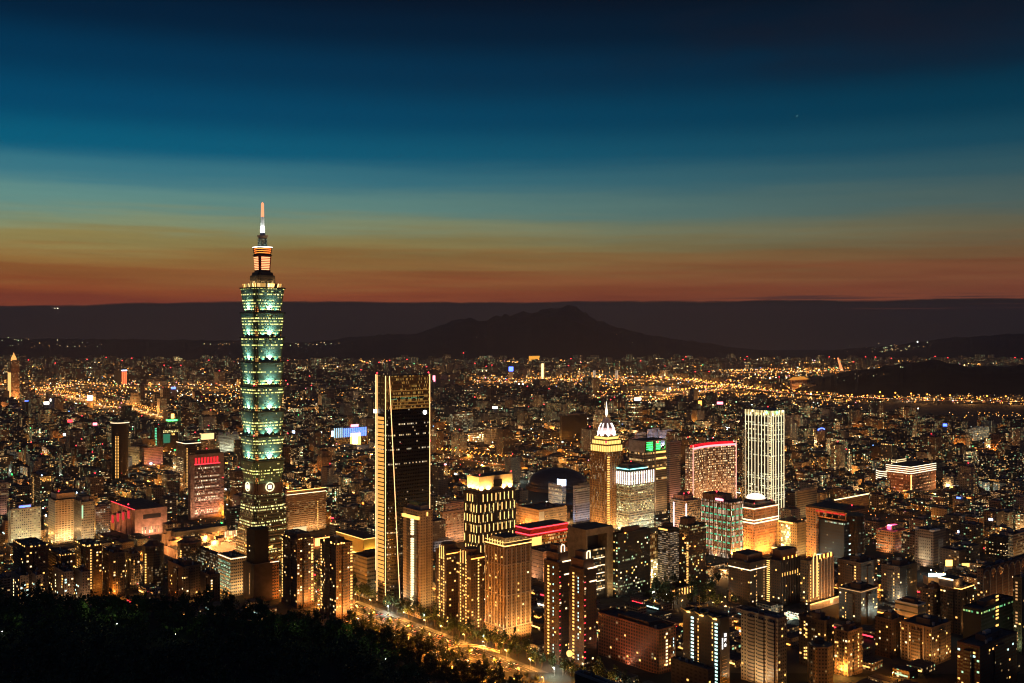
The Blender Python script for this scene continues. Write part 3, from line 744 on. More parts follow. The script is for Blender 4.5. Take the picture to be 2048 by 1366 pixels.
b = resid('balcony_tower', 'dark brown round crowned tower with three amber light columns along the boulevard', 916, 942, 969, 1114, 1270, (0.10, 0.06, 0.032), [('L', 0.2, 1.5, 'w_amber', 1), ('L', 0.62, 1.5, 'w_amber', 1), ('R', 0.55, 1.7, 'w_amber', 1), ('L', 0.42, 2.2, 'w_warm', .2)], 12, shed=False, mats=('w_amber', 'w_warm'), bay=False, wash=[('R', ORG, 2500)])
mb = MB(); mb.ngon(0, 0, min(b.a, b.b) * 0.45, 20, b.H, b.H + 7); b.build(mb, 'round_crown', [M['brown'], M['roof']])
b.fins('L', 3, b.H - 9, b.H + 5, 0.7, 0.4, M['w_amber'], 'crown_fin', 0.2, 0.6); b.rim(M['n_amber'], b.H - 3, 1.0, 0.3, 'R')
b = resid('colonnade_tower', 'broad stone tower with gold lit roof cornice and uplit pilasters above the boulevard', 970, 1010, 1063, 1094, 1288, (0.27, 0.17, 0.09), [('L', 0.55, 2.2, 'w_amber', .4), ('R', 0.5, 1.8, 'w_warm', .25)], 12, shed=False, wash=[('R', ORG, 12000), ('L', ORG, 6000)], mx=.3, bay=False)
b.fins('L', 7, 16, b.H - 2, 1.5, 0.8, M['beige'], 'pilaster', .05, .95); b.fins('R', 6, 16, b.H - 2, 1.8, 0.8, M['beige'], 'pilaster', .06, .94)
for zz in (16, 50, 82): mb = MB(); mb.box(-b.b / 2 - .9, b.b / 2 + .9, -b.a / 2 - .9, b.a / 2 + .9, zz, zz + 1, 0, 0, True); b.build(mb, 'string_course', [M['beige']])
for f, us in (('L', (.05, .2, .35, .65, .8, .95)), ('R', (.06, .4, .75, .94))):
    for u in us: b.spot(f, u, 15, (1, 0.55, 0.15), 3800, 1.6, 40, 24)
tp = b.vol('roof_temple', 0.1, 0.75, 0.15, 0.85, b.H, b.H + 8, M['beige'], M['roof']); b.rim(M['n_warm'], b.H + 0.1, 0.9, 0.4); b.rim(M['n_gold'], b.H + 4, 0.4, 0.3)
for u in (.15, .3, .45, .6): b.spot('R', u, b.H + .6, (1, .6, .2), 1800, -4.0, 110, 8); b.spot('L', u + .2, b.H + .6, (1, .6, .2), 1800, -4.0, 110, 8)
b.fins('L', 6, b.H, b.H + 6, 0.6, 0.4, M['n_gold'], 'crown_light', .25, .9)

# twin dark towers with arched crowns
for (L, C, R, top, base, lab) in ((1088, 1118, 1141, 1128, 1330, 'slim dark tower with a lit stairwell and arched crown, beside the boulevard end'), (1138, 1168, 1193, 1142, 1345, 'slim dark tower with a lit round medallion at its foot and arched crown')):
    b = resid('arched_crown_tower', lab, L, C, R, top, base, (0.075, 0.04, 0.028), [('L', 0.3, 2.3, 'w_warm', .97), ('L', 0.62, 0.8, 'w_cool', .5), ('L', .95, 0.9, 'n_orange', .0)], 6, shed=False, bay=False, lit=0.01, wash=[('L', ORG, 700)])
    for i in range(int(b.H / 6)): b.panel('balcony_light', 'R', 0.02, 0.12, 8 + i * 5.6, 8.5 + i * 5.6, 0.4, M['n_red'] if i % 3 else M['w_dim'])
    t1 = b.vol('crown_block', 0.08, 0.9, 0.1, 0.9, b.H, b.H + 10, M['brown'], M['roof']); b.vol('crown_block', 0.2, 0.7, 0.25, 0.75, b.H + 10, b.H + 17, M['brown'], M['roof'])
    for zz, u0 in ((b.H - 12, .45), (b.H + 1, .3)): b.panel('cornice_light', 'R', u0, 1.0, zz, zz + 1.1, 0.5, M['n_line'])
    mb = MB()
    for i in range(8):
        a0, a1 = math.pi * i / 8, math.pi * (i + 1) / 8; x0 = b.b * 0.1
        mb.bar((x0 + 2.2 * math.cos(a0), -b.a * 0.3, b.H + 15 + 2.2 * math.sin(a0)), (x0 + 2.2 * math.cos(a1), -b.a * 0.3, b.H + 15 + 2.2 * math.sin(a1)), 0.7)
    for s_ in (-1, 1): mb.bar((x0 + s_ * 2.2, -b.a * .3, b.H + 10), (x0 + s_ * 2.2, -b.a * .3, b.H + 15), 0.7)
    b.build(mb, 'crown_arch', [M['n_line']])
o_ = disc(b, 'medallion', 'L', 0.1, 14, 3.0, M['w_warm'], 0.6, 2.0)
for u in (.02, .22, .7, .98): b.spot('L', u, 2, (1, .55, .18), 1500, 1.5, 40, 14)

# portal frame building
b = Bld('portal_frame_building', 'dark glass offices inside a huge beige portal frame', 1135, 1172, 1226, 1060, 1206)
fr = plain('portal_stone', (0.33, 0.25, 0.14), 0.8)
b.vol('frame_pier', 0.0, 0.06, 0, 1, -2, b.H, fr, M['roof']); b.vol('frame_pier', 0.78, 1.0, 0, 1, -2, b.H, fr, M['roof']); b.vol('frame_top', 0.06, 0.78, 0, 1, b.H - 8, b.H, fr, M['roof'])
b.vol('glass_block', 0.06, 0.78, 0.12, 0.95, -2, b.H - 26, facade('portal_glass', (0.03, 0.03, 0.025), 2.2, 4.2, .1, .25, .36, WARM, WHT, 2.0, .6), M['roof'])
b.vol('back_wall', 0.06, 0.78, 0.5, 0.95, b.H - 26, b.H - 8, M['dark'])
for i in range(5): b.vol('floor_light', 0.08, 0.76, 0.11, 0.12, 12 + i * 9.5, 12.7 + i * 9.5, M['n_line'])
b.wash('R', (1, .7, .35), 2600, 5, 14, 0.9, .3); b.wash('L', (1, .7, .4), 1800, 5, 14)

# dark gridded office next to it
b = Bld('dark_office_block', 'dark office block with scattered greenish windows next to the portal frame', 1226, 1236, 1300, 1070, 1196)
b.body(facade('dark_office_wall', (0.05, 0.042, 0.034), 2.6, 3.9, .2, .27, .16, (0.6, 1, .5), (1, .85, .45), 1.7, .6)); b.lits(40, 8, b.H - 5, ('w_green', 'w_warm', 'w_white'))
b.shed('brown', 7, (0.2, 0.7), (.2, .8)); b.spot('R', 0.22, b.H, (1, .55, .2), 4000, -3, 120, 8); b.panel('roof_lamp', 'R', .2, .24, b.H + .2, b.H + 1.4, .5, M['n_amber']); b.parapet(M['dark'], 2)
# gold lattice low tower, white banded office and the dark tower with lit amber flank
b = Bld('lattice_office', 'narrow gold lattice office with a bright lower hall, behind the white banded office', 1297, 1300, 1321, 1068, 1176)
b.body(facade('lattice_wall', (0.5, 0.32, 0.12), 3.0, 4.2, .14, .14, .55, (1, .5, .12), (1, .68, .25), 1.2, .3, (.2, .1, .03))); b.panel('lit_hall', 'R', .1, .9, 6, 36, .4, facade('hall_lights', (.5, .35, .15), 2, 3, .1, .15, .95, (1, .7, .2), WHT, 2.4)); b.wash('R', ORG, 3500)
b = Bld('banded_office', 'dark office with white lit window bands and an amber roof lamp', 1315, 1340, 1358, 1058, 1180)
b.body(M['dark']); b.bands('window_band', 8, b.H - 4, 24, facade('white_bands', (.1, .09, .08), 3.4, 2, .08, 0, .5, (1, .6, .25), (1, .8, .6), 1.5), .5)
b.shed('brown', 5); b.panel('roof_light', 'L', .1, .8, b.H - 3, b.H - 1, .4, M['w_warm'])
b = Bld('amber_flank_tower', 'dark slab tower with an amber lit flank and roof niche, beside the green striped office', 1358, 1378, 1412, 1052, 1184)
b.body(facade('amber_flank_wall', (0.09, 0.055, 0.03), 2.8, 3.8, .16, .26, .14, (1, .6, .2), (.8, 1, .5), 1.7, .5)); b.column('L', 0.85, 3.0, 10, b.H - 20, 26, M['w_amber'], 'stair_window', .95); b.lits(26, 8, b.H - 20, ('w_amber', 'w_warm', 'w_green'))
b.vol('roof_niche', 0, .5, .2, .9, b.H, b.H + 9, M['brown'], M['roof']); b.spot('L', .5, b.H - 18, (1, .5, .12), 9000, 1.5, 110, 14); b.panel('roof_lamp', 'L', .4, .5, b.H - 18, b.H - 16, 1, M['n_amber']); b.spot('R', .1, 3, (1, .45, .1), 5000, 2, 50, 20); b.panel('roof_lamp', 'R', .3, .36, b.z(1096), b.z(1094), .8, M['n_amber'])

# pyramid crowned tower
b = Bld('pyramid_crown_tower', 'slim gold lit tower with a white ribbed pyramid dome and flame finial', 1180, 1214, 1246, 906, 1062)
gw = facade('gold_shaft', (0.42, 0.26, 0.13), 2.0, 3.9, .22, .24, .22, (1, .68, .3), (1, .85, .5), 2.2, .3, (.05, .035, .025)); b.body(gw)
for f, c, p in (('L', (1, .52, .18), 16000), ('R', (1, .52, .18), 16000)): b.wash(f, c, p, 4, 14, up=.6)
b.fins('L', 8, 4, b.H, .7, .5, M['gold'], 'pilaster'); b.fins('R', 8, 4, b.H, .7, .5, M['gold'], 'pilaster')
for i in range(30): b.panel('corner_balcony', 'R', 0.0, 0.12, 6 + i * (b.H - 10) / 30, 7.2 + i * (b.H - 10) / 30, 2.2, M['w_warm'])
zt = b.H; gp = neon('shoulder_light', (1, .62, .16), 1.9)
for (i0, z0, z1) in ((0.02, zt, zt + 12), (.07, zt + 12, zt + 20), (.14, zt + 20, zt + 26)):
    sh = b.vol('shoulder', i0, 1 - i0, i0, 1 - i0, z0, z1, M['gold'], M['roof'])
    for f in 'LR':
        for i in range(9):
            u = i0 + (1 - 2 * i0) * (i + .5) / 9; b.panel('shoulder_light', f, u - .03, u + .03, z0 + 1.2, z1 - 1.2, .5, gp, -i0 * (b.b if f == 'L' else b.a), sh)
r0 = 14.5; zc_ = zt + 26; mb = MB()
for k in range(8): 
    pass
prof = [(r0, zc_), (r0 * .97, zc_ + 7), (r0 * .84, zc_ + 14), (r0 * .62, zc_ + 20), (r0 * .55, zc_ + 20.5), (r0 * .42, zc_ + 26), (r0 * .14, zc_ + 30), (.5, zc_ + 32)]
mb.lathe(prof, 16); b.build(mb, 'dome', [plain('dome_white', (.7, .6, .6), .6, .1)])
for k in range(8):
    q = 2 * math.pi * k / 8 + .2; mb = MB()
    for (ra, za), (rb, zb) in zip(prof[:4], prof[1:5]): mb.bar(((ra + .3) * math.cos(q), (ra + .3) * math.sin(q), za), ((rb + .3) * math.cos(q), (rb + .3) * math.sin(q), zb), .8)
    b.build(mb, 'dome_rib', [M['n_white']])
    light('SPOT', 'dome_light', ((r0 + 5) * math.cos(q), (r0 + 5) * math.sin(q), zc_ - 1), (1, .72, .68), 30000, b.root, (r0 * .5 * math.cos(q), r0 * .5 * math.sin(q), zc_ + 16), spot_size=rad(80), spot_blend=.8, shadow_soft_size=.5)
mb = MB(); mb.lathe([(r0 * .5, zc_ + 20.6), (r0 * .5, zc_ + 22), (r0 * .4, zc_ + 22.2)], 16); b.build(mb, 'dome_collar', [M['n_warm']])
mb = MB(); mb.lathe([(.5, zc_ + 31), (2.0, zc_ + 36), (2.3, zc_ + 39), (1.4, zc_ + 45), (.5, zc_ + 52), (.15, zc_ + 57)], 12); b.build(mb, 'flame_finial', [neon('finial_light', (1, .8, .6), 3)])
b.panel('warning_light', 'R', .0, .1, b.H + 16, b.H + 19, 1, M['n_red'], -4)

# white ribbed office
b = Bld('ribbed_crown_office', 'pale green glass office under a crown of white light ribs', 1218, 1258, 1308, 944, 1064)
b.body(facade('pale_glass_wall', (.4, .36, .28), 2.2, 4, .08, .3, .72, (1, .85, .3), (.85, 1, .55), 1.9, .5, (.06, .09, .08)))
b.bands('floor_slab', 3, b.z(972), 18, plain('slab_white', (.6, .6, .5), .6), .22, t=.5, um=0); b.wash('R', (.95, 1, .75), 9000, 4, 12); b.wash('L', (1, .8, .45), 7000, 4, 12)
rb = neon('rib_light', (1, .82, .80), 3.2)
b.fins('L', 11, b.z(970), b.H - 1, 1.0, .9, rb, 'light_rib', .02, .98); b.fins('R', 11, b.z(970), b.H - 1, 1.0, .9, rb, 'light_rib', .02, .98)
b.vol('roof_terrace', .05, .75, .05, .95, b.H, b.H + 6, M['dark']); b.panel('roof_light', 'R', .05, .75, b.H + 3, b.H + 4.5, .4, M['n_cyan'], -1); b.panel('roof_light', 'L', .05, .95, b.H + 3, b.H + 4.5, .4, M['n_cyan'], -1); b.vol('plant_room', .15, .6, .2, .8, b.H + 6, b.H + 11, M['grey'], M['roof']); b.beacon(.4, .4, b.H + 11)

# green lit portal tower behind
b = Bld('green_portal_tower', 'beige gridded tower whose open crown is lit green', 1258, 1288, 1334, 882, 1034)
gb = facade('portal_tower_wall', (.40, .29, .19), 3.0, 3.9, .1, .12, .1, WARM, WHT, 2.0, .8, (.05, .04, .03)); zg = b.z(905)
b.body(gb, z1=zg); 
for u0, u1, v0, v1 in ((0, .06, 0, 1), (.94, 1, 0, .06), (.06, .94, .94, 1), (.42, .5, 0, .06), (0.94, 1, .94, 1)): b.vol('crown_pier', u0, u1, v0, v1, zg, b.H - 3, M['beige'])
b.vol('crown_slab', 0, 1, 0, 1, b.H - 3, b.H, M['beige'], M['roof']); core = b.vol('crown_core', .3, .9, .3, .9, zg, b.H - 3, plain('green_core', (.25, .4, .25), .7))
for i in range(4): b.panel('green_band', 'R', .3, .62, zg + 2 + i * 4.2, zg + 3.8 + i * 4.2, .3, M['n_green'], -.3 * b.a, core); b.panel('green_band', 'R', .7, .9, zg + 2 + i * 4.2, zg + 3.8 + i * 4.2, .3, M['n_green'], -.3 * b.a, core)
light('AREA', 'green_flood', (-2, -b.a * .35, zg + 1), (.1, 1, .2), 5000, b.root, (4, 0, zg + 12), shape='RECTANGLE', size=20, size_y=2); light('AREA', 'green_flood', (b.b * .4, -b.a * .4, zg + 1), (.1, 1, .2), 3000, b.root, (b.b * .5, 5, zg + 12), size=6)
b.panel('roof_sign', 'R', .55, .62, b.H - 6, b.H - 2.5, .5, M['n_red']); b.wash('R', (1, .7, .4), 14000, 8, 20); b.wash('L', (1, .7, .45), 8000, 8, 20); b.vol('stair_tower', .44, .5, -.02, 0, 0, b.H, M['beige'])
for i in range(3): b.panel('window_band', 'R', .5, .95, (.6, .74, .82)[i] * b.H, (.6, .74, .82)[i] * b.H + 3, .2, M['w_warm'])

# hotel with the curved red crown
b = Bld('curved_red_hotel', 'wide concave hotel outlined in pink light under a red glowing crown', 1380, 1386, 1472, 896, 1012, cat='hotel')
hw = facade('hotel_wall', (.35, .23, .17), 4.0, 4.6, .25, .27, .66, (1, .45, .14), (1, .75, .4), 3.2, .1, (.05, .03, .02)); n = 10; mb = MB(); fpts = []
for i in range(n + 1):
    t = i / n; fpts.append((-b.b / 2 + t * b.b, -b.a / 2 + math.sin(math.pi * t) * b.b * .10))
poly = fpts + [(b.b / 2, b.a / 2 + 12), (-b.b / 2, b.a / 2 + 12)]
mb.prism(poly, -2, b.H); b.build(mb, 'wall', [hw, M['roof']])
mb = MB(); mb.prism([(x, y - .5) for x, y in fpts] + [(x, y) for x, y in reversed(fpts)], b.H - 3.6, b.H, None, 0, 0, True, True); b.build(mb, 'crown_light', [neon('crown_pink', (1, .2, .22), 3.6)])
mb = MB(); mb.prism([(x, y + 6) for x, y in fpts] + [(x, y + 7.5) for x, y in reversed(fpts)], b.H, b.H + 4, None, 0, 0); b.build(mb, 'crown_screen', [neon('crown_red', (1, .01, .02), 1.3)])
for s_ in (-1, 1): mb = MB(); mb.bar((s_ * b.b / 2, -b.a / 2 - .5, 0), (s_ * b.b / 2, -b.a / 2 - .5, b.H + 5), 1.1); b.build(mb, 'edge_light', [neon('edge_pink' + str(s_), (1, .4, .3), 1.8)])
b.wash('R', (1, .5, .2), 40000, 4, 16)
# white vertical rib tower
b = Bld('white_ribbed_tower', 'tall tower of bright white vertical light ribs with two green lamps on top', 1490, 1544, 1568, 822, 1046)
b.body(facade('ribbed_tower_glass', (.06, .055, .04), 2.5, 4.0, .06, .26, .34, (.95, .85, .4), (1, .95, .7), 1.9, .75, (.03, .03, .025)))
rm = neon('rib_line', (1, .80, .46), 2.2); b.fins('L', 9, 0, b.H, .42, .8, rm, 'light_rib', .02, .98); b.fins('R', 5, 0, b.H, .42, .8, rm, 'light_rib', .08, .98)
b.column('L', .93, 1.8, 10, b.H - 10, 46, M['w_white'], 'corner_window', .9)
b.panel('crown_band', 'L', 0, 1, b.H - 8, b.H, .5, facade('crown_band', (.5, .4, .2), 1.4, 9, .2, .02, 1, (1, .7, .25), (1, .8, .35), 1.4)); b.panel('crown_band', 'R', 0, 1, b.H - 8, b.H, .5, facade('crown_band2', (.5, .4, .2), 1.4, 9, .2, .02, 1, (1, .7, .25), (1, .8, .35), 1.4))
gs = neon('green_orb', (.12, 1, .2), 6)
mb = MB(); mb.octa(-b.b / 2 - 3, -b.a * .34, b.H - 3, 3.2); b.build(mb, 'green_lamp', [gs]); mb = MB(); mb.octa(-b.b * .2, -b.a / 2 - 3, b.H - 3, 3.2); b.build(mb, 'green_lamp', [gs])
b.vol('side_wing', -.02, .1, .92, 1.1, 0, b.H - 36, facade('side_wing_wall', (.3, .27, .2), 2.2, 4, .1, .3, .5, WARM, WHT, 1.6)); b.vol('plant_room', .2, .8, .2, .8, b.H, b.H + 3, M['grey'])
# green and red office
b = Bld('green_striped_office', 'brown office with green sills and pink lit window strips under a red roof lamp', 1402, 1462, 1487, 1006, 1119)
b.body(facade('striped_wall', (.30, .2, .11), 2.5, 7.8, .3, .1, .8, (1, .5, .3), (1, .85, .6), 1.5, .1, (.05, .03, .02)))
for r in range(7):
    z = b.H - 11 - r * (b.H - 14) / 7
    for i in range(7): b.panel('green_sill', 'L', (i + .2) / 7, (i + .75) / 7, z, z + 1.6, .6, neon('sill_green', (.1, .8, .4), .9))
    for i in range(3): b.panel('green_sill', 'R', (i + .2) / 3, (i + .75) / 3, z, z + 1.6, .6, neon('sill_green', (.1, .8, .4), .9))
b.fins('L', 15, 3, b.H, .7, .5, M['brown'], 'pilaster'); b.wash('L', (1, .6, .3), 9000, 4, 12); b.wash('R', ORG, 4000, 4, 12)
b.vol('roof_block', .0, .9, .35, .95, b.H, b.H + 9, M['brown'], M['roof']); b.panel('roof_sign', 'L', .5, .75, b.H + 1, b.H + 4, 1.2, M['n_pink'], 0); b.beacon(.3, .6, b.H + 9, r=1.6)
# orange domed office
b = Bld('domed_orange_office', 'orange floodlit classical block with lit cornices and a white glowing dome', 1467, 1508, 1556, 1016, 1118)
ow = facade('orange_stone', (.52, .24, .10), 2.9, 3.9, .25, .27, .3, (1, .65, .25), (1, .85, .5), 1.9, .3, (.03, .015, .01)); b.body(ow)
for f in 'LR':
    for zz, h in ((b.z(1048), 1.4), (b.z(1042), 1.2), (b.H - 2, 1.0)): b.panel('cornice_light', f, -.02, 1.02, zz, zz + h, 1.0, M['n_line'])
    b.wash(f, (1, .40, .08), 70000, 5, 12, up=.9); b.spot(f, .3, b.z(1048) + 2, (1, .6, .25), 2500, 1.2, 140, 10); b.spot(f, .7, b.z(1048) + 2, (1, .6, .25), 2500, 1.2, 140, 10)
b.vol('attic', .1, .9, .1, .9, b.H, b.H + 5, M['beige'], M['roof']); b.vol('attic', .25, .75, .25, .75, b.H + 5, b.H + 9, M['rust'], M['roof'])
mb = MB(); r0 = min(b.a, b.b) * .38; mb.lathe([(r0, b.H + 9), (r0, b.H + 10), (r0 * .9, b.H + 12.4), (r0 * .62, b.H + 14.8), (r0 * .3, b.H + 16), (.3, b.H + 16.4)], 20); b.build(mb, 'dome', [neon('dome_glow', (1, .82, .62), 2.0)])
b.beacon(.1, .1, b.H + 3, r=.9); b.beacon(.9, .2, b.H + 3, r=.9)
# yellow classical block
b = Bld('yellow_arched_block', 'yellow lit classical block with a tall arched window under curved roofs', 1553, 1594, 1612, 1046, 1116)
b.body(facade('yellow_stone', (.5, .36, .16), 3, 4, .3, .3, .1, WARM, WHT, 1.5)); b.panel('arched_window', 'L', .25, .68, 14, b.H - 5, .4, facade('arch_glass', (.4, .3, .1), 2.2, 3.2, .1, .12, .95, (1, .72, .16), (1, .85, .35), 1.9)); b.wash('L', (1, .75, .3), 9000, 3, 9); b.wash('R', (1, .7, .35), 2500)
mb = MB(); mb.lathe([(9, b.H), (8, b.H + 3), (5, b.H + 5), (.5, b.H + 6)], 16); b.build(mb, 'curved_roof', [M['roof']]); b.panel('cornice_light', 'L', .1, .8, b.H - 2, b.H - .8, .8, M['n_warm'])
b.vol('podium', -.5, 0, -.1, 1.1, 0, 12, M['beige'], M['roof']); b.panel('podium_light', 'L', 0, 1.1, 10, 12.5, .6, M['n_warm'], .5 * b.b)
b = Bld('white_screen', 'blank white glowing video screen beside the orange gridded office', 1597, 1612, 1614, 1072, 1110, cat='screen'); b.panel('screen', 'L', 0, 1, b.z(1088), b.H, .6, neon('screen_white', (1, .95, .95), 3)); b.vol('screen_post', .2, .6, .3, .5, 0, b.H, M['steel'])
# orange gridded office with the dark curved glass tower
b = Bld('orange_grid_office', 'orange lit gridded frame wrapping a dark curved glass tower', 1612, 1694, 1738, 1022, 1142)
b.vol('grid_wing', 0, 1, .74, 1.0, -2, b.H - 4, facade('orange_grid', (.55, .25, .07), 2.7, 3.6, .2, .2, .38, (1, .5, .15), WHT, 1.7, .2, (.03, .02, .015)), M['roof'])
b.vol('glass_wing', .1, .9, .12, .74, -2, b.H - 18, facade('curved_dark_glass', (.03, .025, .02), 2.4, 4.6, .05, .28, .2, (.5, 1, .7), (.95, .8, .5), 1.2, .85), M['roof'])
mb = MB(); mb.ngon(b.b * .12, -b.a * .26, b.b * .34, 24, -2, b.H - 10); b.build(mb, 'round_glass_tower', [facade('round_dark_glass', (.045, .028, .018), 2.4, 4.6, .05, .3, .14, (1, .5, .2), (.6, 1, .7), 1.2, .8), M['roof']])
fo = plain('orange_frame', (.5, .22, .07), .7)
b.vol('top_frame', -.02, .02, 0, 1, b.H - 4, b.H - 2.5, fo); b.vol('top_frame', -.02, .02, 0, 1, b.H - 14, b.H - 12.5, fo)
for i in range(7): b.panel('frame_post', 'L', i / 6.2, i / 6.2 + .02, b.H - 13, b.H - 3, .8, fo)
b.vol('roof_slab', .0, .9, .05, 1, b.H - 2.5, b.H, M['dark'], M['roof']); b.panel('red_strip', 'L', .25, .95, b.H - 7, b.H - 4.5, .3, neon('strip_red', (1, .02, .02), .8)); b.wash('L', (1, .42, .08), 14000, 6, 12, .12, .25, .5); b.wash('L', (1, .4, .08), 3500, b.H - 18, 10, .5, .8, .95); b.column('R', .12, 4, 6, b.H - 30, 16, M['w_cool'], 'stair_window', .4); b.beacon(.6, .2)

def office(name, label, L, C, R, top, base, wall, lit=.3, st=1.8, fb=.5, ca=WARM, cb=WHT, cw=2.8, ch=3.9, mx=.15, my=.27, wash=None, shed='grey', rim=None, cat='office building', group=None, glass=(.02, .02, .02), rot=40, nl=0, mats=('w_warm', 'w_white', 'w_green'), d=None, beacon=False):
    b = Bld(name, label, L, C, R, top, base, rot, cat, group, d)
    b.body(facade(name + str(L), wall, cw, ch, mx, my, lit, ca, cb, st, fb, glass)); b.parapet(plain(name + 'cap' + str(L), wall), 1.5); b.clutter(5)
    if shed: b.shed(shed, 5)
    if nl: b.lits(nl, 5, b.H - 4, mats, fl=ch)
    if rim: b.rim(M[rim], b.H - .5, .8, .4)
    for f, c, p in wash or (): b.wash(f, c, p, 5, 12)
    if beacon: b.beacon(.5, .5, b.H + (5 if shed else 0))
    return b
PK, YW = (1, .48, .36), (1, .72, .36)
# middle distance landmarks, west to east
b = office('stepped_white_office', 'pale stepped office covered in greenish lit windows, in front of the dark western quarter', 16, 22, 82, 1020, 1092, (.42, .38, .28), .62, 1.5, .2, (.8, 1, .5), (1, .85, .45), 3, 3.6, .22, .26, [('R', (1, .85, .5), 9000)], None)
b.vol('setback', .25, .7, .1, .9, b.H, b.H + 6, M['beige'], M['roof']); b.panel('roof_sign', 'R', .28, .66, b.H + 2, b.H + 4.5, .3, M['n_blue'], -.1 * b.a)
b = office('grid_office', 'pale grid fronted office with white sills, floodlit from the street', 97, 110, 147, 1003, 1090, (.45, .36, .24), .3, 1.1, .3, (1, .6, .2), WHT, 3.4, 3.7, .1, .3, [('R', YW, 14000), ('L', YW, 5000)], None)
b.fins('R', 7, 3, b.H, .8, .7, plain('grid_white', (.55, .48, .36)), 'pilaster'); b.bands('sill', 3, b.H, 20, plain('grid_white2', (.55, .48, .36)), .25, 'R', .6, 0)
b.vol('roof_block', .1, 1.1, .1, .9, b.H + 3, b.H + 11, M['beige'], M['roof']); b.vol('roof_neck', .2, .9, .2, .8, b.H, b.H + 3, M['dark']); b.beacon(.3, .3, b.H + 11)
b = office('deco_office', 'grey setback office with a green lit top bay, beside the grid fronted office', 146, 163, 189, 1006, 1084, (.24, .22, .18), .14, 1.3, .3, ca=(.6, .9, .6), wash=[('R', YW, 6000), ('L', (.9, .9, .7), 1500)])
b.panel('green_bay', 'R', .02, .12, b.H * .6, b.H - 4, .4, M['w_green']); b.vol('setback', .2, .7, .2, .8, b.H, b.H + 8, M['grey'], M['roof'])
b = office('twin_column_tower', 'dark tower with gold lit corner columns and a white lit roof line', 62, 80, 103, 952, 1022, (.07, .055, .04), .22, 1.6, .3, nl=12, rim=None); b.column('L', .25, 2, 8, b.H - 6, 18, M['w_amber']); b.panel('gold_crown', 'R', .2, .95, b.H - 11, b.H - 2, .4, facade('gold_crown_bay', (.4, .28, .1), 2.2, 3, .15, .15, .9, AMB, WARM, 1.6)); b.panel('roof_light', 'R', .1, .2, b.H, b.H + 2, .5, M['n_sky'])
office('white_window_office', 'plain office with white window rows beside the pink stepped mall', 187, 191, 221, 1016, 1068, (.2, .17, .12), .45, 1.5, .4, WHT, (.8, 1, .9), 2.6, 3.6, wash=[('R', YW, 1500)])
office('banded_block', 'grey banded block at the western edge of the city', -16, -8, 17, 968, 1036, (.36, .31, .26), .25, 1.2, .4, wash=[('R', PK, 2600)])
# tall round topped tower
b = Bld('round_top_tower', 'slim dark round tower with a white ring of light at its top', 222, 237, 258, 846, 962)
mb = MB(); rr0 = (b.a + b.b) / 4; mb.ngon(0, 0, rr0, 24, -2, b.H - 6); b.build(mb, 'wall', [facade('round_tower_wall', (.05, .035, .025), 2.3, 3.6, .25, .28, .05, (1, .5, .15), WARM, 1.3), M['roof']])
mb = MB(); mb.ngon(0, 0, rr0 + 1.8, 24, b.H - 6, b.H); b.build(mb, 'crown', [M['dark'], M['roof']]); mb = MB(); mb.ngon(0, 0, rr0 + 2.0, 24, b.H - 1.4, b.H - .2); b.build(mb, 'ring_light', [neon('ring_warm', (1, .75, .42), 3)])
for s_ in (-1, 1):
    for i in range(28):
        z = 6 + i * (b.H - 34) / 28; q = rad(230 + s_ * 8) - b.th * 0; mb_ = boxmesh(1.5, 1.5, 1.7, M['w_warm']); obj('window', mb_, b.root, ((rr0 - .2) * math.cos(q), (rr0 - .2) * math.sin(q), z))
# pink tower with red crown panels
b = Bld('pink_grid_tower', 'pink granite tower with lit window rows and a red panelled crown', 376, 381, 448, 910, 1040)
b.body(plain('pink_wall', (.38, .24, .17), .8)); b.panel('window_grid', 'R', .12, .86, 6, b.H - 20, .3, facade('pink_windows', (.38, .2, .15), 1.9, 3.7, .22, .2, .30, (1, .7, .35), (1, .9, .6), 3.0, .8, (.05, .03, .025)))
for i in range(8): b.panel('red_panel', 'R', .13 + i * .092, .13 + i * .092 + .05, b.H - 17, b.H - 6, .5, neon('panel_red', (1, .02, .03), 1.5))
b.panel('red_panel_sill', 'R', .12, .88, b.H - 18, b.H - 17.2, .5, M['n_red']); b.vol('roof_block', .2, .9, .2, .8, b.H, b.H + 6, M['dark'], M['roof']); b.beacon(.5, .3, b.H + 6)
b.wash('R', (1, .56, .34), 22000, 6, 20, up=.7); b.panel('warning_light', 'R', .96, .98, b.H * .6, b.H * .6 + 1.5, .6, M['n_red'])
b = Bld('stepped_lit_tower', 'brown tower with amber roof lines and a green lamp, behind the pink granite tower', 353, 371, 402, 886, 984)
b.body(facade('stepped_lit_wall', (.12, .075, .05), 2.4, 3.8, .12, .25, .1, WARM, WHT, 1.4)); b.panel('window_bay', 'L', .1, .75, 10, b.H - 32, .4, facade('stepped_bay', (.08, .05, .03), 2, 3.8, .1, .25, .62, (1, .7, .3), WHT, 1.8, .5)); b.rim(M['n_line'], b.H - 2, 1, .5); b.column('R', .1, 1.6, 8, b.H - 10, 26, M['w_amber']); b.column('R', .8, 1.4, 8, b.H - 10, 26, M['w_amber']); b.beacon(.9, .1, m='n_green', r=1.8)
b = Bld('amber_roof_lamp_block', 'low office crowned by a huge amber lamp hood, beside the tall stepped towers', 396, 402, 430, 880, 930); b.body(facade('amber_hood_wall', (.15, .1, .07), 3, 3.8, .2, .27, .3)); b.vol('lamp_hood', .1, .95, .1, .9, b.H, b.H + 15, neon('hood_glow', (1, .62, .25), 1.8), M['roof'])
b = office('long_white_block', 'long white slab with a stepped roof, between the pink tower and the tallest tower', 432, 436, 478, 872, 906, (.62, .62, .52), .1, 1, .2, wash=[('R', (1, 1, .75), 9000)], shed=None)
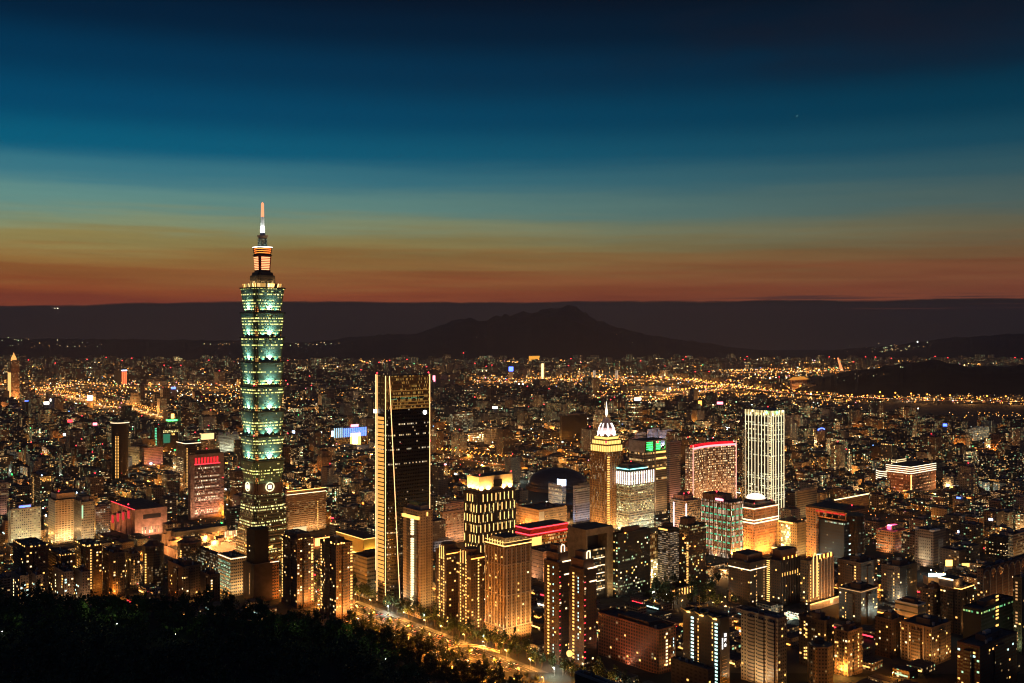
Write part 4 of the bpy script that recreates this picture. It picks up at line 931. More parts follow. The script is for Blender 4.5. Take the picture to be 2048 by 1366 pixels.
for u in (.1, .45, .8): b.vol('roof_tower', u, u + .14, .2, .8, b.H, b.H + 9, M['white'], M['roof'])
b = office('green_window_block', 'dark block with a column of green windows and a red round sign', 300, 304, 334, 852, 904, (.05, .05, .05), .1, 1, .2, (.3, 1, .6), (.3, 1, .6), shed=None, beacon=True)
b.column('R', .25, 5, 4, b.H - 6, 14, neon('window_emerald', (.15, 1, .5), 1.3)); disc(b, 'round_sign', 'R', .78, b.H - 14, 5, neon('round_red', (1, .02, .06), 1.6)); b.panel('sign_mark', 'R', .74, .8, b.H - 17, b.H - 11, 1.2, M['n_white'])
b = office('green_screen_block', 'dark block with a big green screen, gold top floor and yellow letters', 322, 326, 357, 858, 908, (.05, .04, .035), .06, 1, .2, shed=None); b.panel('screen', 'R', .02, .45, b.H - 38, b.H - 14, .4, neon('screen_green', (.05, .4, .22), .5)); b.panel('gold_floor', 'R', .02, .98, b.H - 10, b.H - 4, .4, facade('gold_floor', (.4, .3, .1), 2, 6, .1, .1, .9, (1, .8, .2), WHT, 1.5)); sign_text(b, 'LG', 'R', .66, b.H - 15.5, 7, M['n_warm'])
b = office('pink_lilac_block', 'lilac lit low block with a small white sign, below the green screen', 284, 288, 326, 898, 934, (.38, .22, .24), .2, 1.2, .2, wash=[('R', (1, .45, .6), 2200)]); b.panel('wall_sign', 'R', .3, .42, 5, 9, .4, M['n_sky'])
b = office('white_slab_house', 'cream gabled slab with amber floors next to the round topped tower', 254, 258, 279, 896, 930, (.6, .5, .3), .5, 1.4, .6, wash=[('R', YW, 2500)])
# pink stepped mall and terrace mall
b = Bld('pink_stepped_mall', 'pink stepped mall with red lit terraces', 222, 270, 334, 1020, 1074, cat='shopping mall'); pw = plain('mall_pink', (.46, .28, .2), .8)
b.body(pw); b.panel('shop_windows', 'R', .2, .75, 4, 14, .4, facade('mall_windows', (.45, .25, .2), 2.4, 10, .25, .05, .9, WARM, WHT, 1.6)); b.panel('dark_window', 'R', .25, .8, b.H - 16, b.H - 9, .3, M['dark'])
for i in range(5): b.vol('terrace', -.04 - .03 * i, 0, .1 + i * .18, .1 + (i + 1) * .18, 0, b.H - 2 - i * 5, pw, M['roof']); b.vol('red_terrace', -.07 - .03 * i, -.04 - .03 * i, .16 + i * .18, .22 + i * .18, b.H - 16 - i * 5, b.H - 3 - i * 5, neon('terrace_red', (1, .03, .05), .8), M['roof'])
b.wash('R', (1, .5, .28), 12000, 3, 14, up=.6); b.wash('L', (1, .3, .2), 6000, 3, 22); b.beacon(.1, .4, r=1.6); b.rim(M['n_red'], b.H, .5, .3, 'L')
b = Bld('terrace_mall', 'sprawling beige mall of stepped terraces lit gold from below', 322, 352, 484, 1078, 1118, cat='shopping mall'); tw = plain('terrace_beige', (.45, .3, .2), .8); b.body(tw, z1=b.H * .45); rt = random.Random(3)
for i in range(26):
    u, v = rt.uniform(-.02, .9), rt.uniform(-.05, .9); h = b.H * (.5 + .6 * max(u * .3, v)) + rt.uniform(-3, 6); k = b.vol('terrace', u, u + rt.uniform(.06, .16), v, v + rt.uniform(.08, .25), b.H * .4, h, tw, M['roof'])
    if i % 2 == 0: x, y = -b.b / 2 + (u - .01) * b.b, -b.a / 2 + (v - .04) * b.a; light('POINT', 'terrace_lamp', (x - 3, y - 3, h - 5), (1, .45, .12), 15000, b.root, shadow_soft_size=1)
b.vol('hall_roof', .1, .9, .5, 1.0, b.H * .9, b.H * 1.15, M['dark'], M['roof']); b.vol('lit_gallery', .72, .98, -.02, .0, b.H * .75, b.H * 1.05, facade('gallery_lights', (.5, .35, .2), 2.5, 8, .25, .05, 1, (1, .6, .3), WHT, 2.2), M['roof']); b.wash('R', (1, .5, .2), 26000, 3, 16); b.wash('L', (1, .5, .2), 16000, 3, 16)
# beige hotel by the tower
b = office('beige_curved_hotel', 'broad beige hotel with many amber windows and a white roof line, behind the tiered tower', 571, 575, 652, 990, 1070, (.45, .28, .15), .3, 1.5, .1, (1, .6, .15), (1, .7, .3), 4.2, 3.6, .12, .28, [('R', (1, .6, .25), 16000)], None, 'n_line', 'hotel', glass=(.1, .05, .02))
b.bands('balcony', 3, b.H - 3, 18, plain('hotel_beige', (.5, .33, .2)), .28, 'R', 1.0, 0); b.vol('attic', .1, .7, .2, .9, b.H, b.H + 5, M['beige'], M['roof']); b.column('R', .78, 2.4, 3, 50, 16, M['w_warm']); b.rim(M['n_warm'], b.H + 5, .8, .3, 'R'); b.vol('roof_block', -.02, .12, .2, .8, b.H, b.H + 8, M['pink'])
b = Bld('gold_screen_mall', 'low mall wrapped in a glowing gold mesh screen', 672, 727, 760, 1078, 1113, cat='shopping mall'); gm = plain('gold_mesh', (.45, .3, .08), .6, .1, 1.0); b.body(gm); b.rim(M['n_gold'], b.H - 1, .9, .4)
for f in 'LR': b.panel('light_trough', f, 0, 1, 2, 3.5, 1.5, neon('trough_light', (1, .62, .15), 3.5), 1); b.wash(f, (1, .62, .15), 7000, 3.5, 5, up=.7)
b = Bld('lit_colonnade', 'low terrace building with a row of white lit columns above the brown towers', 612, 616, 668, 1078, 1100, cat='shopping mall'); b.body(M['pink']); b.fins('R', 12, 4, b.H - 1, 1.6, .6, M['n_warm'], 'lit_column', .3, .95); b.wash('R', ORG, 2500)
b = Bld('lit_canopy', 'bright white fan canopy at the foot of the tallest tower', 578, 588, 614, 1040, 1082, cat='canopy')
for i in range(5): b.vol('canopy_blade', i * .12, 1.0, .1 + .12 * i, .2 + .12 * i, 4, b.H * (.62 - .09 * i), neon('canopy_glow', (1, .75, .36), 1.1), M['white'])
# middle east
b = office('clock_office', 'beige office with small lit windows and a round emblem, west of the gold fin tower', 880, 886, 934, 1026, 1090, (.45, .3, .2), .45, 1.3, .5, WARM, WHT, 2.6, 4, .25, .25, [('R', (1, .6, .35), 7000)], None); disc(b, 'round_emblem', 'L', .5, b.H - 12, 3, M['brown'])
office('slab_office', 'long low beige slab with dark window stripes behind the round emblem office', 886, 890, 940, 1010, 1060, (.42, .27, .2), .1, 1.2, .5, wash=[('R', PK, 3500)])
office('white_low_block', 'low white block at the foot of the gold fin tower', 864, 868, 908, 1086, 1118, (.5, .5, .5), .05, 1, 0, wash=[('R', (1, .9, .85), 1800)])
b = Bld('red_neon_hall', 'low hall ringed by two red neon lines', 1032, 1060, 1134, 1056, 1104, cat='hall'); b.body(facade('neon_hall_wall', (.3, .16, .12), 3, 6, .06, .2, .5, WARM, WHT, 1.6), z1=b.H - 14); b.vol('red_fascia', -.02, 1.02, -.03, 1.03, b.H - 14, b.H, plain('red_fascia', (.4, .02, .03)), M['roof'])
for z in (b.H - 2.2, b.H - 11): b.panel('neon_line', 'R', -.02, 1.02, z, z + 1.4, .5, M['n_red'], .03 * b.a); b.panel('neon_line', 'L', -.03, 1.03, z, z + 1.4, .5, M['n_red'], .02 * b.b)
b.panel('lit_entrance', 'R', .05, .3, 3, b.H - 15, .6, M['w_warm'])
office('striped_wall_block', 'pinkish block with ribbed walls below the red neon hall', 1050, 1086, 1136, 1106, 1164, (.48, .3, .2), .04, 1, 0, ch=5, cw=9, mx=.02, my=.44, wash=[('R', (1, .55, .3), 8000), ('L', (1, .6, .35), 4000)], shed=None)
b = office('banner_block', 'beige block with lit window rows and a tall white banner', 1032, 1078, 1134, 1022, 1062, (.48, .33, .19), .5, 1.6, .7, WARM, WHT, 2.6, 4, .25, .25, [('R', (1, .65, .3), 7000), ('L', (1, .65, .3), 6000)], None); b.panel('banner', 'R', 0, .18, 3, b.H - 2, .3, M['white'])
b = office('blue_sign_tower', 'small tower with a blue white rooftop sign, before the dark stadium roof', 1097, 1124, 1132, 972, 1012, (.3, .18, .14), .5, 1.6, .6, WARM, WHT, shed=None); b.vol('sign_box', .0, .9, -.03, .35, b.H, b.H + 12, M['n_sky'], M['dark']); light('POINT', 'sign_glow', (0, -b.a, b.H + 6), (.2, .35, 1), 6000, b.root, shadow_soft_size=3)
b = office('blue_striped_block', 'pale block with blue lit balcony stripes beside the gold pyramid crowned tower', 1146, 1150, 1184, 974, 1048, (.45, .4, .4), .2, 1.4, .5, wash=[('L', (.4, .6, 1), 2500), ('R', (.9, .8, .9), 3500)]); b.bands('balcony', b.H * .5, b.H - 2, 8, plain('stripe_white', (.6, .58, .6)), .4, 'R', .8, 0)
b = Bld('dome_stadium', 'vast dark low dome of the stadium', 1060, 1115, 1172, 960, 985, cat='stadium'); mb = MB(); prof = [(62 * math.cos(q), 12 + 30 * math.sin(q)) for q in [math.pi / 2 * i / 9 for i in range(10)]]
mb.lathe([(64, -1), (64, 10), (62, 12)] + prof[1:], 40); o_ = b.build(mb, 'dome', [plain('dome_panels', (.045, .04, .055), .55)]); [setattr(p, 'use_smooth', True) for p in o_.data.polygons]
mb = MB(); mb.ngon(0, 0, 68, 40, -1, 6); b.build(mb, 'podium', [M['brown'], M['roof']])
office('grey_slab_tower', 'grey banded slab tower between the green portal and the red crowned hotel', 1334, 1339, 1361, 886, 1010, (.32, .25, .24), .07, 1.2, .5, my=.3, mx=.02, wash=[('R', PK, 6000)])
b = office('pink_neon_office', 'white banded office with two vertical pink white light strips and red roof lamps', 1340, 1371, 1402, 1004, 1066, (.5, .42, .36), .42, 1.4, .3, WARM, WHT, 2.4, 3.6, .05, .28, [('R', YW, 5000), ('L', PK, 4000)], None)
for f, u in (('L', .25), ('R', .04)): b.panel('light_strip', f, u - .025, u + .025, 3, b.H - 3, .6, neon('strip_pinkwhite', (1, .7, .72), 4))
b.vol('roof_block', .1, .7, .2, .9, b.H, b.H + 9, M['pink'], M['roof']); b.beacon(.2, .3, b.H + 9, r=1.5); b.beacon(.5, .3, b.H + 9, r=2)
b = Bld('ringed_hotel', 'low broad hotel wrapped in white horizontal light rings with a red dotted front', 1772, 1822, 1872, 934, 988, cat='hotel'); b.body(facade('ringed_wall', (.3, .12, .06), 4.5, 6.5, .33, .36, .8, (1, .25, .08), (1, .5, .2), 2.2, .3)); wl = neon('ring_white', (1, .85, .55), 2.8)
for i in range(4): z = b.H - 1 - i * 4.3; b.rim(wl, z, 1.0, .6)
b.panel('corner_light', 'R', -.01, .01, 3, b.H - 16, .8, M['n_warm']); b.wash('L', (1, .4, .12), 2500); mb = MB(); mb.ngon(-b.b * .25, b.a * .62, 26, 24, -1, b.H - 13); w_ = b.build(mb, 'round_wing', [M['brown'], M['roof']])
for i in range(9): mb = MB(); mb.ngon(-b.b * .25, b.a * .62, 26.6, 24, 3 + i * 4.4, 4.1 + i * 4.4); mb.build('ring', [wl], w_)
b.panel('arched_entrance', 'L', .7, .95, 0, 6, 2, M['w_warm']); b.vol('low_round', .5, .9, 1.1, 1.3, 0, b.H + 6, facade('low_round', (.3, .25, .15), 50, 4, .02, .3, 1, WHT, WHT, 1.4), M['roof'])
b = office('pink_sign_office', 'tan office carrying a pink red neon sign on its roof', 1752, 1789, 1817, 1066, 1108, (.45, .25, .14), .2, 1.3, .3, (1, .6, .2), (.6, 1, .7), 3.4, 4, .15, .25, [('L', (1, .5, .2), 5000), ('R', PK, 1500)], None); b.vol('sign_frame', .1, .9, .15, .25, b.H + 2, b.H + 9, M['steel'])
mb = MB(); mb.ngon(-b.b * .1, -b.a * .1, 13, 18, b.H + 3, b.H + 8, None, sx=.9, sy=.5); b.build(mb, 'neon_sign', [neon('sign_hotpink', (1, .06, .14), 5)]); b.panel('sign_mark', 'L', .5, .68, b.H + 3, b.H + 9, 1, M['n_sky'], -8)
b = office('white_punched_hotel', 'pale hotel block with small square windows in a white framed panel', 1830, 1867, 1892, 1064, 1136, (.30, .21, .15), .0, 1, 0, shed=None, wash=[('L', (1, .75, .5), 2600), ('R', (1, .7, .5), 1500)], cat='hotel')
pw_ = facade('punched_white', (.62, .56, .42), 2.8, 4.4, .33, .33, .03, WARM, WHT, 1.5); b.panel('window_panel', 'L', .2, .86, 10, b.H - 10, .4, pw_); b.panel('window_panel', 'R', .4, .75, 4, b.H - 12, .4, pw_); b.vol('roof_lip', -.02, .15, .86, 1.02, b.H, b.H + 3, M['white']); b.vol('roof_lip', -.02, .5, -.02, .2, b.H, b.H + 2.5, M['white'])
b = office('white_edge_block', 'white office with horizontal window rows at the eastern edge of the view', 2016, 2026, 2080, 1072, 1146, (.45, .38, .27), .2, 1.3, .6, wash=[('L', YW, 2500), ('R', YW, 4500)], mx=.04)
b = office('roofline_lamp_block', 'grey block with a long yellow light line along its roof', 1664, 1668, 1738, 1000, 1040, (.2, .17, .14), .04, 1, 0, shed=None); b.panel('roof_light', 'R', 0, 1, b.H - 1, b.H + .6, .6, neon('line_yellow', (1, .78, .35), 3))
office('beige_back_block', 'pale block with a stair light, behind the orange gridded frame', 1590, 1594, 1634, 985, 1040, (.4, .33, .22), .03, 1, 0, wash=[('R', YW, 2500)])
# construction tower and low offices west of it
b = Bld('unfinished_tower', 'unfinished black tower in scaffolding netting before the tallest tower', 486, 508, 545, 1130, 1206); b.body(plain('netting_dark', (.07, .045, .035), .9)); b.vol('upper_frame', .1, .85, .1, .85, b.H, b.z(1062), plain('netting_black', (.02, .015, .012), .9)); b.column('L', .6, 1.8, 8, b.H - 12, 16, M['w_dim'], 'stair_window'); 
for i in range(9): b.vol('work_deck', .84, .92, .1, .8, b.H + 2 + i * 5.6, b.H + 2.6 + i * 5.6, M['brown'])
for z, m in ((b.H + 14, 'w_white'), (b.H + 20, 'w_warm')): b.panel('work_lamp', 'L', .45, .5, z, z + 1, .5, M[m], -2)
b.panel('crane_lamp', 'R', .85, 1.1, b.z(1102), b.z(1099), 1, M['n_amber'], -6); b.panel('crane_lamp', 'L', .0, .12, b.z(1101), b.z(1098), 1, M['n_amber'], -4); light('POINT', 'work_light', (b.b * .55, -b.a * .4, b.z(1103)), (1, .4, .1), 2500, b.root, shadow_soft_size=1)
b = office('orange_flank_block', 'tall narrow slab with an orange lit flank behind the scaffolded tower', 532, 540, 558, 1124, 1200, (.5, .26, .1), .0, 1, 0, wash=[('R', (1, .42, .1), 1500)], shed=None); b.column('R', .5, 1.6, 8, b.H - 6, 12, M['dark'], 'slot_window'); b.rim(M['n_line'], b.H - 1, .8, .3, 'R')
b = office('green_banded_office', 'tan office with curved green lit window bands and a warm roof line', 436, 462, 494, 1118, 1194, (.5, .36, .2), .0, 1, 0, shed=None, wash=[('R', YW, 5500), ('L', (1, .6, .3), 1200)], rim='n_line')
b.bands('window_band', 4, b.H - 4, 8, facade('green_band_glass', (.05, .08, .06), 2, 3, .06, .1, .72, (.3, 1, .55), (.9, 1, .7), 1.5), .52, 'L', .5); b.column('R', .3, 1.2, 8, b.H - 5, 9, M['dark'], 'slot_window'); b.column('R', .92, 1.6, 3, b.H - 12, 10, M['w_warm'])
b = office('dark_wing_office', 'dark long office wing with scattered white windows, joined to the green banded office', 384, 436, 446, 1112, 1176, (.06, .055, .05), .3, 1.3, .4, WHT, (.7, 1, .8), nl=20, shed=None)
office('sloped_office', 'grey gridded office with lit middle floors standing before the black glass tower', 704, 734, 791, 1118, 1198, (.22, .19, .14), .12, 1.3, .85, (.9, .85, .4), WHT, 3, 5, .08, .3, [('R', (1, .8, .4), 2600), ('L', (1, .8, .5), 900)], 'brown')
# ornate dark residential row, south of the orange block
AC = (1, .5, .15)
b = resid('ornate_tower', 'dark ornate tower with white crown light lines before the green striped office', 1457, 1500, 1537, 1128, 1218, (.075, .045, .03), [('R', .35, 1.1, 'w_dim', .9), ('R', .75, 1.1, 'w_dim', .9)], 8, bay=False, shed=False, lit=.01); b.rim(M['n_line'], b.H - 8, .9, .4, 'LR'); b.vol('crown_block', .1, .9, .2, .9, b.H, b.H + 9, M['brown'], M['roof']); b.panel('crown_light', 'L', .1, .8, b.H + 4, b.H + 5.2, .3, M['n_line'], -4)
b = resid('ornate_tower', 'dark ribbed tower with a gold ladder of balcony lights and crown lamps', 1534, 1560, 1601, 1124, 1216, (.075, .045, .03), [('R', .25, 1.6, 'w_warm', .2)], 6, bay=False, shed=False, lit=.01); b.fins('R', 9, 4, b.H, .8, .6, M['brown'], 'pilaster')
for i in range(20): b.panel('balcony_light', 'L', .0, .22, 5 + i * (b.H - 4) / 20, 5.7 + i * (b.H - 4) / 20, .8, M['n_gold'])
b.vol('crown_block', .2, .9, .2, .9, b.H, b.H + 12, M['brown'], M['roof']); [b.spot('R', u, b.H + .5, AC, 1800, -b.a * .15, 100, 10) for u in (.3, .5, .7, .9)]; [b.panel('crown_lamp', 'R', u - .02, u + .02, b.H + .4, b.H + 3.4, .4, M['n_amber'], -b.a * .17) for u in (.3, .5, .7, .9)]
for i in range(7): b.panel('top_window', 'R', .1 + i * .125, .14 + i * .125, b.H - 18, b.H - 14, .3, M['w_warm'])
b = resid('ornate_tower', 'gold lit ornate tower with a tall lit arch and two chains of lamps', 1600, 1616, 1668, 1124, 1222, (.16, .085, .04), [('R', .1, 1.2, 'w_warm', 1), ('R', .40, 1.2, 'w_warm', 1)], 5, bay=False, shed=False, lit=.01, wash=[('R', AC, 3500)]); b.fins('R', 5, 4, b.H, 1.0, .6, M['beige'], 'pilaster', .5, .97)
ax = -b.b / 2 + .25 * b.b; mb = MB(); r_ = .07 * b.b; top_ = b.H + 2
for s_ in (-1, 1): mb.bar((ax + s_ * r_, -b.a / 2 - .8, 14), (ax + s_ * r_, -b.a / 2 - .8, top_), .8)
for i in range(8):
    a0, a1 = math.pi * i / 8, math.pi * (i + 1) / 8; mb.bar((ax + r_ * math.cos(a0), -b.a / 2 - .8, top_ + 1.6 * r_ * math.sin(a0)), (ax + r_ * math.cos(a1), -b.a / 2 - .8, top_ + 1.6 * r_ * math.sin(a1)), .8)
b.build(mb, 'lit_arch', [neon('arch_gold', (1, .55, .16), 2.6)]); [b.panel('crown_lamp', 'R', u - .025, u + .025, b.H + .2, b.H + 5, .5, M['n_amber']) for u in (.45, .6, .75, .88)]; [b.spot('R', u, b.H - 3, AC, 1500, 1.5, 90, 8) for u in (.5, .7, .9)]
b.vol('podium', -.02, 1.1, -.3, 0, -1, 9, M['beige'], M['roof']); b.panel('podium_light', 'R', 0, 1.1, 7.5, 8.6, .4, M['n_gold'], .3 * b.a); disc(b, 'rosette', 'R', .8, 6, 3, M['n_gold'], .5, .3 * b.a); light('POINT', 'podium_lamp', (b.b * .3, -b.a * .95, 4), AC, 900, b.root, shadow_soft_size=.5)
# western foreground clusters
DB = (.075, .042, .03); G1 = 'brown towers above the wooded hillside'
b = resid('crowned_apartments', 'dark brown block with gold crown lamps, westernmost on the hillside edge', 26, 52, 97, 1096, 1208, DB, [('L', .6, 1.6, 'w_warm', .6)], 12, shed=False); roofrow(b, 6, 'w_amber', 4)
b = resid('crowned_apartments', 'dark brown block with gold crown lamps, below the grid fronted office', 97, 122, 151, 1112, 1204, DB, [('R', .3, 2, 'w_warm', .4)], 9, shed=False); roofrow(b, 5, 'w_amber', 4)
b = resid('crowned_apartments', 'taller brown block with the brightest gold crown lamps, below the green bay office', 149, 172, 204, 1094, 1196, DB, [('L', .3, 1.6, 'w_amber', .7), ('R', .3, 1.5, 'w_amber', .8)], 10, shed=False); roofrow(b, 6, 'n_gold', 5); b.spot('R', .5, b.H + .5, ORG, 1500, -4, 120, 6)
for L, C, R, top, base, lab, sh in ((22, 40, 58, 1154, 1212, 'grey tenement with a lit stairwell column, westernmost at the tree line', 1), (62, 72, 87, 1152, 1212, 'narrow grey tenement with one dim window strip at the tree line', .3), (104, 128, 148, 1146, 1212, 'grey tenement with two lit stairwell columns at the tree line', 1), (150, 164, 181, 1146, 1212, 'ochre tenement with bright low windows at the tree line', .2)):
    b = resid('tenement', lab, L, C, R, top, base, (.24, .17, .12), [('L', .3, 1.8, 'w_white', .8 * sh), ('L', .85, 1.6, 'w_warm', .7 * sh)], 7, ('w_white', 'w_warm', 'w_cool'), mx=.3, bay=False, wash=[('R', (1, .6, .3), 900)])
resid('brown_apartments', 'brown stepped apartment block in the dark middle of the western cluster', 206, 226, 250, 1108, 1196, (.10, .065, .045), [('L', .5, 1.6, 'w_warm', .3)], 8, wash=[('R', ORG, 500)])
resid('brown_apartments', 'tan apartment block with lit corner windows beside the octagonal towers', 250, 262, 280, 1110, 1180, (.2, .14, .09), [('R', .4, 2, 'w_warm', .3)], 8, wash=[('R', ORG, 900)])
for L, C, R, top, base, lab in ((287, 304, 326, 1096, 1176, 'dark octagonal tower with a round capped roof, below the pink mall'), (355, 374, 401, 1090, 1164, 'dark octagonal tower with a pale lit edge, below the terrace mall')):
    b = Bld('octagonal_tower', lab, L, C, R, top, base, cat='residential tower'); mb = MB(); r_ = (b.a + b.b) / 3.4; mb.ngon(0, 0, r_, 8, -2, b.H, ph=rad(22.5)); b.build(mb, 'wall', [facade('octagon_wall' + str(L), (.10, .07, .05), 2.6, 3.3, .2, .27, .12, (1, .65, .3), WHT, 1.2), M['roof']]); mb = MB(); mb.ngon(0, 0, r_ * 1.04, 8, b.H - .5, b.H + 1.5, ph=rad(22.5)); b.build(mb, 'cornice', [M['brown'], M['roof']]); mb = MB(); mb.ngon(0, 0, r_ * .7, 8, b.H + 1.5, b.H + 7, r_ * .45, ph=rad(22.5)); b.build(mb, 'cap_roof', [M['brown'], M['roof']])
    for i in range(12): obj('window', boxmesh(1.4, 1.4, 1.6, M['w_warm']), b.root, (-r_ * .93 * math.cos(rad(8)), -r_ * .4, 6 + i * (b.H - 12) / 12))
resid('brown_apartments', 'grey brown apartment slab standing over the low white roofs', 336, 366, 402, 1136, 1202, (.15, .10, .075), [], 6, wash=[('R', ORG, 500)])
resid('brown_apartments', 'small dark block with warm sign lights at the tree line west of the tan office', 400, 420, 440, 1152, 1208, (.1, .07, .05), [], 5)
# eastern foreground
b = resid('red_brown_slab', 'long red brown apartment slab with a square window grid, few lit', 1196, 1318, 1352, 1262, 1350, (.25, .10, .06), [('R', .45, 2.4, 'w_white', .85), ('R', .85, .9, 'w_cool', .5)], 8, ('w_warm', 'w_amber'), lit=.02, cw=3.4, mx=.18, my=.2, bay=False, wash=[('L', (1, .4, .2), 3600), ('R', ORG, 600)], shed=False); b.vol('set_back', .15, .9, .2, .7, b.H, b.H + 4, M['brown'], M['roof'])
b = resid('white_column_tower', 'dark tower with two bright bluish white balcony columns and vertical white lettering', 1366, 1440, 1459, 1240, 1392, (.05, .038, .03), [('L', .26, 3.2, 'w_cool', 1), ('L', .9, 3.0, 'w_cool', 1), ('L', .42, 1.0, 'w_amber', .85), ('L', .8, 1.0, 'w_amber', .5)], 0, bay=False, shed=False, wz0=-24); b.panel('lit_pier', 'R', .2, .72, -10, b.H - 34, .3, facade('pier_panels', (.5, .36, .2), 60, 3.2, 0, .06, 0), .1); b.wash('R', (1, .65, .25), 2500, -8, 9, .45, .4)
for (t_, uu, zz, s_) in (('国', .52, b.H - 15, 3.4), ('尺', .52, b.H - 19.4, 3.4), ('合', .52, b.H - 24, 3.4)): sign_text(b, t_, 'R', uu, zz, s_, neon('letter_white', (1, .95, .9), 3))
for i in range(7): b.panel('letter_stroke', 'R', .2, .3, b.H - 27 + i * 1.5, b.H - 26 + i * 1.5, .3, neon('letter_white2', (1, .95, .9), 2.4))
for i in range(3):
    mb = MB(); x0, y0 = -b.b / 2 - 1, b.a / 2 - (.12 + .36 * i) * b.a; mb.bar((x0, y0, b.H + .3), (x0 + b.b * .3, y0 - 6, b.H + 3), .9); mb.bar((x0, y0, b.H + .3), (x0 - 1, y0 + 6, b.H + 2.6), .9); b.build(mb, 'roof_wing', [M['gold']]); light('POINT', 'roof_lamp', (x0 - 2.5, y0, b.H - 1), (1, .75, .35), 420, b.root, shadow_soft_size=.4); b.panel('crown_lamp', 'L', .1 + .36 * i, .2 + .36 * i, b.H - .8, b.H + .4, .8, M['n_warm'])
b.vol('mast_base', .4, .6, .5, .6, b.H, b.H + 4, M['dark']); mb = MB(); mb.bar((-2, 6, b.H + 2), (-2, 6, b.H + 16), .6); [mb.bar((-2, 3, b.H + 6 + 4 * i), (-2, 9, b.H + 7 + 4 * i), .5) for i in range(3)]; b.build(mb, 'rooftop_mast', [M['gold']])
resid('flat_dark_block', 'low flat roofed dark apartment block before the white column tower', 1342, 1416, 1430, 1342, 1440, (.09, .075, .06), [], 6, ('w_cool', 'w_warm'), bay=False, shed=False, cw=5, wash=[('L', (1, .8, .5), 250)], wz0=-20)
b = resid('grey_balcony_tower', 'pale grey tower with balcony strips, lit from the street below', 1482, 1556, 1573, 1240, 1388, (.30, .25, .17), [('L', .55, 1.8, 'w_warm', .1)], 8, ('w_warm', 'w_amber'), bay=False, wash=[('L', (1, .72, .38), 9000), ('R', ORG, 900)], shed=False, wz0=-20); [b.vol('balcony_strip', -.12, 0, v, v + .16, -20, b.H - 3, facade('balcony_strip', (.26, .21, .15), 30, 3.3, 0, .3, 0, glass=(.02, .02, .015)), M['roof']) for v in (.08, .36, .62)]; b.vol('roof_block', .1, .9, .05, .55, b.H, b.H + 3, M['grey'], M['roof'])
b = resid('mixed_apartments', 'brown apartment block with a yellow lit stair strip at its side', 1668, 1696, 1725, 1266, 1356, (.24, .15, .08), [('L', .35, 3.0, 'w_warm', .55), ('L', .85, 1.6, 'w_warm', .25)], 10, wash=[('R', ORG, 1600), ('L', ORG, 600)])
resid('mixed_apartments', 'dark apartment block with warm corner windows behind the ochre octagonal tower', 1598, 1648, 1668, 1244, 1342, (.10, .07, .05), [('L', .3, 2, 'w_warm', .4)], 14, wash=[('L', ORG, 500)])
b = Bld('octagonal_tower', 'ochre octagonal apartment tower with a low cap, near the bottom edge', 1612, 1640, 1668, 1296, 1384, cat='residential tower'); mb = MB(); r_ = (b.a + b.b) / 3.2; mb.ngon(0, 0, r_, 8, -8, b.H, ph=rad(22.5)); b.build(mb, 'wall', [facade('octagon_ochre', (.30, .2, .1), 2.8, 3.3, .26, .28, .05, WARM, WHT, 1.4), M['roof']]); mb = MB(); mb.ngon(2, 2, r_ * .4, 12, b.H, b.H + 4); b.build(mb, 'cap_roof', [M['brown'], M['roof']]); b.wash('L', ORG, 1600); b.wash('R', ORG, 1600)
resid('mixed_apartments', 'tall dark apartment block with two warm window columns, beside the dark glass curved tower', 1676, 1722, 1754, 1128, 1208, (.085, .055, .042), [('L', .75, 1.8, 'w_amber', .9), ('R', .3, 1.8, 'w_amber', .6)], 8)
resid('mixed_apartments', 'dark block with white roof garden lamps below the two window columns', 1678, 1722, 1755, 1184, 1256, (.07, .055, .045), [], 8, rim='w_dim')
resid('mixed_apartments', 'dark brown block with stepped roof beside the domed market roof', 1762, 1800, 1834, 1136, 1212, (.10, .062, .045), [('R', .4, 1.5, 'w_warm', .3)], 8)
b = Bld('white_banded_block', 'cream round fronted block with four dark window bands', 1790, 1836, 1852, 1212, 1282, cat='residential tower'); b.body(facade('cream_bands', (.5, .42, .3), 2.4, 6.4, 0, .36, .02, WARM, WHT, 1.5)); b.parapet(M['white']); b.wash('L', YW, 900); b.shed('brown', 5)
b = resid('mixed_apartments', 'broad ochre apartment block with tall pilasters and scattered lit windows', 1802, 1864, 1902, 1258, 1334, (.26, .16, .085), [], 16, wash=[('L', ORG, 1800), ('R', ORG, 1500)]); b.fins('L', 5, 2, b.H, 1.2, .8, M['beige'], 'pilaster')
b = resid('gold_roof_tower', 'tower with a bright gold outlined roof terrace above the ochre blocks', 1880, 1922, 1948, 1178, 1270, (.17, .10, .06), [('R', .5, 1.8, 'w_amber', .3)], 10, shed=False, rim='n_warm', wash=[('R', ORG, 900)]); b.vol('roof_pavilion', -.1, .6, .3, 1, b.H, b.H + 9, M['beige'], M['roof']); b.panel('roof_light', 'L', -.02, .7, b.H + 8, b.H + 9.6, .6, M['n_line'], .1 * b.b); light('POINT', 'terrace_lamp', (-b.b * .3, -b.a * .3, b.H + 4), ORG, 500, b.root)
b = resid('arcaded_tower', 'red brown tower with rows of tall arches under its roof', 1954, 1966, 2064, 1140, 1240, (.22, .11, .06), [], 6, shed=False, bay=False, wash=[('R', ORG, 3500)]); b.fins('R', 9, 3, b.H - 8, 1.4, .8, M['beige'], 'pilaster')
for i in range(8):
    mb = MB(); cx = -b.b / 2 + (i + .5) / 8 * b.b; r_ = b.b / 18
    for k in range(6): a0, a1 = math.pi * k / 6, math.pi * (k + 1) / 6; mb.bar((cx + r_ * math.cos(a0), -b.a / 2 - .5, b.H - 8 + r_ * math.sin(a0)), (cx + r_ * math.cos(a1), -b.a / 2 - .5, b.H - 8 + r_ * math.sin(a1)), .9)
    b.build(mb, 'arch', [M['beige']])
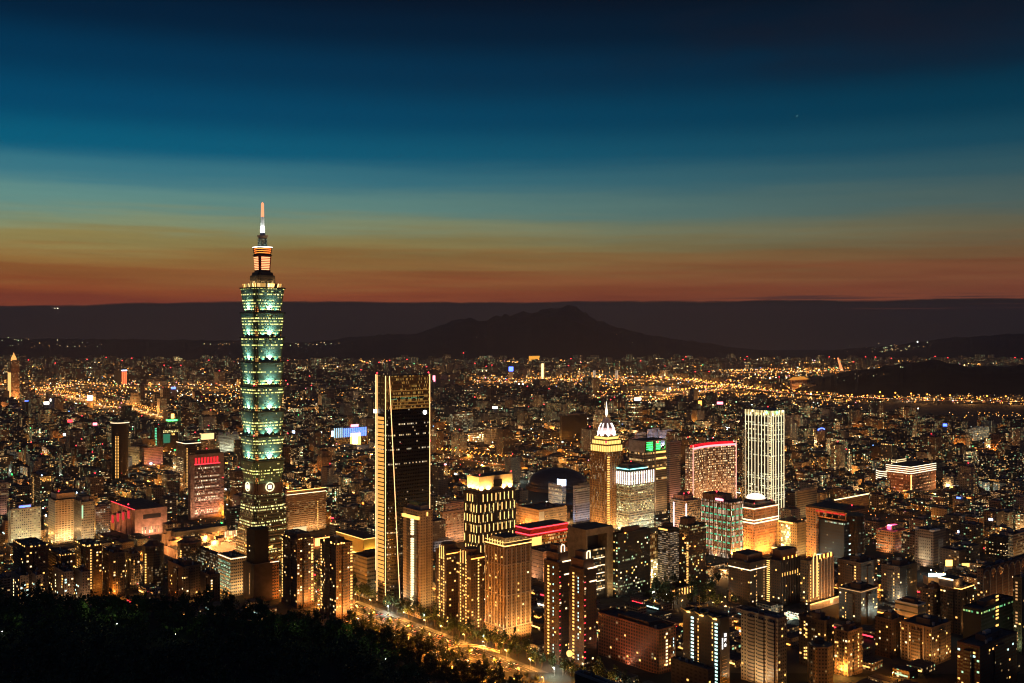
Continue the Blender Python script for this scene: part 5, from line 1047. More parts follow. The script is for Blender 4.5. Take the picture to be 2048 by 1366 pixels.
for u in (.2, .35, .8): b.spot('R', u, b.H - 14, ORG, 1500, 2, 70, 10)
office('green_lit_office', 'black office with green lit floors and a grid of yellow windows', 1926, 1962, 2032, 1222, 1316, (.035, .035, .03), .12, 1.4, .8, (.2, 1, .4), (.8, 1, .3), nl=0, shed='brown').column('R', .45, 6, 6, 62, 15, M['w_warm'], 'window', .8)
resid('mixed_apartments', 'red brown tower with colourful scattered windows near the bottom corner', 1914, 1960, 2034, 1296, 1400, (.12, .05, .035), [('R', .62, 1.6, 'w_amber', .5), ('L', .5, 1.2, 'w_dim', .3)], 26, ('w_warm', 'w_amber', 'w_green', 'w_cool'), wz0=-14)
resid('mixed_apartments', 'tall dark tower cut by the eastern edge of the view, beside the green lit office', 2026, 2044, 2090, 1158, 1310, (.10, .085, .06), [('L', .4, 2, 'w_dim', .5)], 6, bay=False, wash=[('L', (.8, 1, .5), 900)])
resid('mixed_apartments', 'dark stepped block with a few warm windows, west of the cream banded block', 1750, 1784, 1808, 1242, 1318, (.12, .075, .05), [], 9)
resid('mixed_apartments', 'tan block with an amber lit upper storey, behind the gold outlined roof terrace', 1842, 1866, 1888, 1182, 1262, (.2, .13, .08), [('L', .4, 2, 'w_warm', .3)], 8, wash=[('L', ORG, 500)])

# far landmarks
def far(name, label, L, C, R, top, base, wall, lit=.4, st=2.2, rim=None, cat='building', wash=None, ca=WARM, cb=WHT, cw=5, ch=6):
    b = Bld(name, label, L, C, R, top, base, cat=cat); b.body(facade(name + str(L), wall, cw, ch, .2, .25, lit, ca, cb, st, .3)); b.shed('grey', 4)
    if rim: b.rim(M[rim], b.H - 2, 3, 1)
    for f, c, p in wash or (): b.wash(f, c, p, 5, 25)
    return b
b = far('far_dome_tower', 'distant slim tower with an amber lit tiered dome, at the western edge', 16, 22, 39, 722, 800, (.35, .18, .1), .25, 1.6, wash=[('R', ORG, 50000)]); mb = MB(); mb.lathe([(13, b.H), (12, b.H + 12), (8, b.H + 22), (3, b.H + 30), (.5, b.H + 40)], 12); b.build(mb, 'dome', [neon('far_dome', (1, .4, .1), 1.6)]); b.panel('lit_edge', 'L', 0, 1, 5, b.H * .7, 1, neon('far_edge', (1, .5, .15), 1.6))
b = far('red_column_tower', 'distant dark tower with red orange light columns', 228, 243, 254, 742, 770, (.04, .04, .05), .02); [b.panel('light_column', 'R', u, u + .22, 5, b.H - 4, 1.5, neon('column_red', (1, .15, .05), 2.2)) for u in (.05, .38, .72)]; b.panel('roof_sign', 'R', 0, 1, b.H, b.H + 6, 2, M['n_sky'])
b = far('blue_lit_department_store', 'department store striped in blue light over gold lit arcades', 662, 668, 736, 858, 894, (.3, .2, .08), .5, 1.4, cat='department store', ca=(1, .5, .1), cb=(1, .7, .2)); [b.panel('blue_fin', 'R', .28 + i * .058, .305 + i * .058, b.H * .5, b.H, 1.2, neon('fin_blue', (.12, .3, 1), 2.6)) for i in range(12)]; [b.panel('pale_fin', 'R', i * .055, .02 + i * .055, b.H * .5, b.H + 2, 1, neon('fin_pale', (.4, .7, .9), 1.6)) for i in range(5)]
b.panel('video_wall', 'R', .54, .68, 4, b.H * .66, 1.6, M['n_white']); b.panel('gold_portal', 'R', .47, .78, 1, b.H * .7, .8, M['n_gold']); b.vol('roof_sign', .5, .72, .05, .15, b.H + 2, b.H + 9, M['n_pink'])
b = Bld('white_video_screen', 'brilliant blue white video screen near the blue striped store', 661, 663, 676, 862, 894, cat='screen'); b.panel('screen', 'R', 0, 1, b.z(873), b.H, 1, M['n_sky']); b.vol('screen_post', .4, .6, .3, .6, 0, b.H, M['steel'])
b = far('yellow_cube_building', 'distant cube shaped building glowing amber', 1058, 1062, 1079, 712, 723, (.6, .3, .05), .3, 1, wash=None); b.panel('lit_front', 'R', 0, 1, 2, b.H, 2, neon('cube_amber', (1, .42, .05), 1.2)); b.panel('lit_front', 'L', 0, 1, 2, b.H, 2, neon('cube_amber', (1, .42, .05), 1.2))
b = far('far_white_tower', 'distant thin tower with a white lit spine by the river', 1079, 1082, 1090, 727, 758, (.3, .25, .15), .5, 2.4); b.panel('lit_spine', 'R', .1, .6, 2, b.H, 2, M['w_white'])
b = far('palace_hotel', 'palace style red hotel with a floodlit gold gabled roof on the hill foot', 1580, 1584, 1614, 760, 780, (.45, .16, .06), .5, 1.4, cat='hotel', ca=(1, .3, .08), wash=[('R', ORG, 45000)]); hw_, hd_ = b.b / 2 + 8, b.a / 2 + 8
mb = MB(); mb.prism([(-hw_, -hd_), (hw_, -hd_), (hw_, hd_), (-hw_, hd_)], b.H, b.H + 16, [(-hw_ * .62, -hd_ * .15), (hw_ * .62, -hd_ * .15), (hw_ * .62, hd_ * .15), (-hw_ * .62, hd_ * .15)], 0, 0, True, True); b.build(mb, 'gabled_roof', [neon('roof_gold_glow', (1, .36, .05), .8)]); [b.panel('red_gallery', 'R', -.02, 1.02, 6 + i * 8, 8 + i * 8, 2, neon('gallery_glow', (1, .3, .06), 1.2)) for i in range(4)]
b = Bld('leaning_bridge_pylon', 'leaning orange lit bridge pylon far away by the river', 1676, 1678, 1684, 716, 742, cat='bridge pylon'); mb = MB(); mb.bar((-30, 0, b.H), (40, 0, 0), 9); mb.bar((-30, 0, b.H), (14, 0, 0), 7); b.build(mb, 'pylon', [neon('pylon_orange', (1, .3, .1), 1.6)])
for px in (1188, 1233):
    b = Bld('suspension_pylon', 'pale pylon of the river suspension bridge, ' + ('nearer the thin white tower' if px < 1200 else 'farther from the thin white tower'), px - 3, px - 2, px + 4, 741, 759, cat='bridge pylon'); mb = MB(); [mb.bar((s_ * 9, 0, 0), (s_ * 7, 0, b.H), 4) for s_ in (-1, 1)]; mb.bar((-8, 0, b.H * .6), (8, 0, b.H * .6), 3); b.build(mb, 'pylon', [neon('pylon_pale', (1, .8, .6), .6)])
b = far('big_dark_block', 'large unlit black block behind the stadium dome', 1120, 1124, 1174, 832, 884, (.03, .03, .035), .012)
for L, R, top, lab in ((1268, 1292, 866, 'bluish lit slab behind the green portal tower, first of three'), (1294, 1318, 858, 'bluish lit slab with the tallest roof of three behind the green portal tower'), (1318, 1345, 860, 'bluish lit slab, last of three behind the green portal tower')):
    far('blue_lit_slab', lab, L, L + 5, R, top, 896, (.5, .5, .6), .35, 1.6, ca=WARM, cb=(.7, .85, 1), cw=4, ch=4, wash=[('R', (.6, .7, 1), 9000)])
b = Bld('arched_hall_roof', 'dark hall with a low curved roof behind the pyramid crowned tower', 1245, 1250, 1296, 876, 900, cat='hall'); mb = MB(); prof = [(-b.b / 2 + b.b * i / 10, b.H * .55 + b.H * .45 * math.sin(math.pi * i / 10)) for i in range(11)]
for (x0, z0), (x1, z1) in zip(prof[:-1], prof[1:]): mb.face([(x0, -b.a / 2, z0), (x1, -b.a / 2, z1), (x1, b.a / 2, z1), (x0, b.a / 2, z0)]); mb.face([(x0, -b.a / 2, 0), (x1, -b.a / 2, 0), (x1, -b.a / 2, z1), (x0, -b.a / 2, z0)])
mb.box(-b.b / 2, b.b / 2, -b.a / 2 + .2, b.a / 2, 0, b.H * .5); b.build(mb, 'hall', [M['brown']])
for a in (('gold_gallery_block', 'squat block with a grid of gold lit bays, beyond the black glass tower', 936, 940, 971, 866, 886, (.4, .28, .14), .95, 1.7), ('pale_twin_office', 'pale lit office beside the squat gold bay block', 968, 982, 1004, 858, 890, (.42, .4, .28), .5, 1.4), ('green_glass_office', 'far office with bright green glass floors beyond the black glass tower', 900, 906, 946, 828, 866, (.3, .3, .25), .5, 1.8), ('bright_low_office', 'bright office with white window rows near the eastern airfield', 1930, 1936, 1978, 858, 884, (.35, .33, .28), .6, 2.0)):
    far(*a, ca=(.8, 1, .6) if 'green' in a[0] else WARM)
b = far('blue_arc_tower', 'dark tower with a blue light arc on its roof', 1628, 1634, 1650, 862, 890, (.1, .09, .09), .2); mb = MB(); [mb.bar((10 * math.cos(math.pi * i / 6) * 1.6, -6, b.H + 2 + 5 * math.sin(math.pi * i / 6)), (10 * math.cos(math.pi * (i + 1) / 6) * 1.6, -6, b.H + 2 + 5 * math.sin(math.pi * (i + 1) / 6)), 2.2) for i in range(6)]; b.build(mb, 'light_arc', [M['n_blue']])
b = far('green_bar_tower', 'block topped by a green light bar and a lit mast', 333, 338, 358, 840, 872, (.25, .25, .2), .3); b.rim(neon('bar_green', (.1, 1, .2), 4), b.H - 4, 5, 1.5); b.vol('lit_mast', .35, .6, .3, .6, b.H, b.H + 18, M['n_warm'])
for px, y, w, h, m, lab in ((93, 806, 10, 5, 'n_white', 'white billboard by the western interchange'), (180, 796, 10, 9, 'n_sky', 'bluish white billboard facing the western interchange'), (78, 862, 11, 7, 'n_cyan', 'cyan white billboard over the western quarter'), (190, 848, 8, 5, 'n_pink', 'pink white billboard with a glaring lamp'), (140, 842, 9, 5, 'n_red', 'red neon sign over the western quarter'), (104, 800, 8, 5, 'n_white', 'white shop sign nearest the interchange curve'), (131, 869, 9, 5, 'n_white', 'white lit sign between the two pale slabs'), (188, 883, 13, 7, 'n_orange', 'orange gold house shaped neon sign'), (55, 806, 10, 10, 'n_blue', 'blue slanted neon sign in the western quarter'), (347, 776, 9, 4, 'n_blue', 'small blue roof sign far behind the green bar'), (600, 830, 7, 4, 'n_green', 'green roof sign beside the tallest tower'), (641, 865, 5, 3, 'n_white', 'small white sign west of the blue striped store'), (587, 864, 5, 5, 'n_sky', 'blue white lamp sign beside the tallest tower'), (446, 866, 7, 5, 'n_pink', 'red white glaring sign behind the pink tower'), (1275, 798, 13, 5, 'n_white', 'white lit sign beyond the pyramid crowned tower'), (1440, 806, 12, 5, 'n_pink', 'pink white sign beside the elevated road'), (1400, 806, 7, 9, 'n_amber', 'amber framed sign west of the elevated road'), (1418, 797, 10, 4, 'n_white', 'white flat sign beside the elevated road'), (1890, 850, 8, 5, 'n_blue', 'small blue sign by the airfield'), (990, 815, 10, 4, 'n_white', 'white roof sign beyond the black glass tower'), (1898, 1126, 13, 12, 'n_warm', 'bright yellow white shop fronts in the market east of the punched window hotel'), (1934, 1130, 20, 7, 'w_amber', 'long amber market fascia farther east'), (1874, 1150, 34, 7, 'w_cool', 'long cyan white market canopy before the punched window hotel'), (1640, 1110, 12, 4, 'w_cool', 'cool white shop sign at the foot of the dark curved glass tower'), (868, 757, 5, 12, 'n_pink', 'pink white vertical sign just past the black glass tower'), (1022, 738, 9, 9, 'n_blue', 'distant blue outlined sign near the river')):
    D = depth(y + 22); s = D / F; hgt = 22 * s
    t = thing('billboard', lab, 'sign', (wx(px, D), D, 0), rad(0 if px > 500 else 8)); 
    mb = MB(); mb.box(-w * s / 2, w * s / 2, -.6, .6, hgt - h * s / 2, hgt + h * s / 2, 0, 0, True); mb.build('sign_panel', [M[m]], t)
    mb = MB(); mb.box(-w * s / 2, w * s / 2, .7, w * s * .8, -1, hgt - h * s / 2 - 1); mb.build('sign_base', [M['grey'], M['roof']], t); KEEP.append((wx(px, D), D + w * s * .4, w * s * .9))

# lettering becomes mesh
dg = bpy.context.evaluated_depsgraph_get(); dg.update()
for o in [o for o in COL.objects if o.type == 'FONT']:
    me = bpy.data.meshes.new_from_object(o.evaluated_get(dg)); m_ = o.data.materials[0]; nm = o.name
    n_ = bpy.data.objects.new('letters', me); COL.objects.link(n_); n_.parent = o.parent; n_.location = o.location; n_.rotation_euler = o.rotation_euler
    me.materials.clear(); me.materials.append(m_)
    bpy.data.objects.remove(o)

# ------------------------------------------------------------------ boulevard
TH = rad(40); EX = Vector((math.cos(TH), math.sin(TH))); EY = Vector((-math.sin(TH), math.cos(TH)))   # local x (north) and y (west)
P0 = Vector(ground(860, 1284))
BL = 0.0
def bv(s, t):  # s along the boulevard (towards the east, down the photo), t across (towards the north)
    p = P0 - EY * s + EX * t; return p.x, p.y
S0, S1, HW = -330, 330, 24
def strip(mb, s0, s1, t0, t1, z): mb.face([(*bv(s0, t0), z), (*bv(s1, t0), z), (*bv(s1, t1), z), (*bv(s0, t1), z)])
mb = MB(); strip(mb, S0, S1, -HW, HW, 0.10); tag(mb.build('boulevard', M['asphalt']), 'wide boulevard under amber street lamps at the foot of the towers', 'road', kind='structure')
mb = MB()
for t0 in (-HW - 6, HW, -1.6): 
    w = 6 if abs(t0) > 3 else 3.2
    q = [bv(S0, t0), bv(S1, t0), bv(S1, t0 + w), bv(S0, t0 + w)]; mb.prism(q, -.2, 0.24)
tag(mb.build('pavement', M['kerb']), 'pavements and median kerb of the boulevard', 'pavement', kind='structure')
mb = MB()
for t in (-19.6, -15.2, -10.8, -6.4, 6.4, 10.8, 15.2, 19.6):
    s = S0
    while s < S1: strip(mb, s, s + 5, t - .12, t + .12, .115); s += 11
for t in (-23.4, -2.2, 2.2, 23.4): strip(mb, S0, S1, t - .12, t + .12, .115)
tag(mb.build('road_markings', M['paint']), 'white lane lines on the boulevard', 'road markings', kind='structure')
mb = MB(); # cross streets, flush sheets just below the boulevard
for s in (-150, 60):
    mb.face([(*bv(s - 8, HW), .06), (*bv(s + 8, HW), .06), (*bv(s + 8, 420), .06), (*bv(s - 8, 420), .06)])
tag(mb.build('cross_street', M['asphalt']), 'side streets running north from the boulevard', 'road', kind='structure')

# trees: three crowns made of many leaf clumps
leaf, lt, lp = mat_new('foliage')
la = lt.nodes.new('ShaderNodeAttribute'); la.attribute_name = 'tint'; put(lt, lp.inputs['Base Color'], la.outputs['Color']); lp.inputs['Roughness'].default_value = .7
def leaves(mb, cx, cy_, cz, rx, rz, n, rng, size=.9):
    lobes = [(rng.gauss(0, .42), rng.gauss(0, .42), rng.gauss(0.1, .38), rng.uniform(.34, .62)) for _ in range(9)]
    for _ in range(n):
        lx, ly, lz, lr = rng.choice(lobes); v = Vector((rng.gauss(0, 1), rng.gauss(0, 1), rng.gauss(0, 1))).normalized() * lr * (rng.random() ** .4)
        c = Vector((cx + (lx + v.x) * rx, cy_ + (ly + v.y) * rx, cz + (lz + v.z) * rz))
        a = Vector((rng.gauss(0, 1), rng.gauss(0, 1), rng.gauss(0, 1))).normalized(); b_ = a.orthogonal().normalized(); d_ = a.cross(b_); k = size * rng.uniform(.5, 1.15)
        sh = rng.uniform(.6, 1.5); mb.tint = (.032 * sh, .055 * sh, .018 * sh, 1)
        mb.face([tuple(c + b_ * k), tuple(c + d_ * k * .7), tuple(c - b_ * k), tuple(c - d_ * k * .7)])
def trunk(mb, h, r, rng):
    mb.ngon(0, 0, r, 7, -.3, h, r * .55)
    for k in range(4):
        a = rng.uniform(0, 6.3); mb.bar((0, 0, h * rng.uniform(.55, .95)), (math.cos(a) * h * .38, math.sin(a) * h * .38, h * rng.uniform(1.1, 1.4)), r * .5)
TREES = []
for k in range(3):
    rg = random.Random(20 + k); a = MB(); leaves(a, 0, 0, 7.2 + k, 3.6 + .4 * k, 3.4 + .7 * k, 420, rg, .62); b2 = MB(); trunk(b2, 5.2 + k * .6, .3, rg)
    TREES.append((b2.mesh('trunk', [M['bark'], M['bark']]), a.mesh('crown', [leaf])))
def tree(name, label, x, y, z, k, sc, group, cat='tree'):
    t = thing(name, label, cat, (x, y, z), R_.uniform(0, 6.28), group); t.scale = (sc, sc, sc * R_.uniform(.85, 1.2))
    obj('trunk', TREES[k][0], t); obj('crown', TREES[k][1], t); return t
ORD = ['first', 'second', 'third', 'fourth', 'fifth', 'sixth', 'seventh', 'eighth', 'ninth', 'tenth', 'eleventh', 'twelfth', 'thirteenth', 'fourteenth', 'fifteenth', 'sixteenth', 'seventeenth', 'eighteenth', 'nineteenth', 'twentieth']
def nth(i):
    tens = ['', '', 'twenty', 'thirty', 'forty', 'fifty', 'sixty', 'seventy', 'eighty', 'ninety']
    if i < 20: return ORD[i]
    t, u = divmod(i + 1, 10); h = 'hundred-and-' if t >= 10 else ''; t %= 10
    if t < 2: return h + (ORD[t * 10 + u - 1] if t * 10 + u else 'hundredth')
    return h + (tens[t] + '-' + ORD[u - 1] if u else tens[t][:-1] + 'ieth')
# rows of street trees
rows = [('far pavement', HW + 8.5, -300, 300, 12), ('second far row', HW + 15, -290, 260, 13), ('median', 0, -250, 300, 19), ('near pavement', -HW - 9, -110, 310, 13), ('park edge', -HW - 18, -80, 310, 8), ('park middle', -HW - 28, -60, 310, 8), ('park lawn', -HW - 39, -40, 310, 8), ('park south edge', -HW - 51, -20, 310, 8), ('park grove', -HW - 63, 0, 310, 9)]
for nm, t, s0, s1, st in rows:
    s, i = s0, 0
    while s < s1:
        x, y = bv(s + R_.uniform(-3, 3), t + R_.uniform(-1.5, 1.5))
        if abs(s + 150) > 10 or t < 0: tree('street_tree', f'leafy tree in the {nm}, {nth(i)} along the boulevard from its western end', x, y, .1, R_.randrange(3), R_.uniform(1.0, 1.5) * (.6 if nm == 'median' else 1), 'street trees of the boulevard'); i += 1
        s += st * R_.uniform(.8, 1.25)
for i, (px, y) in enumerate(((895, 1322), (918, 1330))):
    x, yy = ground(px, y); t = thing('cypress_tree', 'tall narrow cypress beside the curved ramp, ' + ('first' if i == 0 else 'second') + ' from its western end', 'tree', (x, yy, 0), 0, 'cypresses by the ramp'); rg = random.Random(i)
    a = MB(); [leaves(a, 0, 0, 3 + 1.9 * q, 1.9 - .2 * q, 2.4, 60, rg, .55) for q in range(8)]; a.build('crown', [leaf], t); b2 = MB(); b2.ngon(0, 0, .25, 7, -.3, 6, .15); b2.build('trunk', [M['bark'], M['bark']], t)

# the dark park among the eastern towers
pk = Bld('park_pavilion', 'low hall with a row of lit columns beside the dark park', 1340, 1345, 1388, 1180, 1196, cat='hall'); pk.body(M['brown']); pk.fins('R', 8, 1, pk.H - .6, 1.2, .6, M['w_amber'], 'lit_column', .06, .94)
hb = Bld('flat_hall', 'wide low hall with a pale roof edge at the bottom of the view', 1150, 1262, 1275, 1388, 1540, cat='hall'); hb.body(M['dark']); hb.parapet(M['concrete'], 1.6, 1.2); hb.clutter(8)
for i in range(46):
    px, y = R_.uniform(1285, 1490), R_.uniform(1168, 1222); x, yy = ground(px, y); tree('park_tree', f'dark broad tree in the park among the eastern towers, {nth(i)} of the planting', x, yy, 0, R_.randrange(3), R_.uniform(1.0, 1.6), 'trees of the eastern park')

# street lamps: pole, arm and head, each with its own light
lp_pole = MB(); lp_pole.ngon(0, 0, .16, 8, 0, 9.2, .09); lp_pole.bar((0, 0, 9.1), (1.6, 0, 9.6), .12); lpole = lp_pole.mesh('pole', [M['steel'], M['steel']])
def headmesh(m, r): a = MB(); a.box(1.0, 2.3, -.28, .28, 9.45, 9.65); a.octa(1.7, 0, 9.3, r); return a.mesh('lamp_head', [m, m])
HEADS = {'amber': headmesh(neon('sodium_lamp', (1, .46, .1), 6), .55), 'white': headmesh(neon('led_lamp', (.95, 1, .85), 14), .55), 'yellow': headmesh(neon('halide_lamp', (1, .68, .24), 6), .55)}
LCOL = {'amber': (1, .31, .03), 'white': (.85, 1, .8), 'yellow': (1, .42, .07)}
def lamp(label, x, y, z, kind, power, rot=0, group='street lamps', sc=1.0, lit=True):
    t = thing('street_lamp', label, 'street lamp', (x, y, z), rot, group); t.scale = (sc, sc, 1)
    obj('pole', lpole, t); obj('lamp_head', HEADS[kind], t)
    if lit: light('POINT', 'lamp_light', (1.7, 0, 8.3), LCOL[kind], power, t, shadow_soft_size=.4)
NLAMP = 0
for nm, t, r, kd in (('near kerb', -HW - 2, 0, 'amber'), ('median', 0, math.pi, 'amber'), ('far kerb', HW + 2, math.pi, 'yellow')):
    for i in range(17):
        s = S0 + 30 + i * 36 + R_.uniform(-3, 3) + (12 if t == 0 else 0); x, y = bv(s, t)
        if kd == 'yellow' and i % 8 == 5: k2 = 'white'
        else: k2 = kd
        lamp(f'{"white" if k2 == "white" else "amber" if k2 == "amber" else "yellow"} street lamp on the {nm} of the boulevard, {nth(i)} from its western end', x, y, .1, k2, 14000, TH + r, 'boulevard lamps')
for i in range(16):
    x, y = bv(-70 + i * 22 + R_.uniform(-8, 8), -HW - R_.uniform(12, 34)); lamp(f'amber park lamp among the trees south of the boulevard, {nth(i)} from the west', x, y, 0, 'amber', 7000, R_.uniform(0, 6), 'park lamps')
for i in range(10):
    x, y = bv(-60 + i * 34, HW + R_.uniform(12, 22)); lamp(f'yellow garden lamp between the towers and the boulevard, {nth(i)} from the west', x, y, 0, 'yellow' if i % 3 else 'white', 2600, R_.uniform(0, 6), 'garden lamps')
for i in range(12):
    x, y = ground(R_.uniform(1290, 1480), R_.uniform(1164, 1222)); lamp(f'yellow lamp among the trees of the eastern park, {nth(i)} of the planting', x, y, 0, 'yellow' if i % 4 else 'white', 2200, R_.uniform(0, 6), 'eastern park lamps')
# curved pedestrian ramp on the near side
mb = MB(); pts = []
for i in range(15):
    q = i / 14; px = 848 + 152 * q; yy = 1314 - 11 * math.sin(q * math.pi * .9) - 6 * q; x, y = ground(px, yy + 3); pts.append((x, y, 1 + 4.5 * math.sin(math.pi * q)))
rp = thing('footbridge', 'curved pedestrian ramp glowing amber beside the boulevard', 'footbridge', pts[7]); 
L_ = lambda p: (p[0] - pts[7][0], p[1] - pts[7][1], p[2] - pts[7][2])
for a, c in zip(pts[:-1], pts[1:]): mb.face([L_((a[0], a[1] - 3, a[2])), L_((c[0], c[1] - 3, c[2])), L_((c[0], c[1] + 3, c[2])), L_((a[0], a[1] + 3, a[2]))])
mb.build('deck', plain('ramp_deck', (.4, .33, .25)), rp); mb = MB(); [mb.bar(L_((a[0], a[1] + e, a[2] + 1)), L_((c[0], c[1] + e, c[2] + 1)), .35) for e in (-3, 3) for a, c in zip(pts[:-1], pts[1:])]; mb.build('railing', [M['white']], rp)
mb = MB(); [mb.ngon(p[0] - pts[7][0], p[1] - pts[7][1], .5, 8, -pts[7][2], p[2] - pts[7][2]) for p in pts[2:-1:3]]; mb.build('pier', [M['concrete'], M['concrete']], rp)
for q in (2, 6, 10, 13): light('POINT', 'deck_lamp', L_((pts[q][0], pts[q][1], pts[q][2] + 5)), LCOL['amber'], 7000, rp, shadow_soft_size=.4)

# cars: body, cabin, wheels, lights
cb = MB(); cb.prism([(-2.2, -.85), (2.2, -.85), (2.2, .85), (-2.2, .85)], .35, .85, [(-2.15, -.8), (2.1, -.8), (2.1, .8), (-2.15, .8)]); cc = MB(); cc.prism([(-1.5, -.75), (1.0, -.75), (1.0, .75), (-1.5, .75)], .85, 1.42, [(-1.1, -.62), (.4, -.62), (.4, .62), (-1.1, .62)])
bodies = [cb.mesh('body', [plain('car_' + n, c, .35, .1)] * 2) for n, c in (('silver', (.5, .5, .52)), ('yellow', (.75, .45, .03)), ('black', (.02, .02, .02)), ('white', (.75, .75, .75)), ('red', (.4, .03, .03)))]
cabin = cc.mesh('cabin', [M['glass'], M['glass']]); wm_ = MB(); [wm_.bar((0, -.1, 0), (0, .1, 0), .62) for _ in (0,)]; wheel = wm_.mesh('wheel', [M['dark']])
hl = boxmesh(.14, .42, .24, neon('headlight_glow', (1, .85, .6), 30)); tl = boxmesh(.14, .42, .22, neon('taillight_glow', (1, .03, .02), 14))
CN = ['silver', 'yellow', 'black', 'white', 'red']; used = []
def car(s, t, east, i):
    x, y = bv(s, t); k = R_.choice([0, 0, 1, 1, 1, 2, 2, 3, 3, 4]); d = (-EY if east else EY); c = thing('car', f'{CN[k]} {"taxi" if k == 1 else "car"} driving {"east towards the viewer" if east else "west away from the viewer"}, {nth(i)} along the boulevard', 'car', (x, y, .1), math.atan2(d.y, d.x), 'cars on the boulevard')
    obj('body', bodies[k], c); obj('cabin', cabin, c)
    for wx_ in (-1.4, 1.4):
        for wy in (-.8, .8): obj('wheel', wheel, c, (wx_, wy, .32))
    for wy in (-.55, .55): obj('headlight', hl, c, (2.2, wy, .68)); obj('taillight', tl, c, (-2.22, wy, .7))
for east, lanes in ((True, (-21.6, -17.4, -13, -8.6)), (False, (8.6, 13, 17.4, 21.6))):
    ss = sorted(R_.uniform(S0 + 20, S1 - 20) for _ in range(58)); pr_ = -1e9; i = 0
    for s in ss:
        if s - pr_ < 3: s = pr_ + 3
        pr_ = s; car(s, lanes[i % 4], east, i); i += 1

# ------------------------------------------------------------------ foreground woods
rg = random.Random(77)
rim = []
for i in range(96):
    px = -20 + 870 * (i + rg.uniform(-.35, .35)) / 96; d = rg.uniform(640, 730)
    tree('hillside_tree', f'dark leafy tree on the rim of the hillside, {nth(i)} from the western edge', wx(px, d), d, hill_z(px, d) - .6, rg.randrange(3), rg.uniform(.75, 1.25), 'trees along the hillside rim')
mb = MB()
for i in range(1150):
    px = rg.uniform(-120, 1000); d = rg.uniform(430, 706)
    z = hill_z(px, d); k = rg.uniform(.9, 1.4); leaves(mb, wx(px, d), d, z + 4 * k, 4.2 * k, 4 * k, 64, rg, 1.0)
    if i % 6 == 0: mb.tint = (.05, .035, .025, 1); mb.bar((wx(px, d), d, z - 1), (wx(px, d), d, z + 4 * k), .4)
tag(mb.build('woodland', [leaf]), 'dense dark woods covering the hillside below the viewpoint', 'woods', kind='stuff')
for i, (px, y, d, lab) in enumerate(((8, 1236, 690, 'path lamp among lit leaves at the western edge of the woods'), (172, 1216, 706, 'path lamp in lit leaves below the grey tenements'), (236, 1222, 706, 'path lamp in lit leaves below the brown stepped block'), (352, 1242, 690, 'path lamp in lit leaves below the low white roofs'), (572, 1250, 700, 'path lamp in lit leaves below the balcony towers'), (700, 1262, 715, 'path lamp at the woods corner by the boulevard'), (770, 1292, 705, 'path lamp in lit leaves where the woods meet the park'))):
    d = 712.0
    while d > 440 and hill_z(px, d) + 9.5 > CZ - (y - HZ) / F * d: d -= 2
    x, z = wx(px, d), CZ - (y - HZ) / F * d
    lamp(lab, x, d - 4, hill_z(px, d - 4) - 1, 'white', 0, 0, None, .5, False); bpy.data.objects[COL.objects[-1].parent.name].scale.z = .4; light('POINT', 'canopy_fill_light', (x, d - 3, z + 2.5), (.7, 1, .25), 260, None, shadow_soft_size=.3); light('POINT', 'canopy_fill_light', (x + 8, d - 1, z + 2), (.8, 1, .25), 130, None, shadow_soft_size=.3)  # bodiless lights added above the canopy to brighten the leaves

# ------------------------------------------------------------------ the mass of the city
def inpoly(px, y, poly):
    c = False; j = len(poly) - 1
    for i in range(len(poly)):
        (xi, yi), (xj, yj) = poly[i], poly[j]
        if (yi > y) != (yj > y) and px < (xj - xi) * (y - yi) / (yj - yi) + xi: c = not c
        j = i
    return c
EXPR = [[(1300, 759), (1370, 764), (1450, 775), (1560, 789), (1700, 799), (1850, 806), (2060, 809)], [(1330, 790), (1400, 783), (1450, 778)], [(-20, 774), (120, 773), (300, 773), (480, 775)], [(60, 786), (110, 781), (150, 775)], [(60, 788), (120, 790), (170, 800), (200, 812), (262, 817), (335, 838)],
        [(880, 914), (930, 920), (985, 928), (1036, 932)], [(940, 762), (1050, 764), (1180, 757), (1330, 762)], [(715, 702), (740, 708), (775, 711)], [(1440, 745), (1560, 744), (1700, 741)], [(1180, 792), (1260, 792), (1330, 795)]]
def near_road(px, y):
    for pl in EXPR:
        for (a, b), (c, d) in zip(pl[:-1], pl[1:]):
            if min(a, c) - 4 < px < max(a, c) + 4:
                yy = b + (d - b) * (px - a) / ((c - a) or 1)
                if -3.5 < y - yy < 7: return True
    return False
def low_road(px, y):
    for pl in EXPR:
        for (a, b), (c, d) in zip(pl[:-1], pl[1:]):
            if min(a, c) - 4 < px < max(a, c) + 4 and 0 < y - (b + (d - b) * (px - a) / ((c - a) or 1)) < 26: return True
    return False
BAN = RIVER + [[(1035, 958), (1195, 958), (1200, 1012), (1030, 1012)], [(1690, 808), (2060, 812), (2060, 866), (1930, 866), (1900, 848), (1720, 826)], [(1590, 760), (1690, 740), (2060, 730), (2060, 797), (1700, 797)], [(1290, 1165), (1480, 1165), (1490, 1215), (1300, 1215)]]
KG = {}
for k in KEEP:
    r = k[2]
    for gx in range(int((k[0] - r) // 80), int((k[0] + r) // 80) + 1):
        for gy_ in range(int((k[1] - r) // 80), int((k[1] + r) // 80) + 1): KG.setdefault((gx, gy_), []).append(k)
def free(x, y, r):
    for kx, ky, kr in KG.get((int(x // 80), int(y // 80)), ()):
        if (x - kx) ** 2 + (y - ky) ** 2 < (kr + r) ** 2: return False
    px, g_ = pxof(x, y), gy(y)
    if any(inpoly(px, g_, p) for p in BAN) or near_road(px, g_): return False
    v = Vector((x, y)) - P0; s, t = -v.dot(EY), v.dot(EX)
    if -75 < t < HW + 34 and S0 - 40 < s < S1 + 60: return False
    if y < 1010 + (80 if px < 860 else 0) and px < 900: return False
    if y < 1005 and px < 1200: return False
    return True
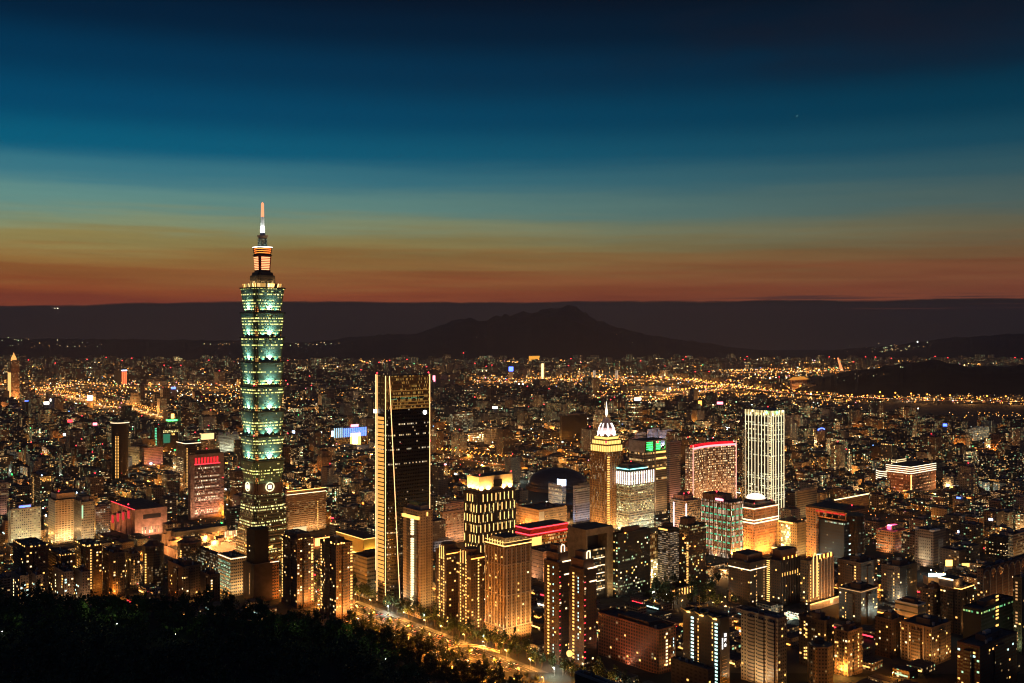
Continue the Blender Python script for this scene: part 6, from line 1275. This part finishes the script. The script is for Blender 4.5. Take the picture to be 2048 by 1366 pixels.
gm_ = facade('city_wall', None, attr=True, lit=0, st=3.0)
gf_ = facade('far_city_wall', None, attr=True, lit=0, st=2.8, big=2.0)
TINTS = [((.30, .24, .19), 'tan'), ((.22, .19, .17), 'grey'), ((.17, .11, .08), 'brown'), ((.38, .32, .26), 'cream'), ((.28, .18, .14), 'pinkish'), ((.12, .10, .09), 'dark'), ((.33, .31, .30), 'pale grey')]
rg = random.Random(123)
cells = []
def grid(d0, d1, pitch, street, every, jitter):
    lo_ = -d1 * 1.3; n = int(2.8 * d1 / pitch)
    for i in range(-n, n):
        lx = i * pitch + (i // every) * street
        if abs(lx) > d1 * 1.4: continue
        for j in range(-n, n):
            ly = j * pitch + (j // every) * street
            p = EX * lx + EY * ly
            if not (d0 < p.y < d1) or abs(p.x) > p.y * .53 + 40: continue
            cells.append((p.x + rg.uniform(-jitter, jitter), p.y + rg.uniform(-jitter, jitter), pitch))
grid(850, 1300, 27, 11, 3, 1.2); grid(1300, 2500, 31, 13, 3, 1.5); grid(2500, 5200, 46, 18, 3, 3); grid(5200, 10800, 78, 30, 3, 8)
B = []
for x, y, pitch in cells:
    if rg.random() < (.10 if y < 2500 else .16): continue
    if not free(x, y, pitch * .42): continue
    q = rg.random(); tall = 1 + .5 * math.sin(x * .0021 + 1) * math.sin(y * .0017)
    if y < 1300 and pxof(x, y) > 1230: h = rg.uniform(14, 36)
    elif y < 1350: h = rg.uniform(12, 28)
    else: h = rg.choice((rg.uniform(10, 18), rg.uniform(18, 30), rg.uniform(22, 42))) * tall
    if q > .95 and y > 1900: h = rg.uniform(45, 85)
    if y > 5200 and q > .9: h = rg.uniform(40, 90)
    w, l = pitch * rg.uniform(.55, .93), pitch * rg.uniform(.55, .93)
    for l_, r_, dd_, tp_ in HERO:
        if l_ < pxof(x, y) < r_ and dd_ - 520 < y < dd_: h = min(h, rg.uniform(7, 12))
    if low_road(pxof(x, y), gy(y)): h = rg.uniform(5, 9)
    if 3900 < y < 5300 and pxof(x, y) > 1580: h = min(h, 20)
    kind = 'office' if (rg.random() < .3 and h > 20) else ('house' if h < 15 else 'apartment')
    B.append([x, y, w, l, h, kind])
B.sort(key=lambda b: b[1])
caps = {'office': 200, 'apartment': 300, 'house': 200}; cnt = dict.fromkeys(caps, 0); solo, rest = [], []
for b in B:
    px = pxof(b[0], b[1])
    if -30 < px < 2080 and cnt[b[5]] < caps[b[5]]: cnt[b[5]] += 1; solo.append(b)
    else: rest.append(b)
def style(b):
    t, tn = rg.choice(TINTS); k = rg.uniform(.75, 1.2)
    off = b[5] == 'office'; litf = rg.choice((.05, .09, .14, .2, .3)) if not off else rg.choice((.15, .3, .45, .6))
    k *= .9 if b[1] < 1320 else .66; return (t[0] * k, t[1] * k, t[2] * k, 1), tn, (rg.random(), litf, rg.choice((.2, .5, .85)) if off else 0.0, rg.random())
def block(mb, w, l, h, prm):
    hw, hl_ = w / 2, l / 2; sh = rg.random()
    if sh < .3 and w > 16: mb.box(-hw, hw * .1, -hl_, hl_, -1, h, 0, 1); mb.box(hw * .1, hw, -hl_ * .9, hl_ * .7, -1, h * rg.uniform(.7, .93), 0, 1)
    elif sh < .45: mb.box(-hw, hw, -hl_, hl_, -1, h * .8, 0, 1); mb.box(-hw * .8, hw * .7, -hl_ * .75, hl_ * .8, h * .8, h, 0, 1)
    else: mb.box(-hw, hw, -hl_, hl_, -1, h, 0, 1)
NAMES = {'office': ('office_block', 'office block', 'office building'), 'apartment': ('apartment_block', 'apartment block', 'apartment building'), 'house': ('low_house', 'low shop house', 'house')}
seen_l = {}; nm_n = {}
for l in LAND: nm_n[l[2]] = nm_n.get(l[2], 0) + 1
LM = [(l[0], l[1], l[2].replace('_', ' ')) for l in LAND if nm_n[l[2]] == 1]
for b in solo:
    x, y, w, l, h, kind = b; px = pxof(x, y); tint, tn, prm = style(b); nm, wd, cat = NAMES[kind]
    best = min(LM, key=lambda q: abs(q[0] - px) * 1.0 + abs(gy(q[1]) - gy(y)) * .9)
    side = 'beyond' if y > best[1] + 20 else 'in front of'; dxp = px - best[0]; side2 = 'left' if dxp < 0 else 'right'
    key = (best[2], side, side2, kind); i = seen_l.get(key, 0); seen_l[key] = i + 1
    if side == 'beyond': side = 'behind'
    lab = f'{tn} {wd}, {nth(i)} back {side} and {side2} of the {best[2]}'
    if len(lab.split()) > 16: lab = f'{wd}, {nth(i)} {side2} {side} {best[2]}'
    root = thing(nm, lab, cat, (x, y, 0), TH + rg.uniform(-.02, .02), 'houses and blocks of the city')
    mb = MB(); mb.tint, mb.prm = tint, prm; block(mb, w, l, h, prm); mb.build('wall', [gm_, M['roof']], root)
    if h > 12:
        mb = MB(); u = rg.uniform(-.25, .1) * w; mb.box(u, u + w * .3, -l * .2, l * .15, h * .8, h + rg.uniform(2.5, 4.5), 0, 1); sd = mb.build('roof_shed', [M[rg.choice(('grey', 'brown', 'concrete'))], M['roof']], root)
        if rg.random() < .5: mb = MB(); mb.ngon(u + w * .12, 0, 1.1, 9, h + 2.4, h + 6.2); mb.build('water_tank', [M['tank'], M['tank']], sd)
    if y < 1550 and h > 12:
        for q in range(2): mb = MB(); u, v = rg.uniform(-.4, .3) * w, rg.uniform(-.4, .3) * l; mb.box(u, u + rg.uniform(1.5, 4), v, v + rg.uniform(1.5, 4), h * .75, h + rg.uniform(1, 2.6)); mb.build('roof_unit', [M[rg.choice(('grey', 'concrete', 'tank'))], M['roof']], root)
    if kind == 'house' or rg.random() < .25:
        mb = MB(); mb.box(-w * .5 - .5, -w * .5, -l * .4, l * .35, 3.0, 4.2, 0, 0, True); mb.build('shop_sign', [M[rg.choice(('n_white', 'n_warm', 'w_cool', 'n_amber', 'w_warm', 'n_red', 'w_green', 'w_warm'))]], root)
    if h > 14 and rg.random() < .11:
        k_ = rg.uniform(2.5, 5); z_ = h + .8 if rg.random() < .6 else h * rg.uniform(.4, .8); mb = MB(); mb.box(-w * .5 - .7, -w * .5 - .1, -k_, k_ * rg.uniform(.2, 1), z_, z_ + rg.uniform(1.6, 3.6), 0, 0, True); mb.build('roof_sign', [M[rg.choice(('n_white', 'n_red', 'n_blue', 'n_green', 'n_pink', 'n_sky', 'n_orange', 'n_cyan', 'n_warm'))]], root)
    if h > 48 and rg.random() < .6: mb = MB(); mb.octa(0, 0, h + 5.5, 1.5); mb.build('beacon', [M['n_red']], root)
mbn, mbf, sg = MB(), MB(), MB(); red = []
for b in rest:
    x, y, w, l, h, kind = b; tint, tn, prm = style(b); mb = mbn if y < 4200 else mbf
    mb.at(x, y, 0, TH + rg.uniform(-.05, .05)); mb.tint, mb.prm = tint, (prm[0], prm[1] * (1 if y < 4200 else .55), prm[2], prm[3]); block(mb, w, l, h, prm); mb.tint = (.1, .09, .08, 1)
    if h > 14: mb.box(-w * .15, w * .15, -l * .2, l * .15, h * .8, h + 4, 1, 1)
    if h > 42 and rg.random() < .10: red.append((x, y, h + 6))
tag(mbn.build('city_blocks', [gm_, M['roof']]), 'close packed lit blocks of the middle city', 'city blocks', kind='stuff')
tag(mbf.build('far_city_blocks', [gf_, M['roof']]), 'countless distant city blocks reaching to the hills', 'city blocks', kind='stuff')

# lamps and lit signs of the far streets: thousands of points, one mass
gl_ = MB()
PAL = [((1, .34, .05), 9), ((1, .45, .1), 7), ((1, .6, .2), 4), ((1, .8, .5), 2.4), ((.8, 1, .85), 1.2), ((1, .05, .05), .35), ((.2, .45, 1), .35), ((.15, 1, .35), .35), ((1, .3, .45), .3)]
PC = [c for c, w in PAL for _ in range(int(w * 10))]
def dot(x, y, z, c, k=1.0, s=1.0):
    gl_.tint = (*c, k); gl_.octa(x, y, z, s * y / 2070 * 1.12)
for x, y, pitch in cells:
    if y < 1260: continue
    px, g_ = pxof(x, y), gy(y)
    if any(inpoly(px, g_, p) for p in BAN): continue
    n = 1 if rg.random() < (.62 if y < 5200 else .85) else 0
    for _ in range(n + (1 if n and rg.random() < .45 else 0) + (1 if y < 3600 and rg.random() < .6 else 0)):
        c = rg.choice(PC); o = Vector((x, y)) + EX * rg.choice((-.5, .5)) * pitch * 1.0 + EY * rg.uniform(-.5, .5) * pitch
        dot(o.x, o.y, rg.choice((8, 9, 10, 14, 22)), c, rg.uniform(.3, 1.0) ** 1.5 + rg.random() ** 9 * 2.0, rg.uniform(.6, 1.2) * (1 if y > 2600 else .8))
# bright avenues: chains of amber lamps along the grid
for k in range(46):
    y0 = 1800 + 8600 * (k / 34) ** 1.25; x0 = rg.uniform(-.5, .5) * y0; d = EX if rg.random() < .55 else -EY; ln = rg.uniform(.15, .4) * y0; st = max(22, y0 / 120)
    for i in range(int(ln / st)):
        p = Vector((x0, y0)) + d * i * st; px, g_ = pxof(p.x, p.y), gy(p.y) if p.y > 10 else 9999
        if p.y < 1700 or p.y > 11000 or any(inpoly(px, g_, q) for q in BAN): continue
        for e in (-9, 9): dot(p.x + d.y * e, p.y - d.x * e, 10, (1, rg.uniform(.3, .5), .07), rg.uniform(.5, 1.1), rg.uniform(.8, 1.2))
for x, y, z in red: dot(x, y, z, (1, .04, .05), 1.2, 1.2)
def road_lamps(pl, step, rowsoff, c, k, s, z=14):
    for (a, b), (e, d) in zip(pl[:-1], pl[1:]):
        A, Bq = Vector(ground(a, b)), Vector(ground(e, d)); ln = (Bq - A).length; u = (Bq - A).normalized(); nrm = Vector((-u.y, u.x)); n = max(1, int(ln / step))
        for i in range(n):
            for ro in rowsoff: p = A + u * (i * step) + nrm * ro; dot(p.x, p.y, z + 8, c, k * rg.uniform(.7, 1.2), s)
OR, YL = (1, .32, .04), (1, .42, .08)
road_lamps(EXPR[0], 75, (-22, 22), OR, 1.5, 1.35); road_lamps([(1430, 765), (1520, 772), (1640, 783), (1760, 793), (1900, 800), (2060, 803)], 80, (0,), OR, 1.6, 1.7); road_lamps(EXPR[1], 40, (-10, 10), OR, 1.4, 1.3)
road_lamps(EXPR[2], 60, (0,), OR, .8, .9); road_lamps(EXPR[3], 40, (-8, 8), YL, .9, 1.0); road_lamps(EXPR[4], 40, (-12, 12), OR, .8, 1.0); road_lamps(EXPR[5], 16, (-9, 9), OR, 1.2, 1.1); road_lamps(EXPR[6], 70, (-30, 30), OR, .8, .9); road_lamps(EXPR[7], 60, (-8, 8), OR, 1.0, .9, 60)
road_lamps(EXPR[8], 90, (0,), OR, 1, 1); road_lamps(EXPR[9], 40, (-15, 15), YL, 1.1, 1.1); road_lamps([(1290, 735), (1440, 730), (1600, 728), (1700, 730), (1760, 727)], 170, (0,), (1, .7, .3), .8, .75); road_lamps([(1080, 716), (1200, 718), (1400, 724)], 260, (0,), (1, .7, .3), .7, .7)
for cx, cy_, rx, ry, n, c in ((150, 738, 150, 7, 150, YL), (330, 735, 140, 9, 170, YL), (110, 792, 75, 14, 80, OR), (230, 815, 60, 16, 70, YL), (560, 740, 200, 12, 140, YL), (850, 725, 160, 6, 110, YL), (1000, 762, 100, 7, 90, YL), (1190, 763, 60, 8, 70, OR), (1150, 748, 60, 6, 50, YL), (1500, 775, 120, 9, 90, OR), (1650, 745, 60, 10, 60, OR), (1920, 801, 130, 5, 90, YL), (1970, 838, 70, 3, 40, YL), (1960, 726, 60, 3, 60, YL), (1850, 710, 120, 8, 50, YL), (1560, 712, 160, 8, 60, YL), (660, 885, 60, 5, 40, OR), (1450, 720, 90, 5, 60, YL)):
    for _ in range(int(n * 1.15)):
        px, yy = rg.gauss(cx, rx * .8), rg.gauss(cy_, ry * .7)
        if yy < 717: continue
        x, y = ground(px, yy); dot(x, y, rg.uniform(6, 22), rg.choice((c, c, c, (1, .7, .35))), rg.uniform(.15, .8), rg.uniform(.6, 1.1))
tag(gl_.build('street_lights', [glow_attr('street_light_glow', 2.3)]), 'thousands of distant street lamps and lit signs', 'street lights', kind='stuff')
# bright floodlight masts on the airfield, the sports grounds and the hill
for i, (px, y, lab) in enumerate(((1972, 842, 'glaring airfield floodlight mast, nearer the eastern office'), (2014, 844, 'glaring airfield floodlight mast, second one to the east'), (1810, 818, 'floodlight mast at the airfield terminal, west one'), (1823, 818, 'floodlight mast at the airfield terminal, middle one'), (1836, 817, 'floodlight mast at the airfield terminal, east one'), (1622, 788, 'floodlight mast below the palace hotel'), (1540, 756, 'sports ground floodlight, first of three before the palace hotel'), (1552, 756, 'sports ground floodlight, second of three before the palace hotel'), (1573, 756, 'sports ground floodlight, third of three before the palace hotel'), (1038, 768, 'bright riverside floodlight mast'), (1046, 768, 'bright riverside floodlight mast, the paired one'), (1125, 884, 'white glaring lamp mast behind the stadium dome'), (1157, 772, 'orange glaring mast behind the river pylons'), (1835, 684, 'white lamp high on the northern hill'), (1862, 1140, 'glaring white lamp over the market square'), (965, 1364, 'greenish glaring lamp at the bottom of the woods'))):
    D = depth(y + 12) if y > 700 else 13300; sc = D / F; x = wx(px, D); z = CZ - (y - HZ) * sc; zb = 0 if y > 700 else z - 30
    t = thing('floodlight_mast', lab, 'floodlight', (x, D, zb)); mb = MB(); mb.ngon(0, 0, .12 * sc + .15, 8, 0, z - zb); mb.build('pole', [M['steel']] * 2, t)
    c = (1, .85, .5) if i not in (11, 13, 14, 15) else (.9, 1, .85); c = (1, .4, .1) if i == 12 else c
    mb = MB(); mb.octa(0, 0, z - zb, (1.5 if i > 1 else 2.2) * sc); mb.build('lamp_head', [neon('floodlight_glow' + str(i), c, 14)], t)
    if i in (0, 1, 2, 14): light('POINT', 'flood', (0, -6, z - zb), c, 12000 if i < 3 else 5000, t, shadow_soft_size=1)
# hillside houses and lamps
hs = MB(); gl_ = hs
for cx, cy_, rx, ry, n, dd in ((940, 662, 70, 8, 34, 13400), (1040, 690, 180, 14, 40, 12600), (560, 688, 150, 6, 14, 12500), (110, 694, 120, 10, 26, 12500), (30, 678, 30, 4, 8, 13200), (430, 688, 40, 3, 8, 13000), (640, 688, 60, 5, 14, 12600), (1800, 700, 90, 12, 70, 12000), (2000, 700, 60, 10, 16, 12600), (1740, 760, 70, 12, 60, 5450), (1830, 735, 60, 5, 22, 5600)):
    for _ in range(n):
        px, yy = rg.gauss(cx, rx * .5), rg.gauss(cy_, ry * .5); z = CZ - (yy - HZ) / F * dd
        if z < 15: continue
        dot(wx(px, dd), dd, z, rg.choice(((1, .55, .2), (1, .75, .4), (.85, 1, .5), (1, .45, .12))), rg.uniform(.08, .5), rg.uniform(.4, .75))
road_hill = [(715, 701), (728, 705), (742, 708), (758, 709), (776, 712)]
for (a, b), (c, d) in zip(road_hill[:-1], road_hill[1:]):
    for i in range(9): px, yy = a + (c - a) * i / 9, b + (d - b) * i / 9; dot(wx(px, 12300), 12300, CZ - (yy - HZ) / F * 12300, (1, .5, .15), 1.0, .8)
tag(hs.build('hillside_lights', [glow_attr('hillside_light_glow', 4.5)]), 'scattered lamps of houses and roads on the hills', 'lights', kind='stuff')

# elevated roads with their traffic
tr = MB(); gl_ = tr
ROADN = ['elevated expressway sweeping past the wooded hill', 'slip road joining the elevated expressway', 'viaduct crossing the western quarter', 'white lit ramp of the western interchange', 'curving avenue below the western interchange', 'avenue in front of the stadium', 'riverside road by the white spined tower', None, 'road to the leaning pylon bridge', 'avenue beyond the pyramid crowned tower']
ROADW = [34, 18, 18, 14, 26, 18, 24, 0, 16, 20]
for pl, nm, w in zip(EXPR, ROADN, ROADW):
    if not nm: continue
    mb = MB(); zt = 12 if 'e' in nm[:3] or 'viaduct' in nm or 'ramp' in nm else .3; zt = .3 if 'avenue' in nm or 'road to' in nm else zt; pts = [Vector(ground(*p)) for p in pl]
    fine_ = []
    for A, Bq in zip(pts[:-1], pts[1:]): n = max(1, int((Bq - A).length / 60)); fine_ += [A + (Bq - A) * (i / n) for i in range(n)]
    fine_.append(pts[-1]); nr = []
    for i, p in enumerate(fine_): d = (fine_[min(i + 1, len(fine_) - 1)] - fine_[max(0, i - 1)]).normalized(); nr.append(Vector((-d.y, d.x)))
    for i in range(len(fine_) - 1):
        a, b2, c, d = fine_[i] + nr[i] * w / 2, fine_[i] - nr[i] * w / 2, fine_[i + 1] - nr[i + 1] * w / 2, fine_[i + 1] + nr[i + 1] * w / 2
        mb.prism([tuple(b2), tuple(c), tuple(d), tuple(a)], max(0, zt - 2), zt, None, 0, 0, True, zt > 1)
        if zt > 1 and i % 2 == 0: m_ = fine_[i]; mb.box(m_.x - 1.5, m_.x + 1.5, m_.y - 1.5, m_.y + 1.5, 0, zt - 2)
        u = (fine_[i + 1] - fine_[i]); L2 = u.length; u.normalize()
        for lane in (-.32, -.16, .16, .32):
            for q in range(int(L2 / 34)):
                p = fine_[i] + u * (q * 34 + rg.uniform(-12, 12)) + nr[i] * lane * w
                if rg.random() < .75: dot(p.x, p.y, zt + 1.2, (1, .72, .42) if lane > 0 else (1, .16, .05), rg.uniform(.25, .7), .62)
    for i in range(0, len(fine_), 3 if len(fine_) > 40 else 2): light('POINT', 'road_light', (fine_[i].x, fine_[i].y, zt + 16), (1, .42, .1), 130000 if fine_[i].y > 3500 else 40000, None, shadow_soft_size=1)
    tag(mb.build('road', [plain('road_deck' + nm[:5] + str(w), (.16, .14, .12), .9)]), nm, 'road', kind='structure')
tag(tr.build('traffic', [glow_attr('traffic_glow', 5.0)]), 'dense traffic lights streaming along the far roads', 'traffic', kind='stuff')

# street lamps between the nearer blocks, with real light
cand = [c for c in cells if (1240 < c[1] < 3400 or c[1] < 1240 and pxof(c[0], c[1]) > 1230) and abs(pxof(c[0], c[1]) - 1024) < 1060]; rg.shuffle(cand); n = 0; taken = []
cnt_l = {}
for x, y, pitch in cand:
    p = Vector((x, y)) + EX * pitch * .62; px = pxof(p.x, p.y)
    if not free(p.x, p.y, -4) or any((p.x - a) ** 2 + (p.y - b) ** 2 < (38 + y * .008) ** 2 for a, b in taken): continue
    taken.append((p.x, p.y)); k = rg.choice(('amber', 'amber', 'amber', 'amber', 'yellow', 'yellow', 'yellow', 'white'))
    best = min(LM, key=lambda q: abs(q[0] - px) + abs(gy(q[1]) - gy(y)) * .9); key = (best[2], k); i = cnt_l.get(key, 0); cnt_l[key] = i + 1
    lamp(f'{k} street lamp, {nth(i)} of those around the {best[2]}', p.x, p.y, 0, k, (30000 if y < 1320 else 22000) * (y / 1500), TH + rg.uniform(0, 6), 'city street lamps', min(2.2, y / 1300)); n += 1
    if n >= 290: break

for x, y, pitch in rg.sample([c for c in cells if 1300 < c[1] < 3600], 330):
    p = Vector((x, y)) + EX * pitch * .62
    if free(p.x, p.y, -4): light('POINT', 'street_light', (p.x, p.y, 9), rg.choice(((1, .31, .03), (1, .36, .06), (1, .55, .2))), 17000 * (y / 1500), None, shadow_soft_size=.6)  # added lights without lamp bodies, warming streets and walls
for x, y, pitch in rg.sample([c for c in cells if 3400 < c[1] < 9000], 110):
    p = Vector((x, y)) + EX * pitch * .62; light('POINT', 'district_fill_light', (p.x, p.y, 16), rg.choice(((1, .32, .04), (1, .42, .1), (1, .6, .3))), 50000 * (y / 3500) ** 1.5, None, shadow_soft_size=2)  # strong bodiless fill lights added to warm the far walls

# two airliners
def plane(label, px, y, d, sc, rot):
    t = thing('airliner', label, 'aeroplane', (wx(px, d), d, CZ - (y - HZ) / F * d), rot); t.scale = (sc,) * 3
    mb = MB(); n = 12; prof = [(-18, .3), (-12, 1.6), (-6, 2), (10, 2), (15, 1.5), (18, .2)]
    for (x0, r0), (x1, r1) in zip(prof[:-1], prof[1:]):
        for k in range(n): a, c = 2 * math.pi * k / n, 2 * math.pi * (k + 1) / n; mb.face([(x0, r0 * math.cos(a), r0 * math.sin(a)), (x0, r0 * math.cos(c), r0 * math.sin(c)), (x1, r1 * math.cos(c), r1 * math.sin(c)), (x1, r1 * math.cos(a), r1 * math.sin(a))])
    mb.build('fuselage', [M['white']], t)
    for s_ in (-1, 1): mb = MB(); mb.prism([(3, s_ * 1.5), (-3, s_ * 1.5), (-8, s_ * 17), (-6, s_ * 17)][::s_ or 1], -.4, 0, None, 0, 0, True, True); mb.build('wing', [M['white']], t)
    mb = MB(); mb.bar((-17, 0, 0), (-19, 0, 6), 1.2); mb.build('tail_fin', [M['white']], t); mb = MB(); mb.octa(17, 0, -1, 1.6); mb.octa(1, -2.5, -1, 1.2); mb.octa(1, 2.5, -1, 1.2); mb.build('landing_light', [neon('landing_glow', (1, .9, .6), 20)], t)
plane('airliner with bright landing lights low over the western horizon', 110, 616, 9000, 1.7, rad(-15)); plane('airliner high in the dusk sky on the northern side', 1594, 232, 9500, .6, rad(170))

# ------------------------------------------------------------------ haze
HAZE = 2.3e-5
hm = bpy.data.materials.new('haze_air'); hm.use_nodes = True; hn = hm.node_tree; hn.nodes.remove(hn.nodes['Principled BSDF'])
pv = hn.nodes.new('ShaderNodeVolumePrincipled'); pv.inputs['Color'].default_value = (.70, .74, .92, 1); pv.inputs['Density'].default_value = HAZE; pv.inputs['Anisotropy'].default_value = .1
hn.links.new(pv.outputs[0], hn.nodes['Material Output'].inputs['Volume'])
mb = MB(); mb.box(-13500, 13500, -600, 17600, -4, 720, 0, 0, True); o = mb.build('haze', [hm]); tag(o, 'thin evening haze over the whole city', 'haze', kind='stuff')
